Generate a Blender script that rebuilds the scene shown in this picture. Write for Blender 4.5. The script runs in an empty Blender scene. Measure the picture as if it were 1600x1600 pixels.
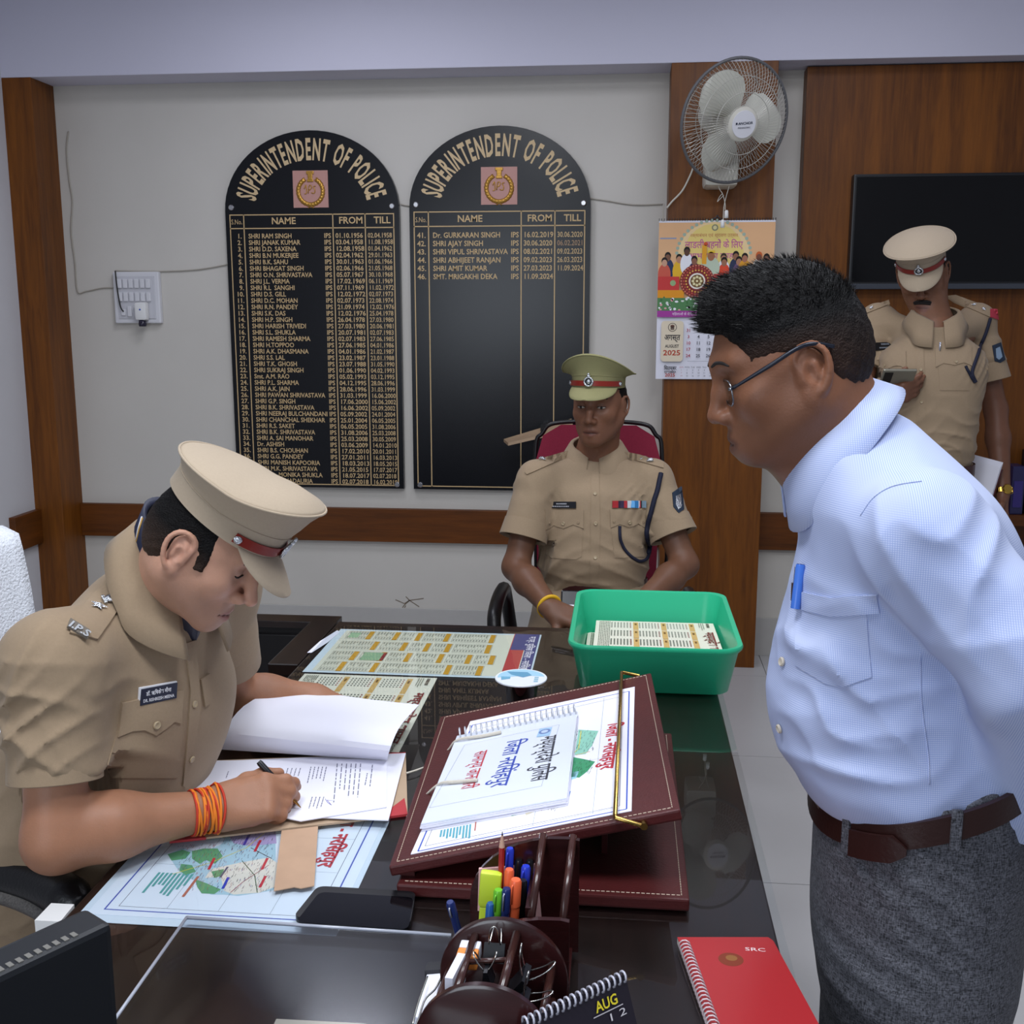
import bpy, bmesh, math, random, re
import numpy as np
from mathutils import Vector, Matrix
from mathutils.bvhtree import BVHTree
from mathutils.geometry import delaunay_2d_cdt

random.seed(7); RNG = np.random.default_rng(7)
SC = bpy.context.scene; COL = SC.collection
PI = math.pi

# ---------------------------------------------------------------- camera
FPX = 1718.0; PITCH = math.radians(10.3); YAW = math.radians(5.8); CAMH = 1.52
fw = np.array([-math.sin(YAW)*math.cos(PITCH), math.cos(YAW)*math.cos(PITCH), -math.sin(PITCH)])
rt = np.array([math.cos(YAW), math.sin(YAW), 0.0]); up = np.cross(rt, fw); CAM = np.array([0, 0, CAMH])
cd = bpy.data.cameras.new('camera'); cam = bpy.data.objects.new('camera', cd); COL.objects.link(cam)
cd.sensor_width = 36; cd.sensor_fit = 'HORIZONTAL'; cd.lens = 36*FPX/1600; cd.clip_start = 0.05; cd.clip_end = 50
_m = Matrix(((rt[0], up[0], -fw[0], CAM[0]), (rt[1], up[1], -fw[1], CAM[1]), (rt[2], up[2], -fw[2], CAM[2]), (0, 0, 0, 1)))
cam.matrix_world = _m; SC.camera = cam

# ---------------------------------------------------------------- light and exposure
world = bpy.data.worlds.new('world'); SC.world = world; world.use_nodes = True
world.node_tree.nodes['Background'].inputs[0].default_value = (0.80, 0.85, 1.0, 1)
world.node_tree.nodes['Background'].inputs[1].default_value = 0.30
def area_light(name, loc, size, power, color, rot=(0, 0, 0)):
    l = bpy.data.lights.new(name, 'AREA'); l.shape = 'RECTANGLE'; l.size, l.size_y = size; l.energy = power; l.color = color
    o = bpy.data.objects.new(name, l); o.location = loc; o.rotation_euler = rot; COL.objects.link(o); return o
CEIL = 2.95
PANELS = [(-0.55, 0.75), (0.55, 0.75), (-0.55, 2.35), (0.55, 2.35), (-1.1, 3.55), (0.75, 3.55)]
for _i, (_x, _y) in enumerate(PANELS):
    area_light('ceiling_lamp_light', (_x, _y, CEIL-0.05), (0.56, 0.56), (24 if _y < 1 else 12 if _y < 3 else 13 if _x < 0 else 6), (0.90, 0.94, 1.0) if _y < 3 else (0.86, 0.88, 1.0))
area_light('daylight_window_light', (-1.2, -1.6, 1.7), (1.6, 1.3), 34, (0.82, 0.90, 1.0), (math.radians(78), 0, math.radians(-22)))
vs = SC.view_settings; vs.view_transform = 'Standard'; vs.look = 'None'; vs.gamma = 1.0; vs.use_curve_mapping = False; vs.exposure = 0.0

# ---------------------------------------------------------------- pixel -> place
def ray(x, y): return fw + rt*((x-800)/FPX) + up*((800-y)/FPX)
def az(x, y, z): d = ray(x, y); return CAM + d*((z-CAMH)/d[2])      # on the level plane z
def ay(x, y, Y): d = ray(x, y); return CAM + d*(Y/d[1])             # on the plane parallel to the back wall
def ad(x, y, D): return CAM + ray(x, y)*D                            # at depth D
def A(*p): return np.array(p, float)
def nrm(v): v = np.asarray(v, float); return v/max(1e-9, np.linalg.norm(v))

# ---------------------------------------------------------------- materials
MATS = {}
def lin(c):
    if isinstance(c, str):
        c = c.lstrip('#'); c = [int(c[i:i+2], 16)/255 for i in (0, 2, 4)]
    return tuple((v/12.92 if v <= 0.04045 else ((v+0.055)/1.055)**2.4) for v in c[:3])
def mat(name, color='#888888', rough=0.6, metal=0.0, noise=0.0, nscale=30.0, bump=0.0, bscale=60.0, spec=0.5, attr=None, stretch=(1, 1, 1), sss=0.0, coat=0.0, trans=0.0, ior=1.45, sheen=0.0):
    if name in MATS: return MATS[name]
    m = bpy.data.materials.new(name); m.use_nodes = True; nt = m.node_tree; b = nt.nodes['Principled BSDF']; N = nt.nodes.new; L = nt.links.new
    b.inputs['Roughness'].default_value = rough; b.inputs['Metallic'].default_value = metal; b.inputs['Specular IOR Level'].default_value = spec
    b.inputs['IOR'].default_value = ior; b.inputs['Coat Weight'].default_value = coat; b.inputs['Transmission Weight'].default_value = trans
    b.inputs['Sheen Weight'].default_value = sheen
    if sss:
        b.inputs['Subsurface Weight'].default_value = sss; b.inputs['Subsurface Radius'].default_value = (0.01, 0.004, 0.002); b.inputs['Subsurface Scale'].default_value = 0.6
    col = None
    if attr:
        a = N('ShaderNodeVertexColor'); a.layer_name = attr; col = a.outputs[0]
    if noise or bump:
        tc = N('ShaderNodeTexCoord'); mp = N('ShaderNodeMapping'); mp.inputs['Scale'].default_value = stretch; L(tc.outputs['Object'], mp.inputs[0])
    if noise:
        n = N('ShaderNodeTexNoise'); n.inputs['Scale'].default_value = nscale; n.inputs['Detail'].default_value = 5; L(mp.outputs[0], n.inputs[0])
        mr = N('ShaderNodeMapRange'); mr.inputs[1].default_value = 0.25; mr.inputs[2].default_value = 0.75; mr.inputs[3].default_value = 1-noise; mr.inputs[4].default_value = 1+noise; L(n.outputs[0], mr.inputs[0])
        mx = N('ShaderNodeMix'); mx.data_type = 'RGBA'; mx.blend_type = 'MULTIPLY'; mx.inputs[0].default_value = 1
        if col: L(col, mx.inputs[6])
        else: mx.inputs[6].default_value = (*lin(color), 1)
        L(mr.outputs[0], mx.inputs[7]); col = mx.outputs[2]
    if col: L(col, b.inputs['Base Color'])
    else: b.inputs['Base Color'].default_value = (*lin(color), 1)
    if bump:
        n = N('ShaderNodeTexNoise'); n.inputs['Scale'].default_value = bscale; n.inputs['Detail'].default_value = 4; L(mp.outputs[0], n.inputs[0])
        bp = N('ShaderNodeBump'); bp.inputs['Strength'].default_value = bump; bp.inputs['Distance'].default_value = 0.004; L(n.outputs[0], bp.inputs['Height']); L(bp.outputs[0], b.inputs['Normal'])
    MATS[name] = m; return m
def wood(name, c1, c2, rough=0.35, axis='Z', scale=9.0, coat=0.25):
    if name in MATS: return MATS[name]
    m = bpy.data.materials.new(name); m.use_nodes = True; nt = m.node_tree; b = nt.nodes['Principled BSDF']; N = nt.nodes.new; L = nt.links.new
    tc = N('ShaderNodeTexCoord'); mp = N('ShaderNodeMapping'); s = [6.0, 6.0, 6.0]; s['XYZ'.index(axis)] = 0.45; mp.inputs['Scale'].default_value = s; L(tc.outputs['Object'], mp.inputs[0])
    n = N('ShaderNodeTexNoise'); n.inputs['Scale'].default_value = scale; n.inputs['Detail'].default_value = 8; n.inputs['Roughness'].default_value = 0.62; n.inputs['Distortion'].default_value = 0.5; L(mp.outputs[0], n.inputs[0])
    n2 = N('ShaderNodeTexNoise'); n2.inputs['Scale'].default_value = scale*0.22; n2.inputs['Detail'].default_value = 2; L(mp.outputs[0], n2.inputs[0])
    ma = N('ShaderNodeMath'); ma.operation = 'MULTIPLY_ADD'; ma.inputs[1].default_value = 0.55; L(n.outputs[0], ma.inputs[0])
    mb_ = N('ShaderNodeMath'); mb_.operation = 'MULTIPLY'; mb_.inputs[1].default_value = 0.45; L(n2.outputs[0], mb_.inputs[0]); L(mb_.outputs[0], ma.inputs[2])
    r = N('ShaderNodeValToRGB'); r.color_ramp.elements[0].position = 0.32; r.color_ramp.elements[1].position = 0.68
    r.color_ramp.elements[0].color = (*lin(c1), 1); r.color_ramp.elements[1].color = (*lin(c2), 1); L(ma.outputs[0], r.inputs[0]); L(r.outputs[0], b.inputs['Base Color'])
    b.inputs['Roughness'].default_value = rough; b.inputs['Specular IOR Level'].default_value = 0.3; b.inputs['Coat Weight'].default_value = coat; b.inputs['Coat Roughness'].default_value = 0.15
    MATS[name] = m; return m
def glassy(name, tint='#f8fbfa', ior=1.45, rough=0.02, boost=1.0):
    """thin architectural glass: clear body with a fresnel mirror coat"""
    if name in MATS: return MATS[name]
    m = bpy.data.materials.new(name); m.use_nodes = True; nt = m.node_tree; nt.nodes.clear(); N = nt.nodes.new; L = nt.links.new
    o = N('ShaderNodeOutputMaterial'); t = N('ShaderNodeBsdfTransparent'); t.inputs[0].default_value = (*lin(tint), 1)
    g = N('ShaderNodeBsdfGlossy'); g.inputs['Roughness'].default_value = rough; fr = N('ShaderNodeFresnel'); fr.inputs[0].default_value = ior
    ge = N('ShaderNodeNewGeometry'); iv = N('ShaderNodeMath'); iv.operation = 'SUBTRACT'; iv.inputs[0].default_value = 1.0; L(ge.outputs['Backfacing'], iv.inputs[1])
    ml = N('ShaderNodeMath'); ml.operation = 'MULTIPLY'; L(fr.outputs[0], ml.inputs[0]); L(iv.outputs[0], ml.inputs[1])      # the mirror coat sits on the outer faces
    mx = N('ShaderNodeMixShader'); L(ml.outputs[0], mx.inputs[0]); L(t.outputs[0], mx.inputs[1]); L(g.outputs[0], mx.inputs[2]); L(mx.outputs[0], o.inputs[0])
    MATS[name] = m; return m
def emis(name, color, s):
    m = bpy.data.materials.new(name); m.use_nodes = True; nt = m.node_tree; b = nt.nodes['Principled BSDF']
    b.inputs['Emission Color'].default_value = (*lin(color), 1); b.inputs['Emission Strength'].default_value = s; return m
PRINT = mat('printed_paper', '#ffffff', 0.55, attr='Col', spec=0.3)
PRINTG = mat('glossy_print', '#ffffff', 0.30, attr='Col', spec=0.45)

# ---------------------------------------------------------------- objects
ORG = {}
def thing(name, label, cat, loc, group=None):
    o = bpy.data.objects.new(name, None); o.empty_display_size = 0.05; COL.objects.link(o); o.location = [float(v) for v in loc]; ORG[o.name] = A(*loc)
    o['label'] = label; o['category'] = cat
    if group: o['group'] = group
    return o
def tag(o, label, cat=None, group=None, kind=None):
    o['label'] = label
    if cat: o['category'] = cat
    if group: o['group'] = group
    if kind: o['kind'] = kind
    return o
def mk(name, V, F, m, parent=None, smooth=False, cols=None, autosmooth=None, origin=None, kind=None, label=None):
    V = np.asarray(V, float).reshape(-1, 3)
    if origin is None:
        lo, hi = V.min(0), V.max(0); origin = A((lo[0]+hi[0])/2, (lo[1]+hi[1])/2, lo[2])
    me = bpy.data.meshes.new(name); W = V-origin
    if isinstance(F, np.ndarray) and F.ndim == 2:
        nf, k = F.shape
        me.vertices.add(len(W)); me.vertices.foreach_set('co', W.astype(np.float32).ravel())
        me.loops.add(nf*k); me.loops.foreach_set('vertex_index', F.astype(np.int32).ravel())
        me.polygons.add(nf); me.polygons.foreach_set('loop_start', np.arange(0, nf*k, k, dtype=np.int32)); me.polygons.foreach_set('loop_total', np.full(nf, k, np.int32)); me.update(calc_edges=True)
    else:
        me.from_pydata([tuple(v) for v in W], [], [tuple(int(i) for i in f) for f in F]); me.update()
    if smooth: me.polygons.foreach_set('use_smooth', [True]*len(me.polygons))
    if autosmooth: me.set_sharp_from_angle(angle=math.radians(autosmooth))
    if cols is not None:
        cols = np.asarray(cols, np.float32)
        if cols.shape[1] == 3: cols = np.hstack([cols, np.ones((len(cols), 1), np.float32)])
        if len(cols) == len(me.vertices) and len(cols) != len(me.polygons):
            ca = me.color_attributes.new('Col', 'FLOAT_COLOR', 'POINT'); ca.data.foreach_set('color', cols.ravel())
        else:
            ca = me.color_attributes.new('Col', 'FLOAT_COLOR', 'CORNER'); lt = np.empty(len(me.polygons), np.int32); me.polygons.foreach_get('loop_total', lt)
            ca.data.foreach_set('color', np.repeat(cols, lt, axis=0).ravel())
    if isinstance(m, (list, tuple)):
        for q in m: me.materials.append(q)
    elif m: me.materials.append(m)
    o = bpy.data.objects.new(name, me); COL.objects.link(o); ORG[o.name] = A(*origin)
    if parent is not None: o.parent = parent; o.location = origin-ORG[parent.name]
    else: o.location = origin
    if kind: o['kind'] = kind
    if label: o['label'] = label
    return o
def struct(name, V, F, m, **k): return mk(name, V, F, m, kind='structure', **k)
def frame(o, y=None, z=None, x=None):
    """4x4 from two axes"""
    if y is not None and z is not None: z = nrm(z); y = nrm(np.asarray(y, float)-z*np.dot(y, z)); x = np.cross(y, z)
    elif x is not None and z is not None: z = nrm(z); x = nrm(np.asarray(x, float)-z*np.dot(x, z)); y = np.cross(z, x)
    elif x is not None and y is not None: y = nrm(y); x = nrm(np.asarray(x, float)-y*np.dot(x, y)); z = np.cross(x, y)
    M = np.eye(4); M[:3, 0] = x; M[:3, 1] = y; M[:3, 2] = z; M[:3, 3] = o; return M
def xf(M, V): V = np.asarray(V, float).reshape(-1, 3); return V@M[:3, :3].T+M[:3, 3]
def rotz(a, o=(0, 0, 0)): c, s = math.cos(a), math.sin(a); M = np.eye(4); M[0, 0] = c; M[0, 1] = -s; M[1, 0] = s; M[1, 1] = c; M[:3, 3] = o; return M
class MB:
    """collects shapes of ONE part"""
    def __init__(s): s.V = []; s.F = []; s.C = []; s.n = 0
    def add(s, V, F, M=None, col=None):
        V = np.asarray(V, float).reshape(-1, 3)
        if M is not None: V = xf(M, V)
        s.V.append(V); s.F += [tuple(i+s.n for i in f) for f in F]; s.n += len(V)
        if col is not None: s.C += [lin(col)]*len(F)
        return s
    def box(s, lo, hi, M=None, bev=0.0, col=None):
        lo, hi = np.asarray(lo, float), np.asarray(hi, float)
        if bev <= 0:
            V = [(x, y, z) for z in (lo[2], hi[2]) for y in (lo[1], hi[1]) for x in (lo[0], hi[0])]
            return s.add(V, [(0, 2, 3, 1), (4, 5, 7, 6), (0, 1, 5, 4), (2, 6, 7, 3), (0, 4, 6, 2), (1, 3, 7, 5)], M, col)
        bm = bmesh.new(); bmesh.ops.create_cube(bm, size=1.0); c = (lo+hi)/2; d = hi-lo
        for v in bm.verts: v.co = Vector((c[0]+v.co.x*d[0], c[1]+v.co.y*d[1], c[2]+v.co.z*d[2]))
        bmesh.ops.bevel(bm, geom=list(bm.edges), offset=min(bev, d.min()*0.49), segments=2, affect='EDGES', profile=0.6)
        bm.verts.index_update(); V = [v.co[:] for v in bm.verts]; F = [[v.index for v in f.verts] for f in bm.faces]; bm.free()
        return s.add(V, F, M, col)
    def tube(s, P, r, n=8, M=None, cap=True, col=None, closed=False, flat=None):
        P = np.asarray(P, float); r = np.broadcast_to(np.asarray(r, float), (len(P),)); V = []; F = []
        T = np.gradient(P, axis=0) if not closed else np.roll(P, -1, 0)-np.roll(P, 1, 0)
        u = None
        for i in range(len(P)):
            t = nrm(T[i])
            if u is None: u = nrm(np.cross(t, (0, 0, 1) if abs(t[2]) < 0.9 else (1, 0, 0)))
            else: u = nrm(u-t*np.dot(u, t))
            w = np.cross(t, u)
            for j in range(n):
                a = 2*PI*j/n; V.append(P[i]+(u*math.cos(a)+w*math.sin(a))*r[i])
        N = len(P); rng = N if closed else N-1
        for i in range(rng):
            for j in range(n):
                a, b = i*n+j, i*n+(j+1) % n; c, d = ((i+1) % N)*n+(j+1) % n, ((i+1) % N)*n+j; F.append((a, b, c, d))
        if cap and not closed: F.append(tuple(range(n))[::-1]); F.append(tuple(range((N-1)*n, N*n)))
        return s.add(V, F, M, col)
    def lathe(s, prof, n=24, M=None, col=None, caps=True):
        V = []; F = []; k = len(prof)
        for j in range(n):
            a = 2*PI*j/n
            for (r, z) in prof: V.append((r*math.cos(a), r*math.sin(a), z))
        for j in range(n):
            for i in range(k-1): F.append((j*k+i, ((j+1) % n)*k+i, ((j+1) % n)*k+i+1, j*k+i+1))
        if caps:
            if prof[0][0] > 1e-6: F.append(tuple(j*k for j in range(n))[::-1])
            if prof[-1][0] > 1e-6: F.append(tuple(j*k+k-1 for j in range(n)))
        return s.add(V, F, M, col)
    def sphere(s, c, r, M=None, col=None, n=10):
        r = np.broadcast_to(np.asarray(r, float), (3,)); V = []; F = []
        for i in range(n//2+1):
            th = PI*i/(n//2)
            for j in range(n): ph = 2*PI*j/n; V.append((c[0]+r[0]*math.sin(th)*math.cos(ph), c[1]+r[1]*math.sin(th)*math.sin(ph), c[2]+r[2]*math.cos(th)))
        for i in range(n//2):
            for j in range(n): F.append((i*n+j, (i+1)*n+j, (i+1)*n+(j+1) % n, i*n+(j+1) % n))
        return s.add(V, F, M, col)
    def prism(s, poly, h0, h1, M=None, col=None, side=None):
        """extrude a 2D outline (xy) from z=h0 to h1"""
        n = len(poly); area = sum(poly[i][0]*poly[(i+1) % n][1]-poly[(i+1) % n][0]*poly[i][1] for i in range(n))
        if area < 0: poly = poly[::-1]
        V = [(p[0], p[1], h0) for p in poly]+[(p[0], p[1], h1) for p in poly]
        F = [tuple(range(n))[::-1], tuple(range(n, 2*n))]+[(i, (i+1) % n, n+(i+1) % n, n+i) for i in range(n)]
        return s.add(V, F, M, col)
    def build(s, name, m, parent=None, smooth=False, **k):
        V = np.vstack(s.V); return mk(name, V, s.F, m, parent, smooth, cols=(s.C if s.C else None), **k)
def rrect(w, h, r, n=5, c=(0, 0)):
    P = []
    for (sx, sy, a0) in ((1, 1, 0), (-1, 1, 90), (-1, -1, 180), (1, -1, 270)):
        for i in range(n+1):
            a = math.radians(a0+90*i/n); P.append((c[0]+sx*(w/2-r)+r*math.cos(a), c[1]+sy*(h/2-r)+r*math.sin(a)))
    return P
def spline(P, n):
    """Catmull-Rom through points"""
    P = np.asarray(P, float); k = len(P); t = np.linspace(0, k-1, n); i = np.clip(t.astype(int), 0, k-2); u = (t-i)[:, None]
    p0, p1, p2, p3 = P[np.maximum(i-1, 0)], P[i], P[i+1], P[np.minimum(i+2, k-1)]
    return 0.5*((2*p1)+(-p0+p2)*u+(2*p0-5*p1+4*p2-p3)*u**2+(-p0+3*p1-3*p2+p3)*u**3)

# ---------------------------------------------------------------- lettering and flat print
_TX = {}
def text_mesh(body, bold=0.0, ls=1.0, align='LEFT'):
    body = re.sub('((?:[\u0915-\u0939]\u093c?\u094d)*[\u0915-\u0939]\u093c?)\u093f', '\u093f\\1', body)      # the short i sign stands before its consonant
    k = (body, bold, ls, align)
    if k in _TX: return _TX[k]
    c = bpy.data.curves.new('t', 'FONT'); c.body = body; c.size = 1; c.resolution_u = 2; c.offset = bold; c.space_line = ls; c.align_x = align
    o = bpy.data.objects.new('t', c); COL.objects.link(o); bpy.context.view_layer.update()
    m = o.evaluated_get(bpy.context.evaluated_depsgraph_get()).to_mesh()
    V = np.array([v.co[:2] for v in m.vertices]).reshape(-1, 2); F = [tuple(p.vertices) for p in m.polygons]
    F = [f for f in F if len(f) > 2]
    bpy.data.objects.remove(o); bpy.data.curves.remove(c); _TX[k] = (V, F); return V, F
class Print:
    """flat coloured print: one mesh lying in the xy plane of a frame, every layer a hair above the last"""
    def __init__(s, lift=0.0001): s.mb = MB(); s.z = 0.0; s.lift = lift
    def up(s): s.z += s.lift; return s
    def poly(s, P, col):
        P = [tuple(p) for p in P]; n = len(P); a = sum(P[i][0]*P[(i+1) % n][1]-P[(i+1) % n][0]*P[i][1] for i in range(n))
        if a < 0: P = P[::-1]
        s.mb.add([(p[0], p[1], s.z) for p in P], [tuple(range(n))], None, col); return s
    def rect(s, x0, y0, x1, y1, col): return s.poly([(x0, y0), (x1, y0), (x1, y1), (x0, y1)], col)
    def outline(s, x0, y0, x1, y1, w, col):
        s.rect(x0, y0, x1, y0+w, col); s.rect(x0, y1-w, x1, y1, col); s.rect(x0, y0+w, x0+w, y1-w, col); return s.rect(x1-w, y0+w, x1, y1-w, col)
    def ell(s, cx, cy, rx, ry, col, n=20): return s.poly([(cx+rx*math.cos(2*PI*i/n), cy+ry*math.sin(2*PI*i/n)) for i in range(n)], col)
    def line(s, P, w, col):
        for a, b in zip(P[:-1], P[1:]):
            a, b = A(*a), A(*b); d = nrm(b-a); q = A(-d[1], d[0])*w/2; s.poly([a-q, b-q, b+q, a+q], col)
        return s
    def text(s, body, x, y, size, col, bold=0.0, rot=0.0, align='LEFT', width=None, ls=1.0, sx=1.0):
        V, F = text_mesh(body, bold, ls, align)
        if not len(V): return s
        V = V*size*A(sx, 1)
        if width:
            w = V[:, 0].max()-V[:, 0].min(); V = V*A(width/w, 1)
        c, sn = math.cos(rot), math.sin(rot); W = np.c_[x+V[:, 0]*c-V[:, 1]*sn, y+V[:, 0]*sn+V[:, 1]*c, np.full(len(V), s.z)]
        s.mb.add(W, F, None, col); return s
    def scribble(s, x0, y0, x1, y1, n, col, h=0.5, fill=0.85, jag=True):
        """n rows of tiny illegible printed words"""
        dy = (y1-y0)/n
        for i in range(n):
            x = x0; e = x0+(x1-x0)*(fill if not jag else random.uniform(0.55, 1.0)); yy = y1-(i+0.5)*dy
            while x < e:
                w = random.uniform(0.02, 0.09)*(x1-x0)+0.001; s.rect(x, yy-dy*h/2, min(x+w, e), yy+dy*h/2, col); x += w+0.012*(x1-x0)+0.0006
        return s
    def build(s, name, M, parent=None, m=None, **k):
        s.mb.V = [xf(M, v) for v in s.mb.V]; return s.mb.build(name, m or PRINT, parent, **k)

# ---------------------------------------------------------------- implicit surfaces (bodies and cloth)
def smin(a, b, k): h = np.clip(0.5+0.5*(b-a)/k, 0, 1); return b+(a-b)*h-k*h*(1-h)
class Field:
    def __init__(s): s.p = []
    def _a(s, f, c, r, k, op): s.p.append((f, np.asarray(c, np.float32), float(r), float(k), op)); return s
    def cap(s, a, b, r1, r2=None, k=0.02, op='add', flat=None):
        a = np.asarray(a, np.float32); b = np.asarray(b, np.float32); r2 = r1 if r2 is None else r2; ba = b-a; L2 = max(float(ba@ba), 1e-9)
        if flat is not None: fd = np.asarray(nrm(flat[0]), np.float32); fs = float(flat[1])
        def f(P):
            pa = P-a; t = np.clip(pa@ba/L2, 0, 1); q = pa-t[:, None]*ba
            if flat is not None: q = q+(q@fd)[:, None]*fd*(1/fs-1); d = np.sqrt((q*q).sum(1))-(r1+(r2-r1)*t); return d*np.where(d > 0, 1, 1)*min(1.0, fs**0.5)
            return np.sqrt((q*q).sum(1))-(r1+(r2-r1)*t)
        return s._a(f, (a+b)/2, np.linalg.norm(ba)/2+max(r1, r2)*(max(1, flat[1]) if flat else 1), k, op)
    def chain(s, pts, rad, k=0.01, op='add'):
        for i in range(len(pts)-1): s.cap(pts[i], pts[i+1], rad[i], rad[i+1], k, op)
        return s
    def ell(s, c, r, R=None, k=0.02, op='add'):
        c = np.asarray(c, np.float32); r = np.asarray(r, np.float32); R = np.eye(3, dtype=np.float32) if R is None else np.asarray(R, np.float32)
        def f(P):
            q = (P-c)@R; k0 = np.sqrt(((q/r)**2).sum(1)); k1 = np.sqrt(((q/(r*r))**2).sum(1))+1e-9; return k0*(k0-1)/k1
        return s._a(f, c, r.max(), k, op)
    def box(s, c, h, rd=0.01, R=None, k=0.01, op='add'):
        c = np.asarray(c, np.float32); h = np.asarray(h, np.float32)-rd; R = np.eye(3, dtype=np.float32) if R is None else np.asarray(R, np.float32)
        def f(P):
            q = np.abs((P-c)@R)-h; return np.sqrt((np.maximum(q, 0)**2).sum(1))+np.minimum(q.max(1), 0)-rd
        return s._a(f, c, np.linalg.norm(h)+rd, k, op)
    def loft(s, o, R, st, n=2.0, k=0.02, op='add', cap=0.01):
        """stations (z, cx, cy, rx, ry) along the local z axis; R columns are the local axes"""
        o = np.asarray(o, np.float32); R = np.asarray(R, np.float32); st = np.asarray(st, float); m = len(st)*8
        q = spline(st, m); z, cx, cy, rx, ry = q.T; order = np.argsort(z); z, cx, cy, rx, ry = z[order], cx[order], cy[order], rx[order], ry[order]
        def f(P):
            q = (P-o)@R; zz = np.clip(q[:, 2], z[0], z[-1]); X = np.interp(zz, z, cx); Y = np.interp(zz, z, cy); A_ = np.interp(zz, z, rx); B_ = np.interp(zz, z, ry)
            u = np.abs((q[:, 0]-X)/A_); v = np.abs((q[:, 1]-Y)/B_)
            g = (u**n+v**n)**(1/n); gr = np.sqrt((u/A_)**2+(v/B_)**2)/np.maximum(np.sqrt(u*u+v*v), 1e-6)
            d = (g-1)/np.maximum(gr, 1e-6); d = np.where(g < 0.3, (g-1)*np.minimum(A_, B_), d)
            e = np.abs(q[:, 2]-(z[0]+z[-1])/2)-(z[-1]-z[0])/2
            return np.where((d > -cap) & (e > -cap), np.sqrt(np.maximum(d+cap, 0)**2+np.maximum(e+cap, 0)**2)-cap, np.maximum(d, e)).astype(np.float32)
        zc = (z[0]+z[-1])/2; cl = A(cx.mean(), cy.mean(), zc); rad = math.hypot((z[-1]-z[0])/2, max((rx+np.abs(cx-cx.mean())).max(), (ry+np.abs(cy-cy.mean())).max())*1.1)
        return s._a(f, o+R@np.asarray(cl, np.float32), rad, k, op)
    def half(s, o, n, k=0.005, op='sub'):
        """half space on the side of n"""
        o = np.asarray(o, np.float32); n = np.asarray(nrm(n), np.float32)
        return s._a(lambda P: -((P-o)@n), o, 99.0, k, op)
    def ext(s, g): s.p += g.p; return s
    def ev(s, P, idx=None):
        P = np.asarray(P, np.float32); d = np.full(len(P), 9.0, np.float32)
        for i in (range(len(s.p)) if idx is None else idx):
            f, c, r, k, op = s.p[i]; e = f(P)
            if op == 'add': d = smin(d, e, k)
            elif op == 'sub': d = -smin(-d, e, k)
            else: d = -smin(-d, -e, k)
        return d
    def mesh(s, h, disp=None, lo=None, hi=None):
        ad_ = [q for q in s.p if q[4] == 'add']; B = 12
        if lo is None: lo = np.min([q[1]-q[2] for q in ad_], 0)-3*h
        if hi is None: hi = np.max([q[1]+q[2] for q in ad_], 0)+3*h
        lo = np.asarray(lo, float); nb = np.ceil((np.asarray(hi)-lo)/(h*B)).astype(int); n = nb*B+1
        D = np.ones(n, np.float32); half = h*B/2; hd = half*math.sqrt(3)
        I = np.stack(np.meshgrid(*[np.arange(k) for k in nb], indexing='ij'), -1).reshape(-1, 3); Cc = (lo+(I+0.5)*B*h).astype(np.float32)
        dc = s.ev(Cc); C_ = np.array([q[1] for q in s.p]); R_ = np.array([q[2]+q[3] for q in s.p])
        near = np.linalg.norm(Cc[:, None]-C_[None], axis=2)-R_[None] < hd*1.05+0.012
        act = np.abs(dc) < hd*1.5+0.014; g = np.arange(B+1)*h; G = np.stack(np.meshgrid(g, g, g, indexing='ij'), -1).reshape(-1, 3)
        for b in np.nonzero(~act & (dc < 0))[0]:
            i, j, k = I[b]*B; D[i:i+B+1, j:j+B+1, k:k+B+1] = -1
        for b in np.nonzero(act)[0]:
            idx = np.nonzero(near[b])[0]
            if not len(idx): continue
            i, j, k = I[b]*B; P = (lo+I[b]*B*h+G).astype(np.float32); d = s.ev(P, idx)
            if disp is not None: d = d+disp(P)
            D[i:i+B+1, j:j+B+1, k:k+B+1] = d.reshape(B+1, B+1, B+1)
        S_ = (D < 0); c8 = np.zeros(n-1, np.uint8)
        for a in (0, 1):
            for b in (0, 1):
                for c in (0, 1): c8 += S_[a:n[0]-1+a, b:n[1]-1+b, c:n[2]-1+c]
        m = n-1; cells = np.nonzero(((c8 > 0) & (c8 < 8)).ravel())[0]; ci = np.stack(np.unravel_index(cells, m), -1)
        sm = np.zeros((len(cells), 3)); cnt = np.zeros(len(cells))
        cor = [(a, b, c) for a in (0, 1) for b in (0, 1) for c in (0, 1)]; val = {q: D[ci[:, 0]+q[0], ci[:, 1]+q[1], ci[:, 2]+q[2]] for q in cor}
        for q in cor:
            for ax in range(3):
                if q[ax]: continue
                w = list(q); w[ax] = 1; w = tuple(w); va, vb = val[q], val[w]; x = (va < 0) != (vb < 0); t = np.where(x, va/np.where(x, va-vb, 1), 0)
                pt = np.tile(np.array(q, float), (len(cells), 1)); pt[:, ax] += t; sm += pt*x[:, None]; cnt += x
        V = lo+(ci+sm/np.maximum(cnt, 1)[:, None])*h; F = []
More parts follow.
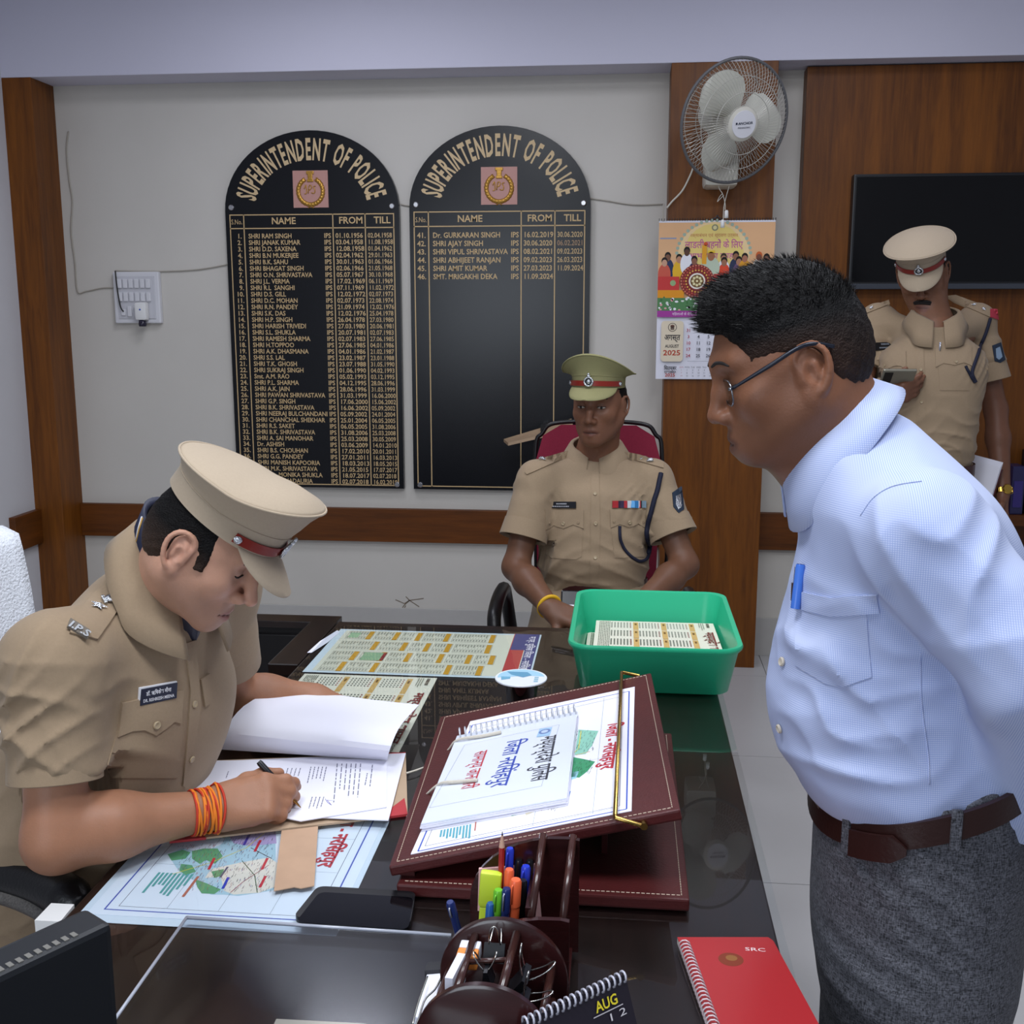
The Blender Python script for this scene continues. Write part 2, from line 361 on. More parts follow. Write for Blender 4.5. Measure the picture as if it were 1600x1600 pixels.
        for ax in range(3):
            o1, o2 = [(1, 2), (2, 0), (0, 1)][ax]; sl0 = [slice(None)]*3; sl1 = [slice(None)]*3; sl0[ax] = slice(0, -1); sl1[ax] = slice(1, None)
            a, b = S_[tuple(sl0)], S_[tuple(sl1)]
            for flip in (False, True):
                e = np.stack(np.nonzero((a & ~b) if not flip else (~a & b)), -1)
                if not len(e): continue
                ok = (e[:, o1] > 0) & (e[:, o2] > 0) & (e[:, o1] < m[o1]) & (e[:, o2] < m[o2]); e = e[ok]; Q = []
                for (d1, d2) in ((-1, -1), (0, -1), (0, 0), (-1, 0)):
                    c = e.copy(); c[:, o1] += d1; c[:, o2] += d2; Q.append(np.ravel_multi_index(c.T, m))
                Q = np.stack(Q, 1)
                if flip: Q = Q[:, ::-1]
                F.append(np.searchsorted(cells, Q))
        return V, np.vstack(F)
def bvh_of(V, F): return BVHTree.FromPolygons([Vector(v) for v in V], [tuple(int(i) for i in f) for f in F])
def hit(bvh, x, y, off=0.0):
    """where the sight line of a pixel meets a surface, lifted off along its normal"""
    d = Vector(nrm(ray(x, y))); p, n, i, t = bvh.ray_cast(Vector(CAM), d)
    if p is None: return None, None
    if n.dot(d) > 0: n = -n
    return np.array(p)+np.array(n)*off, np.array(n)
def cast(bvh, o, d, off=0.0):
    p, n, i, t = bvh.ray_cast(Vector(o), Vector(nrm(d)))
    if p is None: return None, None
    n = np.array(n); n = -n if np.dot(n, d) > 0 else n
    return np.array(p)+n*off, n
def patch(name, P, bvh, m, parent, off=0.0012, step=5.0, sink=0.004, smooth=True, label=None, bulge=0.0):
    """a piece of cloth lying on a surface: outline in photo pixels, cast onto the surface, with a turned-in edge"""
    P = np.asarray(P, float); out = []
    for i in range(len(P)):
        a, b = P[i], P[(i+1) % len(P)]; k = max(1, int(np.linalg.norm(b-a)/step))
        out += [a+(b-a)*j/k for j in range(k)]
    out = np.array(out); lo, hi = out.min(0), out.max(0); gx = np.arange(lo[0]+step/2, hi[0], step); gy = np.arange(lo[1]+step/2, hi[1], step); ins = []
    for x in gx:
        for y in gy:
            c = False; j = len(out)-1
            for i in range(len(out)):
                if (out[i][1] > y) != (out[j][1] > y) and x < (out[j][0]-out[i][0])*(y-out[i][1])/(out[j][1]-out[i][1])+out[i][0]: c = not c
                j = i
            if c and np.min(np.linalg.norm(out-(x, y), axis=1)) > step*0.45: ins.append((x, y))
    pts = [Vector(p) for p in out]+[Vector(p) for p in ins]; n = len(out)
    r = delaunay_2d_cdt(pts, [(i, (i+1) % n) for i in range(n)], [list(range(n))], 1, 1e-4)
    V2 = [np.array(v) for v in r[0]]; F = [list(f) for f in r[2]]; V = []; Nn = []; bad = False
    for v in V2:
        p, nn = hit(bvh, v[0], v[1]);
        if p is None: V.append(None); Nn.append(None)
        else: V.append(p); Nn.append(nn)
    okn = [i for i in range(len(V)) if V[i] is not None]
    if len(okn) < 3: return None
    for i in range(len(V)):
        if V[i] is None:
            j = min(okn, key=lambda q: np.linalg.norm(V2[q]-V2[i])); dd = nrm(ray(*V2[i])); V[i] = CAM+dd*np.dot(V[j]-CAM, dd); Nn[i] = Nn[j]
    V = np.array(V); Nn = np.array(Nn); cen = V2[0]*0+np.mean(V2, axis=0); rr = max(np.linalg.norm(np.array(V2)-cen, axis=1).max(), 1e-6)
    bl = np.array([max(0, 1-(np.linalg.norm(v-cen)/rr)**2) for v in V2])[:, None]*bulge
    T = V+Nn*(off+bl); bt = V-Nn*sink; k = len(V); FF = []
    for f in F:
        a = np.cross(T[f[1]]-T[f[0]], T[f[2]]-T[f[0]]); FF.append(tuple(f) if np.dot(a, Nn[f[0]]) > 0 else tuple(f[::-1]))
    ed = {}
    for f in FF:
        for i in range(len(f)): ed[(f[i], f[(i+1) % len(f)])] = 1
    for (a, b) in list(ed):
        if (b, a) not in ed: FF.append((b, a, a+k, b+k))
    return mk(name, np.vstack([T, bt]), FF, m, parent, smooth, autosmooth=40 if smooth else None, label=label)

# ================================================================ the room
WY = 4.85; PY = 4.66; SOFF = 2.495
M_wall = mat('cream_paint', '#c9c5bd', 0.75, noise=0.035, nscale=2.2, bump=0.05, bscale=140)
M_wall2 = mat('white_paint', '#cfcfd2', 0.75, noise=0.03, nscale=2.0, bump=0.05, bscale=140)
M_soff = mat('ceiling_paint', '#cfcedd', 0.8, noise=0.02, nscale=1.5)
M_wood = wood('teak_veneer', '#4c2706', '#7f490f', 0.5, coat=0.04)
M_woodx = wood('teak_veneer_rail', '#452305', '#703c0c', 0.48, axis='X', coat=0.04)
M_woody = wood('teak_veneer_side', '#452305', '#703c0c', 0.48, axis='Y', coat=0.04)
M_black = mat('black_laminate', '#141213', 0.35, spec=0.4)
def sbox(name, lo, hi, m, bev=0.0, parent=None):
    b = MB().box(lo, hi, bev=bev)
    return b.build(name, m, parent, kind='structure') if parent is None else b.build(name, m, parent)
sbox('wall_back', (-3.0, WY, 0), (3.2, WY+0.12, CEIL), M_wall)
sbox('wall_left', (-2.78, 3.93, 0), (-2.645, WY, CEIL), M_wall2)
sbox('ceiling', (-3.0, -1.2, CEIL), (3.2, WY+0.12, CEIL+0.1), M_soff)
sbox('trim_1', (-3.0, PY, SOFF), (3.2, WY, CEIL), M_soff, 0.004)             # dropped beam along the back wall
sbox('trim_2', (-2.645, PY, 0), (-2.515, WY, SOFF), M_wood, 0.002)            # corner pilaster
sbox('trim_3', (0.165, PY, 0), (0.583, WY, SOFF), M_wood, 0.002)              # middle pilaster
sbox('trim_4', (0.71, 4.76, 0.70), (3.0, WY, 2.49), M_wood, 0.003)            # veneer panel behind the television
sbox('trim_5', (-2.515, WY-0.03, 0.49), (0.165, WY, 0.643), M_woodx, 0.003)   # dado rail
sbox('trim_6', (0.583, WY-0.03, 0.49), (3.0, WY, 0.655), M_woodx, 0.003)
sbox('trim_7', (-2.645, 4.44, 0.49), (-2.615, PY, 0.643), M_woody, 0.003)     # dado rail stub on the left wall
sbox('trim_8', (1.30, 4.62, 0.655), (3.0, WY-0.0, 0.70), M_woodx, 0.003)      # ledge below the panel
M_skirt = mat('white_skirting_tile', '#b6b4b0', 0.35, noise=0.02)
sbox('baseboard_back', (-2.515, WY-0.012, 0), (0.165, WY, 0.175), M_skirt, 0.002)
sbox('baseboard_right', (0.583, WY-0.012, 0), (3.0, WY, 0.175), M_skirt, 0.002)
d1 = sbox('door_1', (-2.73, 3.86, 0), (-2.66, 3.93, 2.35), M_black, 0.004)
sbox('door_panel', (-2.74, 2.9, 0.02), (-2.70, 3.86, 2.3), M_black, 0.004, d1)
# floor: grout bed and single tiles
M_grout = mat('grey_grout', '#6d6b68', 0.9)
M_tile = mat('cream_floor_tile', '#b9b8b8', 0.22, noise=0.02, nscale=3, spec=0.5)
fl = sbox('floor', (-3.0, -1.2, -0.05), (3.2, WY+0.12, -0.004), M_grout)
TS = 0.872; tm = None
for i in range(-4, 3):
    for j in range(-2, 6):
        x0, y0 = 0.627+i*TS, 4.551-(j+0)*TS; x1, y1 = x0+TS-0.003, y0+TS-0.003
        if x1 < -2.6 or y1 < 0.3 or x0 > 2.4 or y0 > WY: continue
        if tm is None:
            to = MB().box((0, 0, -0.004), (TS-0.003, TS-0.003, 0)).build('tile', M_tile, fl, origin=A(0, 0, 0)); tm = to.data
        else:
            to = bpy.data.objects.new('tile', tm); COL.objects.link(to); to.parent = fl
        to.location = A(x0, y0, 0)-ORG['floor']
# ceiling lamps (out of the picture, they light the desk)
M_diff = emis('lamp_diffuser', '#eef3ff', 1.2); M_wh = mat('white_plastic', '#e4e4e2', 0.35)
for i, (x, y) in enumerate(PANELS):
    t = thing('ceiling_lamp', 'square white panel lamp on the ceiling, %s' % ('front left', 'front right', 'middle left', 'middle right', 'rear left', 'rear right')[i], 'lamp', (x, y, CEIL-0.035), 'ceiling panel lamps')
    MB().box((x-0.3, y-0.3, CEIL-0.03), (x+0.3, y+0.3, CEIL), bev=0.004).build('housing', M_wh, t)
    MB().box((x-0.28, y-0.28, CEIL-0.034), (x+0.28, y+0.28, CEIL-0.029)).build('diffuser', M_diff, t)

# ================================================================ honour boards
M_board = mat('black_acrylic', '#0d0e13', 0.25, spec=0.4)
M_gold = mat('gold_vinyl', '#c6a878', 0.5)
M_stud = mat('steel_stud', '#c9c9cc', 0.25, metal=1.0)
M_plq = mat('pink_plaque', '#b98a80', 0.5); M_brass = mat('brass_relief', '#b78a3c', 0.35, metal=0.6)
GOLD = '#c4a87c'
ROWS1 = """1.|SHRI RAM SINGH|01.10.1956|02.04.1958
2.|SHRI JANAK KUMAR|03.04.1958|11.08.1958
3.|SHRI D.D. SAXENA|12.08.1958|01.04.1962
4.|SHRI B.N MUKERJEE|02.04.1962|29.01.1963
5.|SHRI B.K. SAHU|30.01.1963|01.06.1966
6.|SHRI BHAGAT SINGH|02.06.1966|21.05.1968
7.|SHRI O.N. SHRIVASTAVA|05.07.1967|30.10.1968
8.|SHRI J.L. VERMA|17.02.1969|06.11.1969
9.|SHRI R.L  SANGHI|07.11.1969|11.02.1972
10.|SHRI D.S. GILL|12.02.1972|02.07.1973
11.|SHRI D.C. MOHAN|02.07.1973|22.08.1974
12.|SHRI R.N. PANDEY|21.09.1974|12.02.1976
13.|SHRI S.K. DAS|12.02.1976|25.04.1978
14.|SHRI H.P. SINGH|26.04.1978|27.03.1980
15.|SHRI HARISH TRIVEDI|27.03.1980|20.06.1981
16.|SHRI S.L. SHUKLA|20.07.1981|02.07.1983
17.|SHRI RAMESH SHARMA|02.07.1983|27.06.1985
18.|SHRI H.TOPPOO|27.06.1985|04.01.1986
19.|SHRI A.K. DHASMANA|04.01.1986|21.02.1987
20.|SHRI S.S. LAL|23.02.1987|23.01.1988
21.|SHRI T.K. GHOSH|23.07.1988|31.05.1990
22.|SHRI SUKRAJ SINGH|01.06.1990|04.02.1993
23.|Smt. A.M. RAO|05.02.1993|03.12.1995
24.|SHRI P.L. SHARMA|04.12.1995|28.06.1996
25.|SHRI A.K. JAIN|28.06.1996|31.03.1999
26.|SHRI PAWAN SHRIVASTAVA|31.03.1999|16.06.2000
27.|SHRI G.P. SINGH|17.06.2000|15.06.2002
28.|SHRI B.K. SHRIVASTAVA|16.06.2002|05.09.2002
29.|SHRI NEERAJ BULCHANDANI|05.09.2002|24.01.2004
30.|SHRI CHANCHAL SHEKHAR|25.01.2004|06.05.2005
31.|SHRI R.S. SAKET|06.05.2005|31.08.2006
32.|SHRI B.K. SHRIVASTAVA|31.08.2006|25.03.2008
33.|SHRI A. SAI MANOHAR|25.03.2008|30.05.2009
34.|Dr. ASHISH|03.06.2009|14.01.2010
35.|SHRI B.S. CHOUHAN|17.02.2010|20.01.2011
36.|SHRI G.G. PANDEY|27.01.2011|16.03.2013
37.|SHRI MANISH KAPOORIA|18.03.2013|18.05.2015
38.|SHRI M.K. SHRIVASTAVA|21.05.2015|17.07.2017
39.|Smt. Dr. MONIKA SHUKLA|18.07.2017|02.07.2018
40.|SHRI D.S. BHADAURIA|02.07.2018|16.02.2019"""
ROWS2 = """41.|Dr. GURKARAN SINGH|16.02.2019|30.06.2020
42.|SHRI AJAY SINGH|30.06.2020|06.02.2021
43.|SHRI VIPUL SHRIVASTAVA|08.02.2021|09.02.2023
44.|SHRI ABHIJEET RANJAN|09.02.2023|26.03.2023
45.|SHRI AMIT KUMAR|27.03.2023|11.09.2024
46.|SMT. MRIGAKHI DEKA|11.09.2024|"""
def honour_board(x0, x1, z0, z1, rows, yrow, fs, label):
    zr = lambda y: ay(500, y, WY)[2]
    pitch = (zr(yrow[0])-zr(yrow[1]))/(len(rows.split('\n'))-1)
    w = x1-x0; cx = (x0+x1)/2; zs = z0+(z1-z0)*0.785; yb = WY-0.03
    t = thing('honour_board', label, 'board', (cx, WY-0.02, z0), 'arched black honour boards')
    P = [(x0, z0), (x1, z0)]+[(cx+w/2*math.cos(a), zs+(z1-zs)*math.sin(a)) for a in np.linspace(0, PI, 33)]
    Mw = frame((0, yb, 0), x=(1, 0, 0), y=(0, 0, 1))       # local xy = wall xz, local z towards the room
    MB().prism(P, -0.028, 0.0, Mw).build('panel', M_board, t)
    p = Print(0.0004); p.up()
    tx0, tx1 = x0+0.018, x1-0.022; tz1 = zr(yrow[2]); tz0 = z0+0.012; lw = 0.0045; c1, c2, c3 = tx0+w*0.083, tx0+w*0.598, tx0+w*0.783; hz = zr(yrow[3]); r0 = hz-zr(yrow[0])
    p.outline(tx0, tz0, tx1, tz1, lw, GOLD)
    for c in (c1, c2, c3): p.rect(c-lw/2, tz0, c+lw/2, tz1, GOLD)
    p.rect(tx0, hz-lw/2, tx1, hz+lw/2, GOLD)
    for s, xx, sz, bo in (('S.No.', tx0+0.007, 0.030, 0.0), ('NAME', (c1+c2)/2-0.075, 0.040, 0.02), ('FROM', c2+0.026, 0.040, 0.02), ('TILL', c3+0.038, 0.040, 0.02)):
        p.text(s, xx, hz+0.018, sz, GOLD, bo, width=(0.048 if s == 'S.No.' else None))
    for i, r in enumerate(rows.split('\n')):
        a, b, c, d = r.split('|'); z = hz-r0-i*pitch
        p.text(a, c1-0.012, z, fs, GOLD, 0.018, align='RIGHT'); V, _ = text_mesh(b, 0.012); wd = V[:, 0].max()*fs*0.90
        p.text(b, c1+0.018, z, fs, GOLD, 0.018, width=min(wd, c2-c1-0.068)); p.text('IPS', c2-0.010, z, fs, GOLD, 0.018, align='RIGHT', sx=0.9)
        p.text(c, c2+0.010, z, fs, GOLD, 0.018, width=c3-c2-0.022)
        if d: p.text(d, c3+0.010, z, fs, GOLD if i != 1 or len(rows) > 999 else '#a08468', 0.012, width=tx1-c3-0.022)
    s = 'SUPERINTENDENT OF POLICE'; ws = [text_mesh(ch, 0.03)[0][:, 0].max()+0.14 if ch != ' ' else 0.42 for ch in s]; tot = sum(ws); a0, a1 = PI*0.945, PI*0.055; q = 0
    for ch, cw in zip(s, ws):
        a = a0+(a1-a0)*(q+cw/2)/tot; q += cw
        if ch == ' ': continue
        V, F = text_mesh(ch, 0.03); V = V-A((V[:, 0].max()+V[:, 0].min())/2, 0); V = V*A(0.048, 0.124)
        rx, rz = w/2-0.133, (z1-zs)-0.125; ex, ez = cx+rx*math.cos(a), zs+0.005+rz*math.sin(a); ta = math.atan2(rz*math.cos(a), -rx*math.sin(a))+PI
        W = np.c_[ex+V[:, 0]*math.cos(ta)-V[:, 1]*math.sin(ta), ez+V[:, 0]*math.sin(ta)+V[:, 1]*math.cos(ta), np.full(len(V), p.z)]
        p.mb.add(W, F, None, '#cdb48c')
    p.build('lettering', Mw, t, PRINT)
    # emblem plaque: pink square, wreath, pillar capital, monogram
    ez0 = zs+0.012; e = 0.155; ex = cx
    pl = MB().box((ex-e/2, ez0, 0.0), (ex+e/2, ez0+e, 0.003), Mw).build('emblem_plaque', M_plq, t)
    mb = MB(); cz = ez0+0.068
    for sd in (-1, 1):
        for k in range(11):
            a = -PI/2+sd*(0.12+k*0.235); lx, lz = ex+0.054*math.cos(a), cz+0.055*math.sin(a); da = a+sd*PI/2
            for o in (-0.5, 0.5):
                mb.sphere((0, 0, 0), (0.0165, 0.0080, 0.005), frame((*(A(lx, yb-0.004, lz)),), x=(math.cos(da+o*0.9), 0, math.sin(da+o*0.9)), z=(0, -1, 0)), n=8)
    mb.tube([(ex+0.052*math.cos(a), yb-0.004, cz+0.053*math.sin(a)) for a in np.linspace(-PI/2-2.6, -PI/2+2.6, 30)], 0.004, 6)
    for o in (-1, 1): mb.tube([(ex+o*0.012, yb-0.004, cz-0.07), (ex-o*0.008, yb-0.004, cz-0.054)], 0.003, 6)
    mb.build('wreath', M_brass, pl, True)
    mb = MB(); Mc = lambda z: frame((ex, yb-0.004, z), x=(1, 0, 0), z=(0, -1, 0))
    for zz, hw, hh in ((0.146, 0.017, 0.007), (0.134, 0.011, 0.009), (0.122, 0.010, 0.006), (0.113, 0.014, 0.006)): mb.box((ex-hw, yb-0.008, ez0+zz-hh), (ex+hw, yb-0.002, ez0+zz+hh), bev=0.003)
    mb.build('emblem_capital', M_brass, pl)
    mb = MB()
    for pts in ([(-0.03, 0.005), (-0.022, 0.02), (-0.02, -0.012), (-0.03, -0.016)], [(-0.012, -0.014), (-0.006, 0.018), (0.006, 0.014), (0.0, 0.002), (-0.01, 0.0)], [(0.026, 0.016), (0.014, 0.012), (0.022, 0.0), (0.018, -0.014), (0.004, -0.012)]):
        mb.tube(spline([(ex+a*0.9, yb-0.004, cz+0.006+b) for a, b in pts], 14), 0.0024, 5)
    mb.build('monogram', M_brass, pl, True)
    for (sx, sz) in ((x0+0.03, zs+0.015), (x1-0.03, zs+0.015), (x0+0.03, z0+0.02), (x1-0.03, z0+0.02)):
        MB().lathe([(0.012, 0), (0.012, 0.008), (0.009, 0.011), (0.0, 0.011)], 14, frame((sx, yb, sz), x=(1, 0, 0), z=(0, -1, 0))).build('stud', M_stud, t, True, autosmooth=40)
    return t
honour_board(-1.752, -0.979, 0.737, 2.288, ROWS1, (372.5, 753.5, 335, 357), 0.0285, 'arched black honour board filled with forty gold name rows')
honour_board(-0.934, -0.155, 0.737, 2.294, ROWS2, (373.5, 437, 333, 356), 0.0315, 'arched black honour board mostly empty below its six name rows')
# loose ledge in front of the right board
q = [ay(787, 686, 4.70), ay(893, 654, 4.70), ay(896, 668, 4.60), ay(794, 692, 4.60)]
b = MB(); b.add([*q, *[v-A(0, 0, 0.012) for v in q]], [(0, 1, 2, 3), (7, 6, 5, 4), (0, 3, 7, 4), (1, 5, 6, 2), (3, 2, 6, 7), (0, 4, 5, 1)])
ld = thing('wall_ledge', 'small beige wooden ledge across the lower right honour board', 'ledge', ay(850, 690, 4.7))
b.build('ledge_top', mat('beige_wood', '#a98f73', 0.5, noise=0.1, nscale=12), ld)
MB().box((q[1][0]-0.13, 4.66, q[1][2]-0.25), (q[1][0]-0.11, WY-0.02, q[1][2]-0.03)).build('ledge_bracket', M_black, ld)

# ================================================================ switchboard, wires
def on_wall(x, y, off=0.0): return ay(x, y, WY-off)
c0, c1_ = on_wall(180, 425), on_wall(256, 505)
sw = thing('switchboard', 'white switchboard with two rows of rocker switches on the wall', 'switchboard', (c0[0]/2+c1_[0]/2, WY, c1_[2]))
M_sw = mat('switch_white', '#d6d6da', 0.4)
MB().box((c0[0], WY-0.03, c1_[2]), (c1_[0], WY, c0[2]), bev=0.006).build('plate', M_sw, sw)
sx, sz = (c1_[0]-c0[0]), (c0[2]-c1_[2])
MB().box((c0[0]+0.02, WY-0.034, c1_[2]+0.02), (c1_[0]-0.02, WY-0.028, c0[2]-0.02), bev=0.002).build('inset', mat('switch_inset', '#c6c6cb', 0.4), sw)
for r in range(2):
    for k in range(6):
        x = c0[0]+0.034+k*0.0265; z = c0[2]-0.052-r*0.058
        MB().box((x-0.010, WY-0.043, z-0.020), (x+0.010, WY-0.033, z+0.020), bev=0.003).build('switch', M_sw, sw)
for x in (c0[0]+0.075, c0[0]+0.105): MB().box((x-0.010, WY-0.043, c1_[2]+0.03), (x+0.010, WY-0.033, c1_[2]+0.075), bev=0.003).build('switch', M_sw, sw)
MB().box((c0[0]+0.035, WY-0.042, c1_[2]+0.034), (c0[0]+0.055, WY-0.03, c1_[2]+0.062), bev=0.003).build('socket', M_sw, sw)
ch = on_wall(230, 488)
pg = thing('plug_in_vaporizer', 'white plug-in vaporizer with dark bottle in the switchboard socket', 'plug', (ch[0], WY-0.07, ch[2]-0.045))
MB().box((ch[0]-0.027, WY-0.075, ch[2]-0.035), (ch[0]+0.027, WY-0.034, ch[2]+0.045), bev=0.012).build('plug_body', M_wh, pg, True, autosmooth=40)
MB().lathe([(0.016, 0), (0.018, 0.01), (0.015, 0.03)], 12, np.array(frame((ch[0], WY-0.055, ch[2]-0.062), x=(1, 0, 0), z=(0, 0, 1)))).build('bottle', mat('dark_bottle', '#2a2738', 0.2), pg, True)
MB().sphere((ch[0], WY-0.076, ch[2]+0.012), (0.004, 0.002, 0.004)).build('indicator', mat('blue_dot', '#2746b8', 0.4), pg)
M_wire = mat('grey_wire', '#a8a296', 0.6); M_wiredk = mat('black_wire', '#23221f', 0.5)
def wire(name, px, label, r=0.0028, m=None, off=0.006, n=40):
    P = spline([on_wall(x, y, off) for x, y in px], n); o = MB().tube(P, r, 6).build(name, m or M_wire, None, True); tag(o, label, 'wire', 'wires stapled along the back wall'); return o
wire('wall_wire', [(107, 205), (104, 235), (108, 280), (113, 315), (111, 360), (117, 410), (121, 455), (135, 455), (160, 450), (178, 450)], 'thin cream wire running down beside the corner pilaster')
wire('wall_wire', [(180, 423), (215, 424), (255, 424), (310, 421), (357, 413)], 'thin twisted wire from switchboard to the left honour board')
wire('wall_wire', [(180, 423), (183, 450), (188, 478), (193, 487)], 'short black wire hanging across the switchboard', 0.003, M_wiredk, 0.045)
wire('wall_wire', [(626, 319), (634, 321), (643, 322)], 'short twisted wire in the gap between the honour boards')
wire('wall_wire', [(915, 309), (950, 314), (990, 320), (1036, 319)], 'thin wire from the right honour board to the middle pilaster')
# crack-like stain low on the wall
p = Print(); pts = [[(625, 955), (632, 945), (640, 938), (662, 935)], [(618, 937), (632, 943), (640, 938), (655, 948)], [(640, 938), (634, 932)], [(628, 958), (634, 946)]]
Mw = frame((0, WY-0.001, 0), x=(1, 0, 0), y=(0, 0, 1))
for l in pts: p.line([(on_wall(x, y)[0], on_wall(x, y)[2]) for x, y in l], 0.004, '#7d7060')
tag(p.build('wall_crack', Mw), 'small branching brown crack low on the back wall', 'crack')

# ================================================================ television
tv = thing('television', 'large black flat television on the wood panel', 'television', (1.75, 4.70, 1.6))
t0, t1 = ay(1337, 272, 4.70), ay(1325, 452, 4.70); xl = t1[0]; zt, zb = t0[2], t1[2]
MB().box((xl, 4.70, zb), (xl+1.22, 4.755, zt), bev=0.006).build('cabinet', mat('tv_plastic', '#17181b', 0.4), tv)
MB().box((xl+0.012, 4.697, zb+0.03), (xl+1.208, 4.701, zt-0.012)).build('screen', mat('tv_screen', '#060608', 0.22, spec=0.35), tv)
MB().box((xl, 4.694, zb), (xl+1.22, 4.702, zb+0.022), bev=0.003).build('lower_bezel', mat('tv_bezel', '#3c4048', 0.35), tv)
# boxes standing on the ledge at the right
for i, (x, wd, h, c, lb) in enumerate([(1575, 0.05, 0.20, '#2c2a55', 'dark violet slim box on the ledge, left of the black one'), (1588, 0.12, 0.26, '#14141c', 'black trophy box with violet front on the ledge'), ]):
    p0 = ay(x, 800, 4.66)+A(0.03*i, 0, 0); t = thing('display_box', lb, 'box', (p0[0]+wd/2, 4.70, 0.70), 'boxes on the ledge')
    MB().box((p0[0], 4.64, 0.70), (p0[0]+wd, 4.74, 0.70+h), bev=0.004).build('case', mat('box_%d' % i, c, 0.3), t)
    MB().box((p0[0]+wd*0.15, 4.637, 0.73), (p0[0]+wd*0.85, 4.641, 0.70+h*0.7)).build('front_sticker', mat('violet_sticker', '#3a2f7a', 0.4), t)

# ================================================================ wall fan
fc = ay(1148, 190, 4.36)                                     # hub of the fan
fd = nrm(A(0.50, -1.0, -0.34)); fu = nrm(A(0, 0, 1)-fd*fd[2]); fr = np.cross(fu, fd)
fan = thing('wall_fan', 'white oscillating wall fan with wire cage above the calendar', 'fan', (fc[0], PY, fc[2]-0.33))
MF = np.eye(4); MF[:3, 0] = fr; MF[:3, 1] = fu; MF[:3, 2] = fd; MF[:3, 3] = fc
M_fan = mat('fan_plastic', '#c9c6ba', 0.4); M_cage = mat('fan_wire', '#b9b7ae', 0.35, metal=0.3); M_ring = mat('fan_ring', '#5a5a5c', 0.45)
M_blade = mat('fan_blade', '#c4c3b7', 0.3, trans=0.0)
RF = 0.222
def cage_wires(front):
    mb = MB(); prof = [(0.062, 0.062), (0.10, 0.060), (0.15, 0.050), (0.195, 0.024), (RF, 0.0)] if front else [(0.055, -0.085), (0.11, -0.082), (0.17, -0.068), (0.207, -0.035), (RF, 0.0)]
    for k in range(84):
        a = 2*PI*k/84; sw_ = 0.22 if front else -0.15
        P = [(r*math.cos(a+sw_*(r/RF)), r*math.sin(a+sw_*(r/RF)), z) for r, z in prof]; mb.tube(P, 0.0009, 4, MF, cap=False)
    for (r, z) in ((0.11, 0.059), (0.165, 0.044)) if front else ((0.12, -0.081), (0.175, -0.066)):
        mb.tube([(r*math.cos(a), r*math.sin(a), z) for a in np.linspace(0, 2*PI, 49)[:-1]], 0.0014, 5, MF, closed=True)
    return mb
cage_wires(True).build('front_cage', M_cage, fan); cage_wires(False).build('rear_cage', M_cage, fan)
MB().tube([(RF*math.cos(a), RF*math.sin(a), 0) for a in np.linspace(0, 2*PI, 65)[:-1]], 0.006, 8, MF, closed=True).build('cage_ring', M_ring, fan, True)
badge = MB().lathe([(0.064, 0.052), (0.062, 0.060), (0.050, 0.066), (0.048, 0.066)], 32, MF, caps=False).build('badge_ring', M_fan, fan, True, autosmooth=30)
MB().lathe([(0.050, 0.060), (0.049, 0.068), (0.0, 0.069)], 32, MF).build('badge', mat('fan_badge', '#d5d5da', 0.3), fan, True, autosmooth=30)
p = Print(); p.z = 0.0705; p.rect(-0.036, 0.001, -0.029, 0.008, '#1b2238'); p.text('ANCHOR', -0.026, 0.000, 0.0125, '#1b2238', 0.02, width=0.062); p.text('PANASONIC', -0.026, -0.014, 0.008, '#1b2238', 0.01, width=0.052)
c, s_ = math.cos(0.12), math.sin(0.12); Mr = np.eye(4); Mr[:2, :2] = [[c, -s_], [s_, c]]
p.build('badge_lettering', MF@Mr, fan)
for k in range(3):
    V = []; F = []; a0 = math.radians(118+120*k); nr, na = 9, 9
    for i in range(nr):
        r = 0.028+(0.198-0.028)*i/(nr-1); wdt = math.radians(40+48*math.sin(PI*min(1, 0.15+i/(nr-1)*0.75)))*(1 if i < nr-1 else 0.75)
        for j in range(na):
            u = j/(na-1); a = a0+wdt*(u-0.35); z = 0.022-0.048*u+0.008*math.sin(PI*u); rr = r-(0.02*(u-0.5)**2*4 if i > 5 else 0); V.append((rr*math.cos(a), rr*math.sin(a), z))
    n0 = len(V); V += [(x, y, z-0.002) for x, y, z in V]
    for i in range(nr-1):
        for j in range(na-1):
            q = (i*na+j, i*na+j+1, (i+1)*na+j+1, (i+1)*na+j); F.append(q); F.append(tuple(x+n0 for x in q[::-1]))
    ring = [j for j in range(na)]+[i*na+na-1 for i in range(1, nr)]+[(nr-1)*na+j for j in range(na-2, -1, -1)]+[i*na for i in range(nr-2, 0, -1)]
    for i in range(len(ring)): a, b = ring[i], ring[(i+1) % len(ring)]; F.append((b, a, a+n0, b+n0))
    mk('fan_blade', xf(MF, V), F, M_blade, fan, True, autosmooth=50)
MB().lathe([(0.03, -0.03), (0.036, 0.0), (0.034, 0.035), (0.015, 0.046), (0, 0.047)], 20, MF).build('hub', M_fan, fan, True, autosmooth=40)
MB().lathe([(0.0, -0.20), (0.05, -0.195), (0.066, -0.16), (0.066, -0.10), (0.05, -0.08), (0.0, -0.078)], 24, MF).build('motor_housing', M_fan, fan, True, autosmooth=40)
bz = fc[2]-0.155; ba = A(fc[0]-0.03, PY-0.06, bz)
mtr = xf(MF, [(0, 0, -0.14)])[0]
MB().tube(spline([mtr, (mtr+ba)/2+A(0, 0.03, -0.02), ba+A(0, 0.0, 0.03)], 10), [0.034]*5+[0.04]*5, 12).build('neck', M_fan, fan, True)
MB().box((ba[0]-0.065, PY-0.16, bz-0.06), (ba[0]+0.065, PY, bz+0.07), bev=0.018).build('wall_bracket', M_fan, fan, True, autosmooth=40)
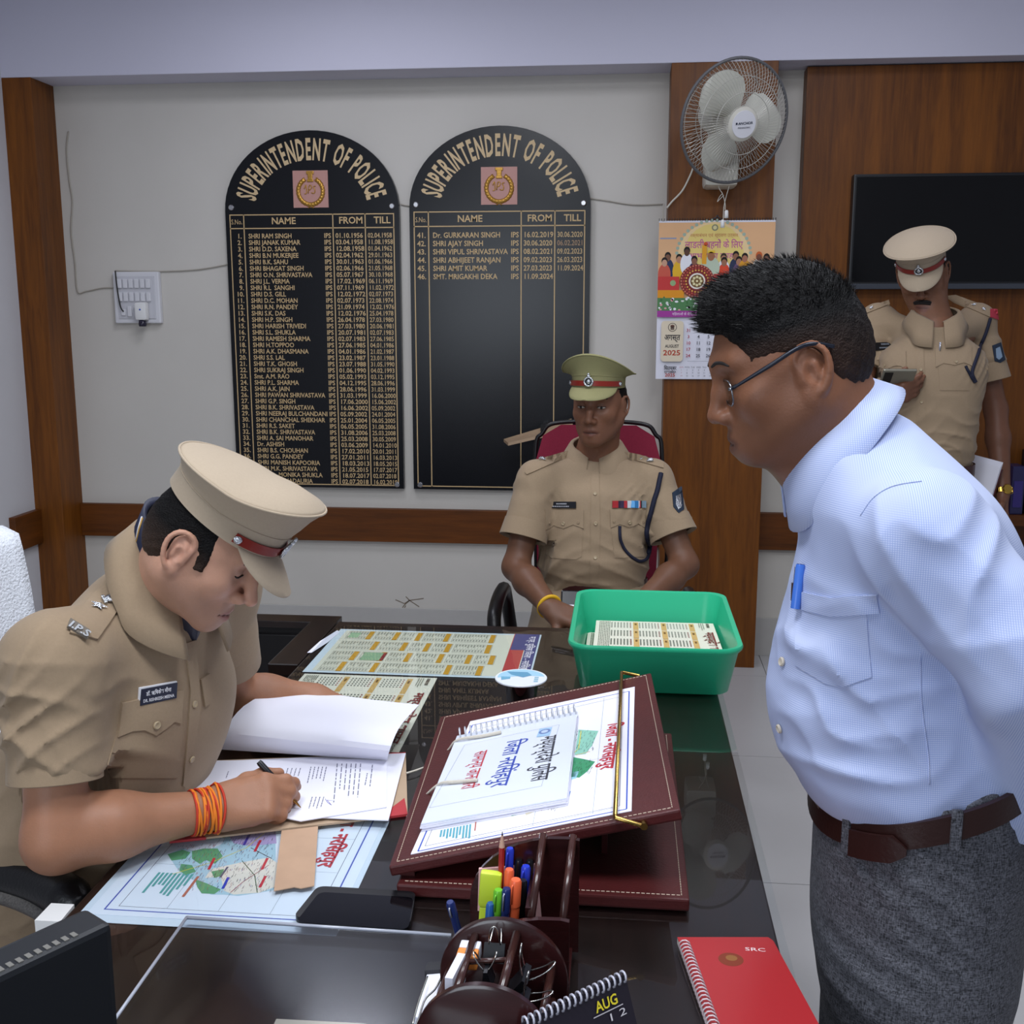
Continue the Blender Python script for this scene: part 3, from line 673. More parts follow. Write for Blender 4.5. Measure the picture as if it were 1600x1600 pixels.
def fcord(px, y, r, name, m): MB().tube(spline([ay(a, b, y) for a, b in px], 26), r, 6).build(name, m, fan, True)
M_cord = mat('cream_cord', '#c9c5b8', 0.6)
fcord([(1119, 280), (1124, 295), (1129, 303), (1133, 318), (1133, 328)], 4.52, 0.0016, 'pull_cord', M_cord)
fcord([(1141, 279), (1139, 292), (1135, 306), (1131, 324), (1130, 344)], 4.52, 0.0016, 'pull_cord', M_cord)
fcord([(1129, 302), (1124, 308), (1121, 315), (1124, 312), (1131, 305)], 4.52, 0.0014, 'cord_knot', M_cord)
for (x, y) in ((1135, 334), (1129, 349)): a = ay(x, y, 4.52); MB().lathe([(0.004, 0.014), (0.0075, 0.010), (0.0085, -0.016), (0, -0.017)], 10, frame(a, x=(1, 0, 0), z=(0, 0, 1))).build('pull_knob', M_wh, fan, True)
fcord([(1083, 262), (1078, 275), (1066, 298), (1050, 315), (1042, 325)], 4.62, 0.004, 'power_cord', M_cord)
wire('wall_wire', [(1037, 318), (1036, 330), (1036, 346)], 'short grey wire dropping behind the calendar corner', 0.003, M_wire, 0.25)

# ================================================================ wall calendar
CY = PY-0.012
k0, k1 = ay(1030, 345, CY), ay(1212, 345, CY); kb = ay(1030, 592, CY); cw, chh = k1[0]-k0[0], k0[2]-kb[2]
calr = thing('wall_calendar', 'hanging wall calendar open at August below the wall fan', 'calendar', (k0[0]+cw/2, CY, kb[2]))
Mc = frame((k0[0], CY, kb[2]), x=(1, 0, 0), y=(0, 0, 1))
MB().box((0, 0, -0.004), (cw, chh, 0), Mc).build('page_block', mat('calendar_paper', '#dcdce6', 0.5), calr)
p = Print(0.0002); p.up(); u = chh/247.0                     # one unit = one photo pixel
def U(x, y): return ((x-1030)*cw/182.0, (592-y)*u)
def R_(x0, y0, x1, y1, c): a, b = U(x0, y1), U(x1, y0); p.rect(*a, *b, c)
def E_(x, y, rx, ry, c): a = U(x, y); p.ell(*a, rx*u, ry*u, c)
R_(1030, 348, 1212, 484, '#e0b184'); p.up(); E_(1117, 398, 56, 51, '#e9cd9a'); p.up(); E_(1117, 396, 47, 46, '#e6cf7c')
p.up()
for k in range(22): a = PI*(0.02+0.96*k/21); E_(1117+58*math.cos(a), 398-53*math.sin(a), 2.6, 2.6, '#9fb1a0')
E_(1118, 356, 5, 5, '#8b8a70'); p.up(); E_(1118, 356, 3, 3, '#d8cf9a')
R_(1032, 371, 1058, 373, '#8c9bb8'); p.up()
a = U(1117, 370); p.text('रक्षाबंधन एवं श्रावण उत्सव', *a, 7*u, '#c07a50', 0.0, align='CENTER', width=74*u)
a = U(1117, 387); p.text('लाडली बहनों के लिए', *a, 15*u, '#c0569a', 0.01, align='CENTER', width=90*u)
a = U(1117, 403); p.text('आभार का उपहार', *a, 12*u, '#c0569a', 0.01, align='CENTER', width=78*u)
p.up()
for (x, y, cl, hd, hr) in [(1045, 402, '#2a3558', '#7a5440', '#1d1714'), (1040, 410, '#c85a48', '#c79a80', '#241c1a'), (1063, 405, '#e0b02c', '#b98668', '#20180f'), (1075, 394, '#e8e8ee', '#5a3d30', '#1d1714'), (1087, 408, '#3a2b50', '#8a5c48', '#16100e'), (1133, 404, '#e4e4ea', '#a87a60', '#3a2c24'), (1134, 410, '#d8492c', '#9a6a50', '#1a1210'), (1152, 401, '#2c3450', '#8e6148', '#1a1210'), (1157, 409, '#6a4a78', '#a87860', '#1a1210'), (1166, 404, '#d89a2a', '#a87058', '#181010'), (1188, 402, '#e4dcd0', '#7a4a38', '#c8602c'), (1200, 405, '#34507c', '#7e5644', '#1c1412')]:
    E_(x, y+18, 10, 17, cl); p.up(); E_(x, y-3.2, 4.9, 6, hr); p.up(); E_(x, y, 4.2, 5.4, hd); p.up()
E_(1112, 418, 15, 18, '#b9c6b0'); p.up(); R_(1099, 383, 1106, 412, '#e0a02c'); E_(1104, 381, 3, 3, '#c8502c'); p.up(); E_(1113, 400, 5.4, 7, '#a06a48'); R_(1108, 391, 1119, 395, '#e8c23a'); p.up()
R_(1030, 431, 1064, 452, '#c23a38'); R_(1118, 427, 1200, 447, '#c23a38'); R_(1030, 452, 1072, 466, '#d99022'); R_(1118, 447, 1212, 462, '#e0b63a'); p.up()
E_(1054, 441, 4.5, 4.5, '#8fa878'); E_(1128, 437, 4.5, 4.5, '#8fa878'); R_(1030, 464, 1212, 484, '#4f7f50'); p.up()
for k in range(90): E_(random.uniform(1031, 1210), random.uniform(463, 483), random.uniform(1.2, 3), random.uniform(1, 2.4), random.choice(['#e9e9ee', '#e9e9ee', '#3f7040', '#cfd8cf', '#d9a0a0']))
p.up(); E_(1092, 438, 27, 26, '#7c2626')
for r, c, n in ((25, '#c87860', 34), (21, '#b85040', 26), (17.5, '#e0b050', 22)):
    p.up()
    for k in range(n): a = 2*PI*k/n; E_(1092+r*math.cos(a), 438+r*math.sin(a)*0.96, 1.3, 1.3, c)
p.up(); E_(1092, 438, 13, 12.5, '#e4dcd0'); p.up(); E_(1092, 438, 10.5, 10, '#6a4a20'); p.up()
for k in range(8): a = 2*PI*k/8; E_(1092+6.5*math.cos(a), 438+6.2*math.sin(a), 2.2, 2.2, '#d8cfa0')
E_(1092, 438, 2, 2, '#d8cfa0')
R_(1030, 484, 1212, 494, '#9c3a92'); p.up(); a = U(1054, 491); p.text('महिलाओं के शैक्षिक, सामाजिक', *a, 5.5*u, '#e8d8ea', 0.0, width=60*u)
a = U(1055, 532); P_ = rrect(35*u, 64*u, 5*u); p.poly([(q[0]+a[0], q[1]+a[1]) for q in P_], '#d9ccb4'); p.up()
E_(1055, 510, 7, 7, '#6b6157'); p.up(); E_(1055, 510, 5.8, 5.8, '#d9ccb4'); p.up(); E_(1055, 508, 3.5, 2.2, '#6b4a40'); R_(1052, 509, 1058, 514, '#6b5a50')
for s, y, sz, c, w_ in (('अगस्त', 530, 11, '#2b2a30', 25), ('AUGUST', 542, 6, '#2b2a30', 22), ('2025', 554, 10, '#b0402e', 27), ('सितम्बर', 577, 7, '#2b2a30', 20), ('SEPTEMBER', 582, 3.6, '#2b2a30', 19), ('2025', 588, 6.5, '#b0402e', 16)):
    a = U(1055 if y < 560 else 1053, y); p.text(s, *a, sz*u*1.15, c, 0.02, align='CENTER', width=w_*u)
for i in range(5):
    for j in range(6):
        n = [[31, 0, 0, 0, 0, 1, 2], [3, 4, 5, 6, 7, 8, 9], [10, 11, 12, 13, 14, 15, 16], [17, 18, 19, 20, 21, 22, 23], [24, 25, 26, 27, 28, 29, 30]][i][j]
        if n: a = U(1081+j*16, 517+i*10.0); p.text(str(n), *a, 7*u, '#a8384a' if j == 0 else '#3a3a44', 0.02, align='CENTER')
for i in range(4):
    for j in range(7): a = U(1071+j*9.2, 574+i*4.6); p.text(['SUN MON TUE WED THU FRI SAT'.split()[j], str(max(1, j)), str(7+j), str(14+j)][i], *a, 3.4*u, '#b0606a' if j == 0 else '#55555f', 0.0, align='CENTER')
R_(1080, 563, 1200, 563.6, '#9a9aa6')
p.build('printed_page', Mc, calr, PRINT)
mb = MB()
for k in range(46):
    x = k*cw/45; mb.tube([(x, chh+0.004+0.005*math.cos(a), 0.005*math.sin(a)) for a in np.linspace(0, 2*PI, 9)[:-1]], 0.0011, 4, Mc, closed=True)
mb.build('wire_binding', mat('dark_wire', '#4a4a4e', 0.4, metal=0.5), calr)
MB().tube(spline([(cw/2-0.018, chh+0.008, 0), (cw/2-0.006, chh+0.010, 0.002), (cw/2, chh+0.020, 0), (cw/2+0.006, chh+0.010, 0.002), (cw/2+0.018, chh+0.008, 0)], 18), 0.0022, 6, Mc).build('hanger', mat('dark_wire'), calr, True)

# ================================================================ the desk
DZ = 0.750                                                      # top of the glass
M_dwood = wood('dark_walnut', '#120c0b', '#241714', 0.3, axis='Y', scale=7)
M_dwoodv = wood('dark_walnut_side', '#0e0a0a', '#1b1311', 0.4, axis='Z', scale=7)
desk = thing('executive_desk', 'large dark walnut desk with a glass top, papers under the glass', 'desk', (-0.25, 1.6, 0))
MB().box((-0.715, 0.55, 0.702), (0.205, 2.66, 0.7415), bev=0.003).build('desktop', M_dwood, desk)
MB().box((-0.08, 0.62, 0.0), (-0.05, 2.62, 0.702)).build('modesty_panel', M_dwoodv, desk)
MB().box((-0.66, 2.56, 0.0), (0.18, 2.62, 0.702)).build('end_panel', M_dwoodv, desk)
MB().box((-0.66, 0.60, 0.0), (0.18, 0.66, 0.702)).build('end_panel', M_dwoodv, desk)
P_ = [(-0.705, 0.55), (0.213, 0.55), (0.213, 2.60), (-0.66, 2.60)]+[(-0.66-0.045*math.sin(a), 2.555+0.045*math.cos(a)) for a in np.linspace(0, PI/2, 6)]
MB().prism(P_, 0.7445, DZ).build('glass_top', glassy('desk_glass', '#fafcfc', 1.5, 0.012), desk)
ec = thing('end_cabinet', 'black wooden cabinet standing flush against the far left desk corner', 'cabinet', (-0.75, 2.5, 0))
MB().box((-0.785, 2.313, 0.0), (-0.72, 2.66, 0.715)).build('carcass', M_dwoodv, ec)
MB().box((-0.788, 2.308, 0.715), (-0.718, 2.662, 0.741), bev=0.002).build('cabinet_top', M_dwood, ec)
c0 = ay(335, 966, 2.95)
bc = thing('side_cabinet', 'low black cabinet behind the writing officer', 'cabinet', (-1.05, 2.98, 0))
MB().box((-1.45, 2.95, 0.0), (-0.81, 3.00, c0[2]-0.02)).build('carcass', M_black, bc)
MB().box((-1.46, 2.94, c0[2]-0.02), (-0.80, 3.01, c0[2]), bev=0.002).build('cabinet_top', M_dwood, bc)
for x in (-1.43, -1.12): MB().box((x, 2.938, 0.06), (x+0.29, 2.95, c0[2]-0.04), bev=0.002).build('cabinet_door', M_black, bc)

UNDER = 0.7425
def pp(x, y, z=UNDER): return az(x, y, z)
def MO(o, z): return frame((o[0], o[1], z), x=(0, -1, 0), y=(1, 0, 0))      # reads for the officer: right = -Y, up = +X
def sheet_px(name, px, z, m, label, cat='paper', th=0.0006, group=None, parent=None):
    P = [tuple(az(x, y, z)[:2]) for x, y in px]; o = MB().prism(P, z, z+th).build(name, m, parent)
    return tag(o, label, cat, group) if parent is None else o
M_paper = mat('white_paper', '#e9e9f4', 0.6, spec=0.2); M_cream = mat('cream_paper', '#d9dccb', 0.6, spec=0.2)
# --- sheet A: directory under the far end of the glass
tA = thing('directory_sheet', 'cream directory sheet of boxed lists under glass at the far desk end', 'paper', (-0.44, 2.44, UNDER))
MB().box((-0.692, 2.255, UNDER), (-0.19, 2.588, UNDER+0.0006)).build('sheet', mat('blue_white_paper', '#cfdde4', 0.55), tA)
p = Print(0.00012); LA, HA = 0.333, 0.502                       # local x 0..LA (right for the officer), y 0..HA (up)
p.up(); p.rect(0.010, 0.018, LA-0.012, HA-0.012, '#dcdac6'); p.up(); p.rect(0.0, HA-0.066, LA, HA-0.032, '#b9433f'); p.up(); p.rect(0.0, HA-0.030, LA, HA-0.004, '#39407c'); p.rect(0.0, HA-0.064, 0.13, HA-0.030, '#39407c')
p.up(); p.text('म.प्र. पुलिस जिला - नरसिंहपुर', 0.02, HA-0.027, 0.022, '#e6e0e8', 0.02, width=LA-0.06)
for (x0, ys) in ((0.016, [0.03, 0.10, 0.165, 0.22, 0.29, 0.40]), (0.098, [0.03, 0.13, 0.20, 0.255, 0.305, 0.40]), (0.178, [0.03, 0.10, 0.165, 0.225, 0.30, 0.365]), (0.256, [0.03, 0.09, 0.165, 0.33, 0.40])):
    ys = ys+[0.418]
    for a, b in zip(ys[:-1], ys[1:]):
        if b-a < 0.022: continue
        x1 = x0+0.066; p.outline(x0, a, x1, b-0.006, 0.0008, '#6a6a58'); p.rect(x0, b-0.020, x1, b-0.008, '#c8962c'); nr = int((b-a-0.02)/0.007)
        for k in range(nr): yy = a+0.003+k*0.007; p.rect(x0+0.003, yy+0.004, x1-0.003, yy+0.0045, '#8a8a78'); p.rect(x0+0.004, yy, x0+0.004+random.uniform(0.012, 0.03), yy+0.0022, '#7d7d6e'); p.rect(x1-0.022, yy, x1-0.006, yy+0.0022, '#85857a')
        for c in (x0+0.009, x1-0.026): p.rect(c, a, c+0.0006, b-0.02, '#7d7d6a')
p.up(); p.rect(0.183, 0.105, 0.24, 0.150, '#8fb08a'); p.rect(0.183, 0.150, 0.24, 0.158, '#8c3030'); p.rect(0.03, 0.035, 0.07, 0.06, '#9fbf98')
p.build('printed_lists', MO((-0.692, 2.588), UNDER+0.0007), tA)
# --- sheet B: yearly calendar half under the turned page
def year_calendar(name, label, M, LB, HB, parent_loc, side='#dddac8'):
    t = thing(name, label, 'calendar', parent_loc)
    MB().box((0, 0, 0), (LB, HB, 0.0006), M).build('sheet', mat('calendar_card', side, 0.55), t)
    p = Print(0.00012); p.z = 0.0007
    for j in range(4):
        x0 = 0.012+j*(LB-0.02)/4
        for i in range(3):
            y1 = HB*0.83-i*HB*0.235; p.rect(x0, y1-0.012, x0+(LB-0.02)/4-0.006, y1, '#c9a565')
            p.up(); p.rect(x0+0.012, y1-0.0085, x0+0.030, y1-0.0035, '#7a5a2c')
            for r in range(7):
                for c in range(5): p.rect(x0+0.006+c*0.0115, y1-0.020-r*0.0072, x0+0.006+c*0.0115+0.0055, y1-0.020-r*0.0072+0.0034, '#8c4a4a' if r == 0 else '#5d6258')
    p.scribble(0.012, 0.008, LB-0.01, HB*0.125, 7, '#74786a', 0.4, jag=False)
    p.text('मध्यप्रदेश शासन', 0.10, HB*0.905, 0.028, '#7a2c2a', 0.02, width=LB-0.15); p.text('2025', LB-0.045, HB*0.91, 0.020, '#4a4a44'); p.scribble(0.01, HB*0.925, 0.07, HB*0.965, 1, '#5a5248', 0.6); p.scribble(0.01, HB*0.865, 0.08, HB*0.915, 3, '#74786a', 0.4)
    p.rect(LB-0.012, HB*0.86, LB, HB, '#8c2a34'); p.build('printed_dates', M, t); return t
year_calendar('year_calendar', 'cream year calendar under glass behind the turned page', MO((-0.683, 2.243), UNDER), 0.425, 0.293, (-0.53, 2.03, UNDER))
o = sheet_px('paper_slip', [(527, 985), (500, 1002), (480, 1020), (487, 1020), (512, 1004), (531, 988)], DZ-0.0065, M_paper, 'white paper slip poking out under the far left glass corner')

# --- map sheet under the glass in front of the officer
def px_map(p, f, scale=1.0):
    """district map drawn from outlines given in photo pixels; f maps a pixel to local xy"""
    def poly(P, c): p.poly([f(*q) for q in P], c)
    poly([(262, 1335), (285, 1325), (315, 1332), (345, 1320), (352, 1312), (350, 1298), (430, 1290), (432, 1390), (405, 1395), (372, 1400), (350, 1398), (330, 1398), (312, 1390), (305, 1376), (285, 1368), (275, 1355)], '#a9c8d8'); p.up()
    poly([(375, 1348), (420, 1340), (436, 1350), (432, 1385), (405, 1395), (365, 1398), (350, 1392), (345, 1370), (320, 1372), (330, 1358)], '#dcd6cc')
    poly([(350, 1295), (430, 1290), (432, 1318), (392, 1322), (365, 1318)], '#b3a2cc'); p.up()
    for P in ([(262, 1335), (285, 1328), (298, 1332), (290, 1342), (268, 1345)], [(300, 1330), (318, 1326), (340, 1326), (348, 1338), (336, 1350), (322, 1344), (312, 1350), (300, 1342)], [(283, 1350), (300, 1352), (306, 1362), (290, 1368), (280, 1360)], [(305, 1374), (322, 1380), (345, 1390), (335, 1397), (315, 1396), (308, 1386)], [(330, 1362), (350, 1358), (348, 1368), (335, 1372)], [(345, 1298), (356, 1296), (358, 1306), (348, 1310)]): poly(P, '#5d9a70')
    p.up()
    for k in range(520):
        x, y = random.uniform(275, 428), random.uniform(1300, 1395)
        if x < 300 and y > 1362 or x < 345 and y < 1322: continue
        c = random.choice(['#4a4a50', '#4a4a50', '#6d5a6a', '#a03a48', '#3a4aa0']); l = random.uniform(2, 5); p.line([f(x, y), f(x+l*0.5, y-l)], 0.0005*scale, c)
    for P, c in (([(270, 1366), (330, 1348), (385, 1325), (415, 1300)], '#d8c83c'), ([(378, 1345), (398, 1368), (402, 1395)], '#3c5a3c'), ([(392, 1325), (425, 1342)], '#40303a'), ([(360, 1395), (380, 1378), (420, 1352)], '#a04858')): p.line([f(*q) for q in P], 0.0012*scale, c)
    p.up()
    for (x, y, c) in ((330, 1350, '#c03040'), (352, 1380, '#3040b0'), (402, 1322, '#c03040'), (413, 1350, '#c03040'), (410, 1378, '#c03040'), (385, 1312, '#5040a0')): p.line([f(x-4, y+9), f(x+5, y-9)], 0.0040*scale, c)
tM = thing('district_map', 'district map sheet lying under the glass before the writing officer', 'map', (-0.53, 1.4, UNDER))
MB().box((-0.700, 1.245, UNDER), (-0.350, 1.70, UNDER+0.0005)).build('backing_sheet', mat('pale_blue_paper', '#cfdcea', 0.55), tM)
MB().box((-0.690, 1.262, UNDER+0.0006), (-0.358, 1.70, UNDER+0.0010)).build('sheet', mat('map_paper', '#dbe4f2', 0.55), tM)
OM = A(-0.690, 1.70); Mm = MO(OM, UNDER+0.0011); HM, LM = 0.332, 0.438
def fm(x, y): v = az(x, y, UNDER+0.001); return (OM[1]-v[1], v[0]-OM[0])
p = Print(0.00008); p.outline(-0.02, 0.018, LM-0.012, HM-0.016, 0.0022, '#3f55b0'); p.outline(-0.02, 0.034, LM-0.022, HM-0.030, 0.0008, '#555a70')
for y in (0.10, 0.17, 0.24): p.rect(0, y, LM-0.022, y+0.0006, '#8c98a8')
for x in (0.30, 0.20): p.rect(x, 0.034, x+0.0006, HM-0.03, '#8c98a8')
px_map(p, fm); p.up(); p.text('जिला - नरसिंहपुर', LM-0.335, HM-0.064, 0.030, '#b8323e', 0.03, width=0.185)
for k in range(9): p.rect(0.325, 0.05+k*0.006, 0.325+random.uniform(0.03, 0.06), 0.0535+k*0.006, '#58a0a0')
p.rect(0.33, 0.108, 0.385, 0.112, '#b06858'); p.rect(0.30, 0.14, 0.33, 0.143, '#555a70'); p.build('printed_map', Mm, tM)

# --- file folder and papers
zf = DZ+0.0005
fo = thing('file_folder', 'open brown card file folder with red corners under the signed papers', 'folder', (-0.52, 1.62, DZ))
FC = [(265, 1318), (637, 1275), (634, 1178), (300, 1192)]
MB().prism([tuple(az(x, y, zf)[:2]) for x, y in FC], zf, zf+0.003).build('cover', mat('brown_card', '#b39a80', 0.7, noise=0.06, nscale=14), fo)
M_redcl = mat('red_bookcloth', '#b03338', 0.6, bump=0.1, bscale=300)
for P in ([(265, 1318), (300, 1298), (322, 1312)], [(637, 1275), (632, 1250), (608, 1268), (600, 1280)], [(300, 1192), (318, 1191), (298, 1222)], [(634, 1178), (604, 1180), (606, 1200), (630, 1196)]):
    MB().prism([tuple(az(x, y, zf)[:2]) for x, y in P], zf-0.0001, zf+0.0036).build('corner', M_redcl, fo)
o = sheet_px('card_flap', [(440, 1299), (497, 1292), (491, 1385), (470, 1389), (460, 1387), (428, 1393)], DZ+0.0002, mat('tan_card', '#b8977c', 0.7, noise=0.08, nscale=18), 'torn tan card strip lying across the district map', 'card', th=0.0012)
zs_ = zf+0.0042
STK = [[(336, 1216), (610, 1190), (606, 1283), (336, 1288)], [(300, 1190), (607, 1192), (606, 1268), (316, 1285)], [(305, 1192), (634, 1178), (607, 1283), (300, 1270)], [(312, 1190), (605, 1187), (604, 1262), (470, 1284), (300, 1250)]]
LB_ = ['bottom white page of the signed stack, skewed', 'second white page of the signed stack', 'white page of the stack poking out at its right end', 'top typed white page the officer is signing']
for k, P in enumerate(STK[1:]):
    z = zs_+k*0.0022; o = sheet_px('document_page', P, z, M_paper, LB_[k+1], 'paper', th=0.0016, group='pages of the signed stack')
zt_ = zs_+2*0.0022+0.0018
OD = az(312, 1190, zt_); p = Print(0.0001)
def fd_(x, y): v = az(x, y, zt_); return (OD[1]-v[1], v[0]-OD[0])
Md = MO(OD, zt_); INK = '#6f6f86'
def typed(x, y0, y1, n, dx):           # columns of type run along the officer's lines, one line per photo column
    for k in range(n):
        a, b = fd_(x+k*dx, y0), fd_(x+k*dx-6, y1); e = random.uniform(0.6, 1.0); q = 0.0
        while q < e:
            w = random.uniform(0.05, 0.16); p.line([(a[0]+(b[0]-a[0])*q, a[1]+(b[1]-a[1])*q), (a[0]+(b[0]-a[0])*min(q+w, e), a[1]+(b[1]-a[1])*min(q+w, e))], 0.0016, INK); q += w+0.03
typed(582, 1195, 1245, 1, 6); typed(574, 1208, 1238, 1, 6); typed(527, 1193, 1258, 6, 7.3); typed(486, 1198, 1225, 5, 6); typed(450, 1200, 1220, 4, 6.5); typed(394, 1206, 1216, 4, 6); typed(357, 1205, 1222, 1, 6); typed(488, 1245, 1265, 4, 6)
p.line([fd_(508, 1248), fd_(512, 1254), fd_(518, 1258), fd_(511, 1250), fd_(520, 1251)], 0.0008, '#5a4aa0'); p.build('typed_text', Md, bpy.data.objects['document_page.002'], kind='stuff')
# turned page, bending over to the far side
pr = spline([[337, 1170], [352, 1138], [385, 1100], [445, 1071]], 12); pr2 = spline([[605, 1187], [610, 1168], [625, 1135], [655, 1101]], 12); V = []; nu = 16
zz = spline([[0.763], [0.80], [0.815], [0.79]], 12)[:, 0]
for i in range(12):
    for j in range(nu):
        t = j/(nu-1); x, y = pr[i]*(1-t)+pr2[i]*t; y += (math.sin(PI*t)*3 if i == 11 else 0)+(14*math.sin(PI*t)**1*(1-i/11) if False else 0); z = zz[i]+0.006*math.sin(PI*t)*(i/11)
        V.append(az(x, y, z))
V = np.array(V); F = [(i*nu+j, i*nu+j+1, (i+1)*nu+j+1, (i+1)*nu+j) for i in range(11) for j in range(nu-1)]; n0 = len(V); W = V-A(0, 0, 0.0008)
F += [tuple(q+n0 for q in f[::-1]) for f in F]
ringp = list(range(nu))+[i*nu+nu-1 for i in range(1, 12)]+[11*nu+j for j in range(nu-2, -1, -1)]+[i*nu for i in range(10, 0, -1)]
F += [(ringp[(i+1) % len(ringp)], ringp[i], ringp[i]+n0, ringp[(i+1) % len(ringp)]+n0) for i in range(len(ringp))]
tag(mk('turned_page', np.vstack([V, W]), F, M_paper, None, True, autosmooth=40), 'blank white page turned back in a curve over the stack', 'paper')

# --- phone on the desk
def slab_px(P, z0, z1, r, name, m, parent=None, shrink=0.0):
    C = np.array([az(x, y, z0)[:2] for x, y in P]); c = C.mean(0); C = c+(C-c)*(1-shrink); out = []
    for i in range(4):
        a, b, d = C[i], C[i-1], C[(i+1) % 4]; u, v = nrm(b-a), nrm(d-a)
        for t in np.linspace(0, 1, 6): s = 1-t; out.append(a+u*r*(s**2)*1.0+v*r*(t**2))
    return MB().prism([tuple(q) for q in out], z0, z1)
PH = [(458, 1442), (641, 1454), (650, 1402), (497, 1393)]
ph = thing('smartphone', 'black smartphone lying face up between map and leather stand', 'phone', az(555, 1425, DZ))
slab_px(PH, DZ, DZ+0.0085, 0.012, '', None).build('body', mat('phone_body', '#0b0c10', 0.3), ph, True, autosmooth=30)
slab_px(PH, DZ+0.0085, DZ+0.0092, 0.011, '', None, shrink=0.04).build('screen', mat('phone_glass', '#07080c', 0.06), ph, True, autosmooth=30)
a, b = az(566, 1449, DZ), az(585, 1450, DZ); MB().tube([a+A(0, -0.0005, 0.0045), b+A(0, -0.0005, 0.0045)], 0.0012, 6).build('side_button', mat('dark_steel', '#3a3c42', 0.3, metal=0.8), ph)
# --- clear acrylic writing sheet
ac = thing('acrylic_sheet', 'clear acrylic writing sheet lying on the near desk end', 'sheet', az(450, 1540, DZ))
AC = [tuple(az(x, y, DZ)[:2]) for x, y in ((292, 1440), (705, 1468), (700, 1700), (110, 1700))]
MB().prism(AC, DZ+0.0004, DZ+0.0055).build('pane', glassy('acrylic', '#eef0f4', 1.85, 0.18), ac)
mb = MB(); q = [A(*AC[i], DZ+0.0058) for i in (3, 0, 1)]; mb.tube([q[0], q[1]], 0.0022, 6); mb.tube([q[1], q[2]], 0.0022, 6); mb.build('polished_edge', mat('acrylic_edge', '#a8acb8', 0.15, spec=0.8), ac, True)
r0 = az(432, 1597, DZ+0.006); MB().box((0, -0.03, 0), (0.10, 0.0, 0.004), frame(r0, x=(1, 0.02, 0), z=(0, 0, 1))).build('ruler', mat('steel_ruler', '#a9a79e', 0.3, metal=0.6), None); tag(bpy.data.objects['ruler'], 'pale metal ruler at the bottom edge on the acrylic', 'ruler')

# --- monitor, seen from behind at the near left
zt = 0.965; q = [az(153, 1420, zt), az(175, 1442, zt), az(0, 1555, zt), az(0, 1490, zt)]; ex = nrm((q[0]-q[3])[:2]); ex = A(ex[0], ex[1], 0); ey = A(-ex[1], ex[0], 0); th = abs(np.dot(q[0]-q[1], ey))+0.012
Mn = frame(q[1]-A(0, 0, zt)+A(0, 0, 0), x=ex, z=(0, 0, 1)); LMn = 0.46
mon = thing('computer_monitor', 'back of a black monitor at the near left corner', 'monitor', xf(Mn, [(-0.23, 0.02, DZ)])[0])
MB().box((-LMn, 0, 0.80), (0, th, zt), Mn, bev=0.006).build('housing', mat('monitor_plastic', '#15181d', 0.5), mon)
for k in range(30): MB().box((-0.035-k*0.0085, 0.005, zt-0.001), (-0.035-k*0.0085+0.0045, 0.013, zt+0.0008), Mn).build('vent_slot', mat('vent_grey', '#6d6b66', 0.6), mon)
MB().box((-0.26, 0.005, DZ+0.012), (-0.20, 0.025, 0.81), Mn).build('stand_neck', mat('monitor_plastic'), mon)
MB().box((-0.33, -0.06, DZ), (-0.13, 0.09, DZ+0.012), Mn, bev=0.004).build('stand_foot', mat('monitor_plastic'), mon)

# --- leather book stand
M_lea = mat('maroon_leather', '#4a1a1a', 0.42, noise=0.10, nscale=40, bump=0.12, bscale=260, spec=0.45)
M_stitch = mat('stitch_thread', '#cbb9a4', 0.7)
bs = thing('book_stand', 'maroon leather reading stand tilted up toward the standing man', 'stand', (-0.1, 1.62, DZ))
X0, X1, Y0, Y1 = -0.291, 0.097, 1.335, 1.915
MB().box((X0, Y0, DZ), (X1, Y1, DZ+0.017), bev=0.003).build('base_board', M_lea, bs)
B0 = A(-0.300, 1.345, DZ+0.022); ux = nrm(A(0.386, 0.018, 0.092)); uy = A(0, 1, 0); uy = nrm(uy-ux*np.dot(uy, ux)); un = np.cross(ux, uy); BL, BD = 0.398, 0.575
MT = np.eye(4); MT[:3, 0] = ux; MT[:3, 1] = uy; MT[:3, 2] = un; MT[:3, 3] = B0
MB().box((0, 0, 0), (BL, BD, 0.015), MT, bev=0.003).build('tilted_board', M_lea, bs)
def stitches(M, L, W, z, ins, sides):
    mb = MB()
    for (a, b) in sides:
        a, b = A(*a), A(*b); n = int(np.linalg.norm(b-a)/0.0065)
        for k in range(n): s0 = a+(b-a)*k/n; s1 = a+(b-a)*(k+0.7)/n; mb.tube([(s0[0], s0[1], z), (s1[0], s1[1], z)], 0.0006, 4, M, cap=False)
    return mb
i_ = 0.010; stitches(MT, BL, BD, 0.0154, i_, [((i_, i_), (BL-i_, i_)), ((BL-i_, i_), (BL-i_, BD-i_)), ((BL-i_, BD-i_), (i_, BD-i_)), ((i_, BD-i_), (i_, i_))]).build('stitching', M_stitch, bs)
MBs = np.eye(4); MBs[:3, 3] = (X0, Y0, DZ+0.0172); stitches(MBs, 0, 0, 0.0002, i_, [((i_, i_), (X1-X0-i_, i_)), ((X1-X0-i_, i_), (X1-X0-i_, Y1-Y0-i_))]).build('stitching', M_stitch, bs)
MB().box((-0.02, 1.45, DZ+0.017), (-0.012, 1.80, DZ+0.083)).build('prop', M_lea, bs)
MB().box((X0, 1.36, DZ+0.017), (X0+0.02, 1.90, DZ+0.0225)).build('hinge', M_lea, bs)
def inc(x, y, h=0.015):
    d = ray(x, y); n = un; o = B0+un*h; t = np.dot(o-CAM, n)/np.dot(d, n); return CAM+d*t
def il(x, y, h=0.015): v = inc(x, y, h)-B0; return (float(np.dot(v, ux)), float(np.dot(v, uy)))
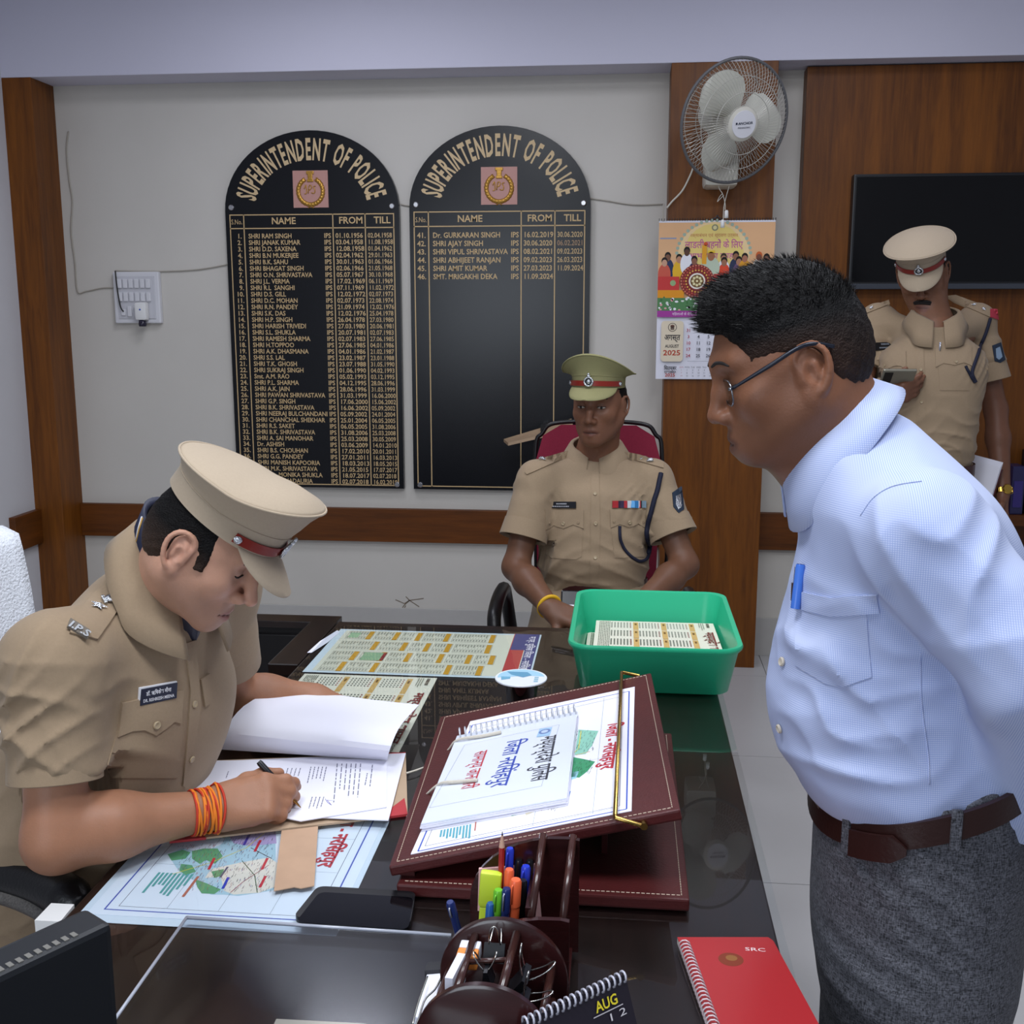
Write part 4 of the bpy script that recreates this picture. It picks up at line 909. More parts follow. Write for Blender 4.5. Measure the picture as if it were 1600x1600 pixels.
M_rod = mat('brass_rod', '#b3924f', 0.22, metal=1.0)
pts = [il(1005, 1297, 0.02), il(962, 1290, 0.028), il(973, 1066, 0.028), il(1000, 1063, 0.02)]
P = [A(pts[0][0], -0.006, 0.012), A(pts[1][0], -0.006, 0.024), A(pts[1][0], -0.004, 0.026), A(pts[2][0], BD+0.002, 0.026), A(pts[2][0]+0.004, BD+0.005, 0.024), A(pts[2][0]+0.03, BD+0.005, 0.012)]
P[0] = A(pts[1][0]+0.032, -0.006, 0.006); MB().tube(P, 0.0032, 8, MT).build('page_rod', M_rod, bs, True, autosmooth=50)
for yy in (-0.004, BD+0.004): MB().lathe([(0.005, -0.006), (0.005, 0.006), (0, 0.007)], 10, MT@frame((pts[1][0]+0.034, yy, 0.006), x=(1, 0, 0), z=(0, 1, 0))).build('rod_pivot', M_rod, bs, True, autosmooth=40)
# map sheet on the stand
ms = thing('stand_map', 'large district map sheet clipped on the leather stand', 'map', inc(830, 1250, 0.0155))
S = [il(642, 1336), il(987, 1268), il(992, 1074), il(735, 1128)]
MB().prism(S, 0.0153, 0.0163, MT).build('sheet', M_paper, ms)
MO2 = np.eye(4); MO2[:3, 0] = -uy; MO2[:3, 1] = ux; MO2[:3, 2] = un; MO2[:3, 3] = B0+un*0.0165
def fs_(x, y): a = il(x, y, 0.0165); return (-a[1], a[0])
p = Print(0.00008)
Q = [fs_(*v) for v in ((653, 1330), (979, 1264), (983, 1080), (738, 1133))]; p.line(Q+[Q[0]], 0.0022, '#3a56b8')
Q = [fs_(*v) for v in ((664, 1322), (968, 1259), (972, 1088), (742, 1140))]; p.line(Q+[Q[0]], 0.0007, '#555a70')
for a, b in (((926, 1272), (944, 1090)), ((832, 1290), (870, 1105)), ((740, 1310), (960, 1262)), ((960, 1180), (890, 1195))): p.line([fs_(*a), fs_(*b)], 0.0006, '#98a2b2')
for P, c in (([(904, 1140), (935, 1142), (925, 1165), (915, 1178), (898, 1180)], '#8fc8b4'), ([(896, 1183), (912, 1186), (930, 1190), (918, 1205), (905, 1215), (892, 1214)], '#3f9468'), ([(894, 1206), (905, 1205), (900, 1216), (893, 1218)], '#9fd4e4'), ([(783, 1262), (812, 1262), (830, 1258), (826, 1268), (800, 1275), (788, 1271)], '#3f9468'), ([(818, 1264), (845, 1256), (880, 1252), (870, 1262), (835, 1268), (822, 1274)], '#d9d0b8'), ([(886, 1238), (892, 1236), (888, 1248), (880, 1250)], '#5a86c8')): p.poly([fs_(*v) for v in P], c)
p.up()
for k in range(60): x, y = random.uniform(898, 928), random.uniform(1143, 1176); p.line([fs_(x, y), fs_(x+1.5, y-3)], 0.0005, '#3a4a48')
for k in range(40): x, y = random.uniform(897, 925), random.uniform(1188, 1210); p.line([fs_(x, y), fs_(x+1.5, y-3)], 0.0005, '#20402c')
for k in range(26): x, y = random.uniform(822, 872), random.uniform(1256, 1268); p.line([fs_(x, y), fs_(x+1.5, y-3)], 0.0005, random.choice(['#4a4040', '#a05080']))
p.line([fs_(908, 1142), fs_(904, 1170), fs_(895, 1178)], 0.0014, '#d8c83c'); p.line([fs_(900, 1180), fs_(922, 1174)], 0.0014, '#d8a23c')
a = fs_(958, 1130); b = fs_(946, 1202); p.text('जिला - नरसिंहपुर', a[0], a[1]-0.008, 0.030, '#b8323e', 0.03, rot=math.atan2(b[1]-a[1], b[0]-a[0]), width=math.hypot(b[0]-a[0], b[1]-a[1]))
for k in range(10): a, b = fs_(690+k*5, 1297-k*1.0), fs_(688+k*5, 1304+random.uniform(0, 6)); p.line([a, b], 0.0028, '#58a0b0')
p.line([fs_(744, 1280), fs_(742, 1298)], 0.002, '#b06858'); p.build('printed_map', MO2, ms)
# spiral-bound report on the stand
rp = thing('spiral_report', 'white spiral-bound report with Hindi title lying on the leather stand', 'report', inc(780, 1200, 0.017))
S = [il(656, 1288, 0.028), il(884, 1247, 0.028), il(901, 1112, 0.028), il(713, 1150, 0.028)]
for k in range(5):
    o = 0.0015*math.sin(k*2.1); Q = [(a+o, b+o*0.7) for a, b in S]; MB().prism(Q, 0.0168+k*0.0023, 0.0168+k*0.0023+0.0019, MT).build('page_layer' if k < 4 else 'front_cover', M_paper if k < 4 else mat('cover_film', '#dfe5f2', 0.25, spec=0.5), rp)
MO3 = MO2.copy(); MO3[:3, 3] = B0+un*0.0283
def fr_(x, y): a = il(x, y, 0.0283); return (-a[1], a[0])
p = Print(0.0001)
def vtext(s, a, b, size, c, bold=0.02): a, b = fr_(*a), fr_(*b); p.text(s, a[0], a[1], size, c, bold, rot=math.atan2(b[1]-a[1], b[0]-a[0]), width=math.hypot(b[0]-a[0], b[1]-a[1]))
vtext('मध्यप्रदेश पुलिस', (846, 1152), (829, 1222), 0.040, '#3a3a42', 0.008); vtext('जिला नरसिंहपुर', (793, 1158), (766, 1231), 0.040, '#3c50a8', 0.008); vtext('सामान्य जानकारी', (743, 1175), (720, 1234), 0.032, '#b84048', 0.008)
Q = [fr_(*v) for v in ((671, 1262), (846, 1228), (874, 1132), (726, 1164))]; p.line(Q+[Q[0]], 0.0005, '#8a90a0'); p.up()
a = fr_(856, 1143); p.poly([fr_(*v) for v in ((838, 1152), (859, 1149), (863, 1136), (843, 1139))], '#9fc0dc'); p.up(); a = fr_(851, 1143); p.ell(a[0], a[1], 0.010, 0.010, '#6a7fb0'); p.up(); p.ell(a[0], a[1], 0.006, 0.006, '#b8c8dc'); p.build('cover_print', MO3, rp)
mb = MB(); a, b = A(*S[3]), A(*S[2]); e = nrm(b-a); f_ = A(-e[1], e[0])
for k in range(22):
    c = a+(b-a)*(k+0.5)/22; mb.tube([(c[0]+e[0]*0.004*math.sin(t/2)+f_[0]*(0.014*math.cos(t)+0.002), c[1]+e[1]*0.006*math.sin(t/2)+f_[1]*(0.014*math.cos(t)+0.002), 0.0285+0.011*math.sin(t)) for t in np.linspace(-0.9, PI+0.9, 12)], 0.0014, 5, MT)
mb.build('spiral', mat('spiral_wire', '#c8ccd4', 0.25, metal=0.4), rp, True)
M_str = mat('white_string', '#cfc8ba', 0.8, bump=0.3, bscale=500)
for px, lb in (([(783, 1144, 2), (755, 1150, 2), (715, 1156, 2), (700, 1172, 1), (678, 1192, 0), (652, 1203, 0), (635, 1208, 0)], 'upper white tie string between the report and the file folder'), ([(746, 1219, 2), (710, 1222, 2), (688, 1224, 2), (668, 1240, 1), (655, 1255, 0), (648, 1268, 0), (636, 1276, 0)], 'lower white tie string between the report and the file folder')):
    P = []
    for (x, y, w) in px: P.append(inc(x, y, 0.031) if w == 2 else (az(x, y, 0.79) if w == 1 else az(x, y, DZ+0.007)))
    n = 40; mb = MB().tube(spline(P, n), np.interp(np.arange(n), [0, 8, 14, n-1], [0.0030, 0.0030, 0.0018, 0.0018]), 7); tag(mb.build('tie_string', M_str, None, True), lb, 'string', 'tie strings of the file folder')

# --- steel tumbler with a coaster on top
tc = az(814, 1122, DZ); tb = thing('steel_tumbler', 'steel tumbler standing behind the leather stand', 'tumbler', (tc[0], tc[1], DZ))
MB().lathe([(0.026, 0.0), (0.027, 0.002), (0.033, 0.076), (0.0335, 0.078), (0.031, 0.078), (0.026, 0.006), (0, 0.005)], 32, frame((tc[0], tc[1], DZ), x=(1, 0, 0), z=(0, 0, 1))).build('cup', mat('chrome', '#c8ccd0', 0.08, metal=1.0), tb, True, autosmooth=40)
co = thing('coaster', 'round printed coaster covering the steel tumbler', 'coaster', (tc[0], tc[1], DZ+0.0785))
MB().lathe([(0.049, 0), (0.050, 0.001), (0.050, 0.003), (0.049, 0.004), (0, 0.004)], 40, frame((tc[0], tc[1], DZ+0.0785), x=(1, 0, 0), z=(0, 0, 1))).build('disc', mat('coaster_white', '#dfe4ea', 0.3), co, True, autosmooth=30)
p = Print(); Mk = MO((tc[0], tc[1]), DZ+0.0827); p.poly([(0.045*math.cos(a), 0.045*math.sin(a)) for a in np.linspace(PI*0.55, PI*1.55, 18)]+[(0.0, -0.02), (-0.01, 0.01)], '#9cc4d8'); p.up()
p.poly([(-0.03, -0.03), (-0.012, -0.02), (0.002, 0.004), (-0.012, 0.02), (-0.03, 0.01)], '#5f93b0'); p.poly([(0.0, -0.038), (0.02, -0.036), (0.012, -0.02), (0.0, -0.02)], '#6ba2bc'); [p.rect(-0.004+0.011*q, 0.026, 0.004+0.011*q, 0.034, '#8fb4c4') for q in range(3)]; p.build('coaster_print', Mk, co)

# --- green tub with calendars
M_tub = mat('green_plastic', '#2bb183', 0.28, spec=0.45, sss=0.0)
gx, gy, gz = 0.072, 2.368, DZ+0.0008
tub = thing('plastic_tub', 'green plastic tub full of calendars on the far desk corner', 'tub', (gx, gy, gz))
SEC = [(0.296, 0.390, 0.03, 0.0), (0.306, 0.400, 0.035, 0.003), (0.338, 0.448, 0.042, 0.090), (0.352, 0.462, 0.045, 0.098), (0.356, 0.466, 0.047, 0.104), (0.352, 0.462, 0.045, 0.108), (0.334, 0.444, 0.042, 0.106), (0.328, 0.438, 0.040, 0.098), (0.298, 0.392, 0.032, 0.008), (0.285, 0.38, 0.03, 0.006)]
V = []; F = []; nn = None
for (w, d, r, z) in SEC:
    Q = rrect(w, d, r, 6); nn = len(Q); V += [(gx+x, gy+y, gz+z) for x, y in Q]
for i in range(len(SEC)-1):
    for j in range(nn): F.append((i*nn+j, i*nn+(j+1) % nn, (i+1)*nn+(j+1) % nn, (i+1)*nn+j))
F.append(tuple(range(nn))[::-1]); F.append(tuple(range((len(SEC)-1)*nn, len(SEC)*nn)))
mk('tub_shell', V, F, M_tub, tub, True, autosmooth=50)
for k, (dx, dz, tilt, lb) in enumerate([(0.012, 0.012, 0.0, 'lower year calendar sheet showing at the ends inside the tub'), (0.0, 0.045, 0.02, 'upper year calendar sheet lying in the green tub')]):
    Mq = MO((gx-0.148+0.02*k, gy+0.185-0.01*k), gz+dz); Mq[:3, 2] = nrm((0.0, 0.06, 1)); Mq[:3, 0] = nrm(A(0, -1, 0.06)); Mq[:3, 1] = np.cross(Mq[:3, 2], Mq[:3, 0])
    year_calendar('year_calendar', lb, Mq, 0.355, 0.285-0.01*k, (gx, gy, gz+dz), '#dcdfcb')

# --- red spiral notebook
nb = thing('spiral_notebook', 'red spiral notebook marked SRC at the near desk edge', 'notebook', az(1160, 1540, DZ))
Q = [tuple(az(x, y, DZ)[:2]) for x, y in ((1058, 1474), (1200, 1474), (1208, 1480), (1300, 1650), (1122, 1650))]
MB().prism(Q, DZ, DZ+0.007).build('pages', mat('notebook_pages', '#d8d4cc', 0.7), nb)
MB().prism(Q, DZ+0.007, DZ+0.0085).build('cover', mat('red_plastic', '#a32226', 0.38, bump=0.04, bscale=12), nb)
p = Print(); OQ = az(1160, 1540, DZ+0.0086); Mq = frame(OQ, x=(1, 0, 0), z=(0, 0, 1))
def fq(x, y): v = az(x, y, DZ+0.0086)-OQ; return (v[0], v[1])
a = fq(1164, 1485); p.text('SRC', a[0], a[1], 0.010, '#e8d8d8', 0.0, width=0.024); a = fq(1142, 1499); p.ell(a[0], a[1], 0.015, 0.014, '#7a3420'); p.up(); p.ell(a[0]+0.001, a[1]+0.003, 0.007, 0.006, '#8a5a30'); p.build('cover_marks', Mq, nb)
mb = MB(); a, b = az(1062, 1480, DZ+0.004), az(1118, 1640, DZ+0.004)
for k in range(26):
    c = a+(b-a)*k/26; mb.tube([c+A(0.006+0.007*math.cos(t), 0.002*math.sin(t), 0.002+0.0065*math.sin(t)) for t in np.linspace(0.2, 2*PI-0.6, 10)], 0.0011, 5)
mb.build('spiral', mat('dark_spiral', '#c9b8bc', 0.35, metal=0.3), nb, True)

# --- desk calendar
dc = thing('desk_calendar', 'black tent desk calendar with AUG in yellow at the near edge', 'calendar', az(930, 1640, DZ))
K0, K1 = ad(815, 1597, 1.17), ad(978, 1521, 1.215); K0[2] = K1[2] = (K0[2]+K1[2])/2+0.012
K0 = az(815, 1599, 0.868); K1 = az(977, 1523, 0.868); kx = nrm(K1-K0); ky = nrm(A(0, 0, 1)-kx*0); kn = nrm(np.cross(kx, ky)); kl = np.linalg.norm(K1-K0)
for sgn, nm in ((1, 'front_page'), (-1, 'rear_leg')):
    dn = nrm(A(0, 0, -1)+kn*0.42*sgn); L_ = 0.118/abs(dn[2]); B = [K0, K1, K1+dn*L_, K0+dn*L_]; nf = np.cross(kx, dn)*0.001; MB().add([*B, *[b+nf for b in B]], [(0, 1, 2, 3), (7, 6, 5, 4), (0, 4, 5, 1), (1, 5, 6, 2), (2, 6, 7, 3), (3, 7, 4, 0)]).build(nm, mat('calendar_black', '#1c1722', 0.4), dc)
    if sgn == 1:
        Mk = np.eye(4); Mk[:3, 0] = kx; Mk[:3, 1] = -dn; Mk[:3, 2] = np.cross(kx, -dn); Mk[:3, 3] = K0; o_ = 0.0014 if np.dot(Mk[:3, 2], CAM-K0) > 0 else -0.0014
        p = Print(0.0001*np.sign(o_)); p.z = o_; p.text('AUG', kl-0.045, -0.021, 0.014, '#d8c832', 0.02, width=0.028); p.rect(kl-0.05, -0.0245, kl-0.012, -0.0235, '#b8b4b8'); p.text('1 2', kl-0.034, -0.034, 0.010, '#c8c4c8', width=0.02); p.build('page_print', Mk, dc)
mb = MB()
for k in range(18):
    c = K0+kx*kl*(k+0.5)/18; mb.tube([c+kn*0.005*math.cos(t)+A(0, 0, 1)*(0.0055*math.sin(t)-0.001)+kx*0.001*math.sin(t/2) for t in np.linspace(0, 2*PI, 11)[:-1]], 0.0013, 5, closed=True)
mb.build('wire_binding', mat('white_binding', '#b8b8c4', 0.35, metal=0.2), dc, True)

# --- rosewood pen organiser
M_rose = wood('rosewood', '#1f0d0d', '#3d1a1a', 0.22, axis='X', scale=8, coat=0.5); M_roser = wood('rosewood_rod', '#2a1614', '#4a2a24', 0.25, axis='Y', scale=10, coat=0.4)
org = thing('pen_organiser', 'dark rosewood desk organiser with round clip barrel and pen box', 'organiser', (-0.11, 1.17, DZ))
def arch(y, x0, x1, ztop, zlow, th, name):
    P = [(x0, DZ), (x1, DZ), (x1, ztop)]+[(x1-(x1-x0)*(1-math.cos(a))*1.0, zlow+(ztop-zlow)*math.cos(a)) if False else (x0+(x1-x0)*math.cos(a), zlow+(ztop-zlow)*math.sin(a)) for a in np.linspace(PI/2*0.55, PI, 10)]
    P = [(x0, DZ), (x1, DZ), (x1, ztop-0.002), (x1-0.01, ztop)]+[(x0+(x1-0.02-x0)*(1-math.sin(a)), zlow+(ztop-zlow)*math.cos(a)) for a in np.linspace(0.15, PI/2, 9)]
    return MB().prism(P, 0, th, frame((0, y, 0), x=(1, 0, 0), y=(0, 0, 1))).build(name, M_rose, org)
a1, a2 = ay(745, 1300, 1.235), ay(906, 1300, 1.235); arch(1.235, a1[0]-0.008, a2[0], a1[2], a1[2]-0.085, 0.007, 'rear_panel')
b1, b2 = ay(722, 1440, 1.14), ay(890, 1434, 1.14); arch(1.14, b1[0], b2[0], b2[2], DZ+0.03, 0.007, 'front_panel')
MB().box((b1[0], 1.147, DZ), (b2[0], 1.235, DZ+0.006)).build('box_floor', M_rose, org)
for xr in (0.004, 0.040): MB().tube([(a2[0]-xr-0.004, 1.236, a2[2]-0.006), (b2[0]-xr-0.004, 1.142, b2[2]-0.004)], 0.0048, 8).build('rod', M_roser, org, True)
MB().box((a2[0]-0.058, 1.147, DZ), (a2[0]-0.052, 1.234, b2[2]+0.005)).build('divider', M_rose, org)
Rb = 0.069; C1, C2 = az(787, 1527, DZ+Rb+0.001), az(757, 1638, DZ+Rb+0.001); bax = nrm(C1-C2)
for c, nm in ((C1, 'rear_disc'), (C2, 'front_disc')):
    MB().lathe([(0, -0.005), (Rb-0.003, -0.005), (Rb, -0.003), (Rb, 0.003), (Rb-0.003, 0.005), (0, 0.005)], 48, frame(c, x=(1, 0, 0), z=bax)).build(nm, M_rose, org, True, autosmooth=40)
rx_ = nrm(np.cross(bax, (0, 0, 1)))
for ang in (168, 122, 75, 22, 200, -20, 250, 290): o_ = (rx_*math.cos(math.radians(ang))+A(0, 0, 1)*math.sin(math.radians(ang)))*(Rb-0.012); MB().tube([C2+o_, C1+o_], 0.0045, 10).build('rod', M_roser, org, True)
o_ = lambda a, r=1.0: (rx_*math.cos(math.radians(a))+A(0, 0, 1)*math.sin(math.radians(a)))*(Rb-0.012)*r
MB().tube([C2*0.45+C1*0.55+o_(122), C2*0.45+C1*0.55+o_(75)], 0.003, 8).build('rod', M_roser, org, True)
M_clip = mat('black_clip', '#17181c', 0.3); M_wirec = mat('clip_wire', '#c9c9c4', 0.2, metal=1.0)
def binder_clip(c, d, s, label, upv=(0, 0, 1), open_=0.9):
    d = nrm(d); u = nrm(A(*upv)-d*np.dot(upv, d)); w = np.cross(d, u); M = np.eye(4); M[:3, 0] = w; M[:3, 1] = u; M[:3, 2] = d; M[:3, 3] = c
    t = thing('binder_clip', label, 'clip', c, 'binder clips in the organiser')
    MB().add([(-s, -0.2*s, -.9*s), (s, -0.2*s, -.9*s), (s, -0.55*s, 0.8*s), (-s, -0.55*s, 0.8*s), (-s, 0.2*s, -.9*s), (s, 0.2*s, -.9*s), (s, 0.55*s, .8*s), (-s, 0.55*s, .8*s)], [(0, 1, 2, 3), (7, 6, 5, 4), (3, 2, 6, 7), (0, 3, 7, 4), (1, 5, 6, 2), (0, 4, 5, 1)], M).build('spring_body', M_clip, t)
    for sg in (-1, 1):
        P = [(-0.55*s, sg*0.22*s, -.85*s), (-0.45*s, sg*(0.25+0.6*open_)*s, -1.6*s), (-0.3*s, sg*(0.3+0.9*open_)*s, -2.3*s), (0, sg*(0.3+1.0*open_)*s, -2.55*s), (0.3*s, sg*(0.3+0.9*open_)*s, -2.3*s), (0.45*s, sg*(0.25+0.6*open_)*s, -1.6*s), (0.55*s, sg*0.22*s, -.85*s)]
        MB().tube(spline(P, 22), 0.0009, 5, M).build('wire_handle', M_wirec, t, True)
mid = (C1+C2)/2
binder_clip(C1*0.8+C2*0.2+o_(98, 0.75), -bax*0.4+A(0, 0, -1), 0.011, 'black binder clip at the rear between the barrel rods')
binder_clip(mid+o_(100, 0.70), A(0, 0, -1)+rx_*0.1, 0.010, 'small black binder clip in the middle of the barrel')
binder_clip(mid*0.8+C1*0.2+o_(45, 0.62), A(0, 0, -1)-rx_*0.5, 0.016, 'large black binder clip at the right of the barrel')
binder_clip(C2*0.6+C1*0.4+o_(35, 0.60), A(0, 0, -1)-rx_*0.8, 0.013, 'black binder clip with handles poking right out of the barrel')
lc = az(668, 1575, DZ+0.03)
tag(MB().box((-0.022, -0.004, 0), (0.022, 0.004, 0.03), frame(C2*0.62+C1*0.38+o_(145, 0.80), x=nrm(bax+rx_*0.1), z=(0, 0, 1))@np.diag([1, 1, 1, 1])).build('small_eraser_box', mat('eraser_white', '#dcdce8', 0.5), None), 'white eraser box with blue print in the clip barrel', 'eraser')
ep = C2*0.28+C1*0.72+o_(135, 0.80); es = thing('eraser', 'orange and white eraser in the clip barrel', 'eraser', ep)
MB().box((-0.011, -0.010, 0), (0.011, 0.006, 0.016), frame(ep, x=rx_, z=(0, 0, 1)), bev=0.002).build('rubber', mat('eraser_orange', '#e08a3c', 0.5), es); MB().box((-0.011, 0.006, 0), (0.011, 0.02, 0.016), frame(ep, x=rx_, z=(0, 0, 1)), bev=0.002).build('sleeve', mat('eraser_white'), es)
bcp = thing('clipped_notes', 'bundle of paper slips in a black binder clip left of the barrel', 'paper bundle', az(672, 1570, DZ))
q = [az(690, 1532, DZ+0.02), az(668, 1532, DZ+0.02), az(646, 1600, DZ+0.015), az(672, 1606, DZ+0.015)]
for k in range(4): h = A(0, 0, 0.003*k); MB().add([*[v+h for v in q], *[v+h-A(0, 0, 0.002) for v in q]], [(0, 1, 2, 3), (7, 6, 5, 4), (0, 4, 5, 1), (1, 5, 6, 2), (2, 6, 7, 3), (3, 7, 4, 0)]).build('slip', M_paper, bcp)
MB().add([*[v+A(0, 0, 0.014) for v in (az(692, 1519, DZ+0.02), az(668, 1521, DZ+0.02), az(664, 1534, DZ+0.02), az(690, 1532, DZ+0.02))], *[v for v in (az(692, 1519, DZ+0.02), az(668, 1521, DZ+0.02), az(664, 1534, DZ+0.02), az(690, 1532, DZ+0.02))]], [(0, 1, 2, 3), (7, 6, 5, 4), (0, 4, 5, 1), (1, 5, 6, 2), (2, 6, 7, 3), (3, 7, 4, 0)]).build('clip_body', M_clip, bcp)
MB().tube(spline([az(x, y, DZ+0.037) for x, y in ((690, 1526), (680, 1545), (664, 1562), (655, 1590), (648, 1605))], 16), 0.0012, 5).build('clip_wire', M_wirec, bcp, True)
MB().tube(spline([az(x, y, DZ+0.037) for x, y in ((668, 1526), (660, 1548), (652, 1572), (645, 1600))], 16), 0.0012, 5).build('clip_wire', M_wirec, bcp, True)
# pens in the box
def pen(name, a, b, r, body, label, cat='pen', cap=None, capfrac=0.3, clip=None, tip=None, grp='pens in the organiser'):
    """a lower end, b upper end"""
    a, b = np.asarray(a, float), np.asarray(b, float); t = thing(name, label, cat, a, grp); d = nrm(b-a); L = np.linalg.norm(b-a)
    M = frame(a, x=nrm(np.cross(d, (0.2, 1, 0))), z=d); top = [(r, L-0.003), (r*0.75, L), (0, L)]
    if tip == 'pencil':
        MB().lathe([(r, 0), (r, L-0.02)], 6, M).build('barrel', body, t); MB().lathe([(r, L-0.02), (r*0.3, L-0.005)], 12, M, caps=False).build('sharpened_wood', mat('pencil_wood', '#c9a08a', 0.6), t, True); MB().lathe([(r*0.3, L-0.005), (0.0003, L)], 8, M).build('lead', mat('graphite', '#26262a', 0.4), t, True); return t
    MB().lathe([(r*0.85, 0), (r*0.9, 0.002), (r*0.9, L*(1-capfrac))], 14, M).build('barrel', body, t, True, autosmooth=40)
    MB().lathe([(r, L*(1-capfrac))]+top, 14, M).build('cap', cap or body, t, True, autosmooth=40)
    if clip: tc_ = xf(M, [(0, 0, 0)])[0]; e = nrm(CAM-b); e = nrm(e-d*np.dot(e, d)); e = nrm(e-np.cross(d, e)*0.5); MB().tube([b-d*0.004+e*r, b-d*0.006+e*(r+0.002), b-d*(L*capfrac*0.85)+e*(r+0.0015)], 0.0011, 6).build('pocket_clip', clip, t, True)
    return t
M_bl = mat('blue_plastic', '#2c3fc0', 0.25); M_bk = mat('black_plastic', '#131318', 0.3); M_nv = mat('navy_plastic', '#222f66', 0.25); M_si = mat('silver_plastic', '#aeb2c4', 0.25, metal=0.5); M_or = mat('orange_plastic', '#e8663c', 0.35); M_gn = mat('lime_plastic', '#69b82e', 0.3); M_ye = mat('neon_yellow', '#c9de3c', 0.4); M_rd = mat('red_lacquer', '#a8231f', 0.25); M_cb = mat('clear_blue', '#2a5a9c', 0.2)
def pbx(x, y, Y, r, name, m, lb, low=None, **k): Y -= 0.061; b = ay(x, y, Y); a = A(b[0]-0.006, Y+0.003, DZ+0.007); return pen(name, a, b, r, m, lb, **k)
pbx(785, 1299, 1.262, 0.0036, 'pencil', M_rd, 'red sharpened pencil, tallest in the pen box', tip='pencil', cat='pencil')
pbx(797, 1325, 1.285, 0.0050, 'pen', M_bl, 'bright blue capped pen behind the red pencil', low=(-0.118, 1.285), clip=M_bl)
pbx(811, 1343, 1.287, 0.0050, 'pen', M_bk, 'black capped pen at the back of the pen box', low=(-0.108, 1.287))
pbx(828, 1344, 1.286, 0.0050, 'pen', M_bk, 'black capped pen touching the organiser divider', low=(-0.097, 1.286))
pbx(822, 1353, 1.272, 0.0058, 'pen', M_bl, 'bright blue pen with long clip beside the divider', low=(-0.100, 1.270), clip=M_bl)
pbx(817, 1375, 1.256, 0.0058, 'pen', M_bk, 'black pen with chrome clip in the pen box', low=(-0.102, 1.256), clip=M_wirec)
pbx(796, 1358, 1.262, 0.0060, 'marker', M_or, 'thin orange marker right of the red pencil', low=(-0.118, 1.263), cat='marker')
pbx(806, 1374, 1.244, 0.0072, 'marker', M_or, 'thick orange marker with broad clip in the pen box', low=(-0.109, 1.244), cat='marker', clip=M_or)
pbx(792, 1388, 1.2385, 0.0056, 'pen', M_nv, 'navy pen with white clip in the pen box front', low=(-0.122, 1.238), clip=M_si, cap=M_nv)
pbx(779, 1390, 1.240, 0.0060, 'marker', M_gn, 'lime green pen with a wide clip', low=(-0.132, 1.240), cat='marker', clip=M_gn)
pbx(767, 1411, 1.238, 0.0056, 'pen', M_cb, 'clear blue pen, lowest in the pen box', low=(-0.141, 1.238))
hb = ay(768, 1362, 1.197); ha = A(hb[0]-0.008, 1.2, DZ+0.007); t = thing('highlighter', 'flat neon yellow highlighter in the pen box', 'highlighter', ha, 'pens in the organiser'); Mh = frame(ha, x=(1, 0, 0), z=hb-ha); Lh = np.linalg.norm(hb-ha)
MB().box((-0.013, -0.006, Lh-0.045), (0.013, 0.006, Lh), Mh, bev=0.004).build('cap', M_ye, t, True, autosmooth=40); MB().box((-0.011, -0.005, 0), (0.011, 0.005, Lh-0.045), Mh, bev=0.002).build('body', M_ye, t)
q = [ay(748, 1358, 1.226), ay(838, 1350, 1.226), A(-0.085, 1.229, DZ+0.007), A(-0.168, 1.229, DZ+0.02)]; tag(MB().add([*q, *[v+A(0, 0.004, 0) for v in q]], [(0, 1, 2, 3), (7, 6, 5, 4), (0, 4, 5, 1), (1, 5, 6, 2), (2, 6, 7, 3), (3, 7, 4, 0)]).build('sticky_notes', mat('pink_paper', '#dfb0ae', 0.6), None), 'pink sticky note pad behind the pens', 'notes')
pen('pen', az(722, 1478, DZ+0.008), ay(703, 1409, 1.20), 0.0055, M_nv, 'navy pen with silver clip leaning left of the organiser', clip=M_si, cap=M_nv, grp='pens in the organiser')

# ================================================================ people: shared builders
class Loc:
    """adds shapes to a field in a person's local frame (x right, y forward, z up), scaled"""
    def __init__(s, F, M, sc=1.0): s.F = F; s.M = M; s.sc = sc
    def P(s, p): return xf(s.M, np.asarray(p, float)*s.sc)[0]
    def ell(s, c, r, rot=None, **k):
        R = s.M[:3, :3] if rot is None else s.M[:3, :3]@np.array(Matrix.Rotation(rot[0], 3, 'X') @ Matrix.Rotation(rot[1], 3, 'Y') @ Matrix.Rotation(rot[2], 3, 'Z'))
        s.F.ell(s.P(c), np.asarray(r, float)*s.sc, R, **k); return s
    def cap(s, a, b, r1, r2=None, **k): s.F.cap(s.P(a), s.P(b), r1*s.sc, (r1 if r2 is None else r2)*s.sc, **k); return s
    def box(s, c, h, rd, rot=None, **k):
        R = s.M[:3, :3] if rot is None else s.M[:3, :3]@np.array(Matrix.Rotation(rot[0], 3, 'X') @ Matrix.Rotation(rot[1], 3, 'Y') @ Matrix.Rotation(rot[2], 3, 'Z'))
        s.F.box(s.P(c), np.asarray(h, float)*s.sc, rd*s.sc, R, **k); return s
    def half(s, o, n, **k): s.F.half(s.P(o), s.M[:3, :3]@np.asarray(n, float), **k); return s
def inv(M, V): return (np.asarray(V)-M[:3, 3])@M[:3, :3]
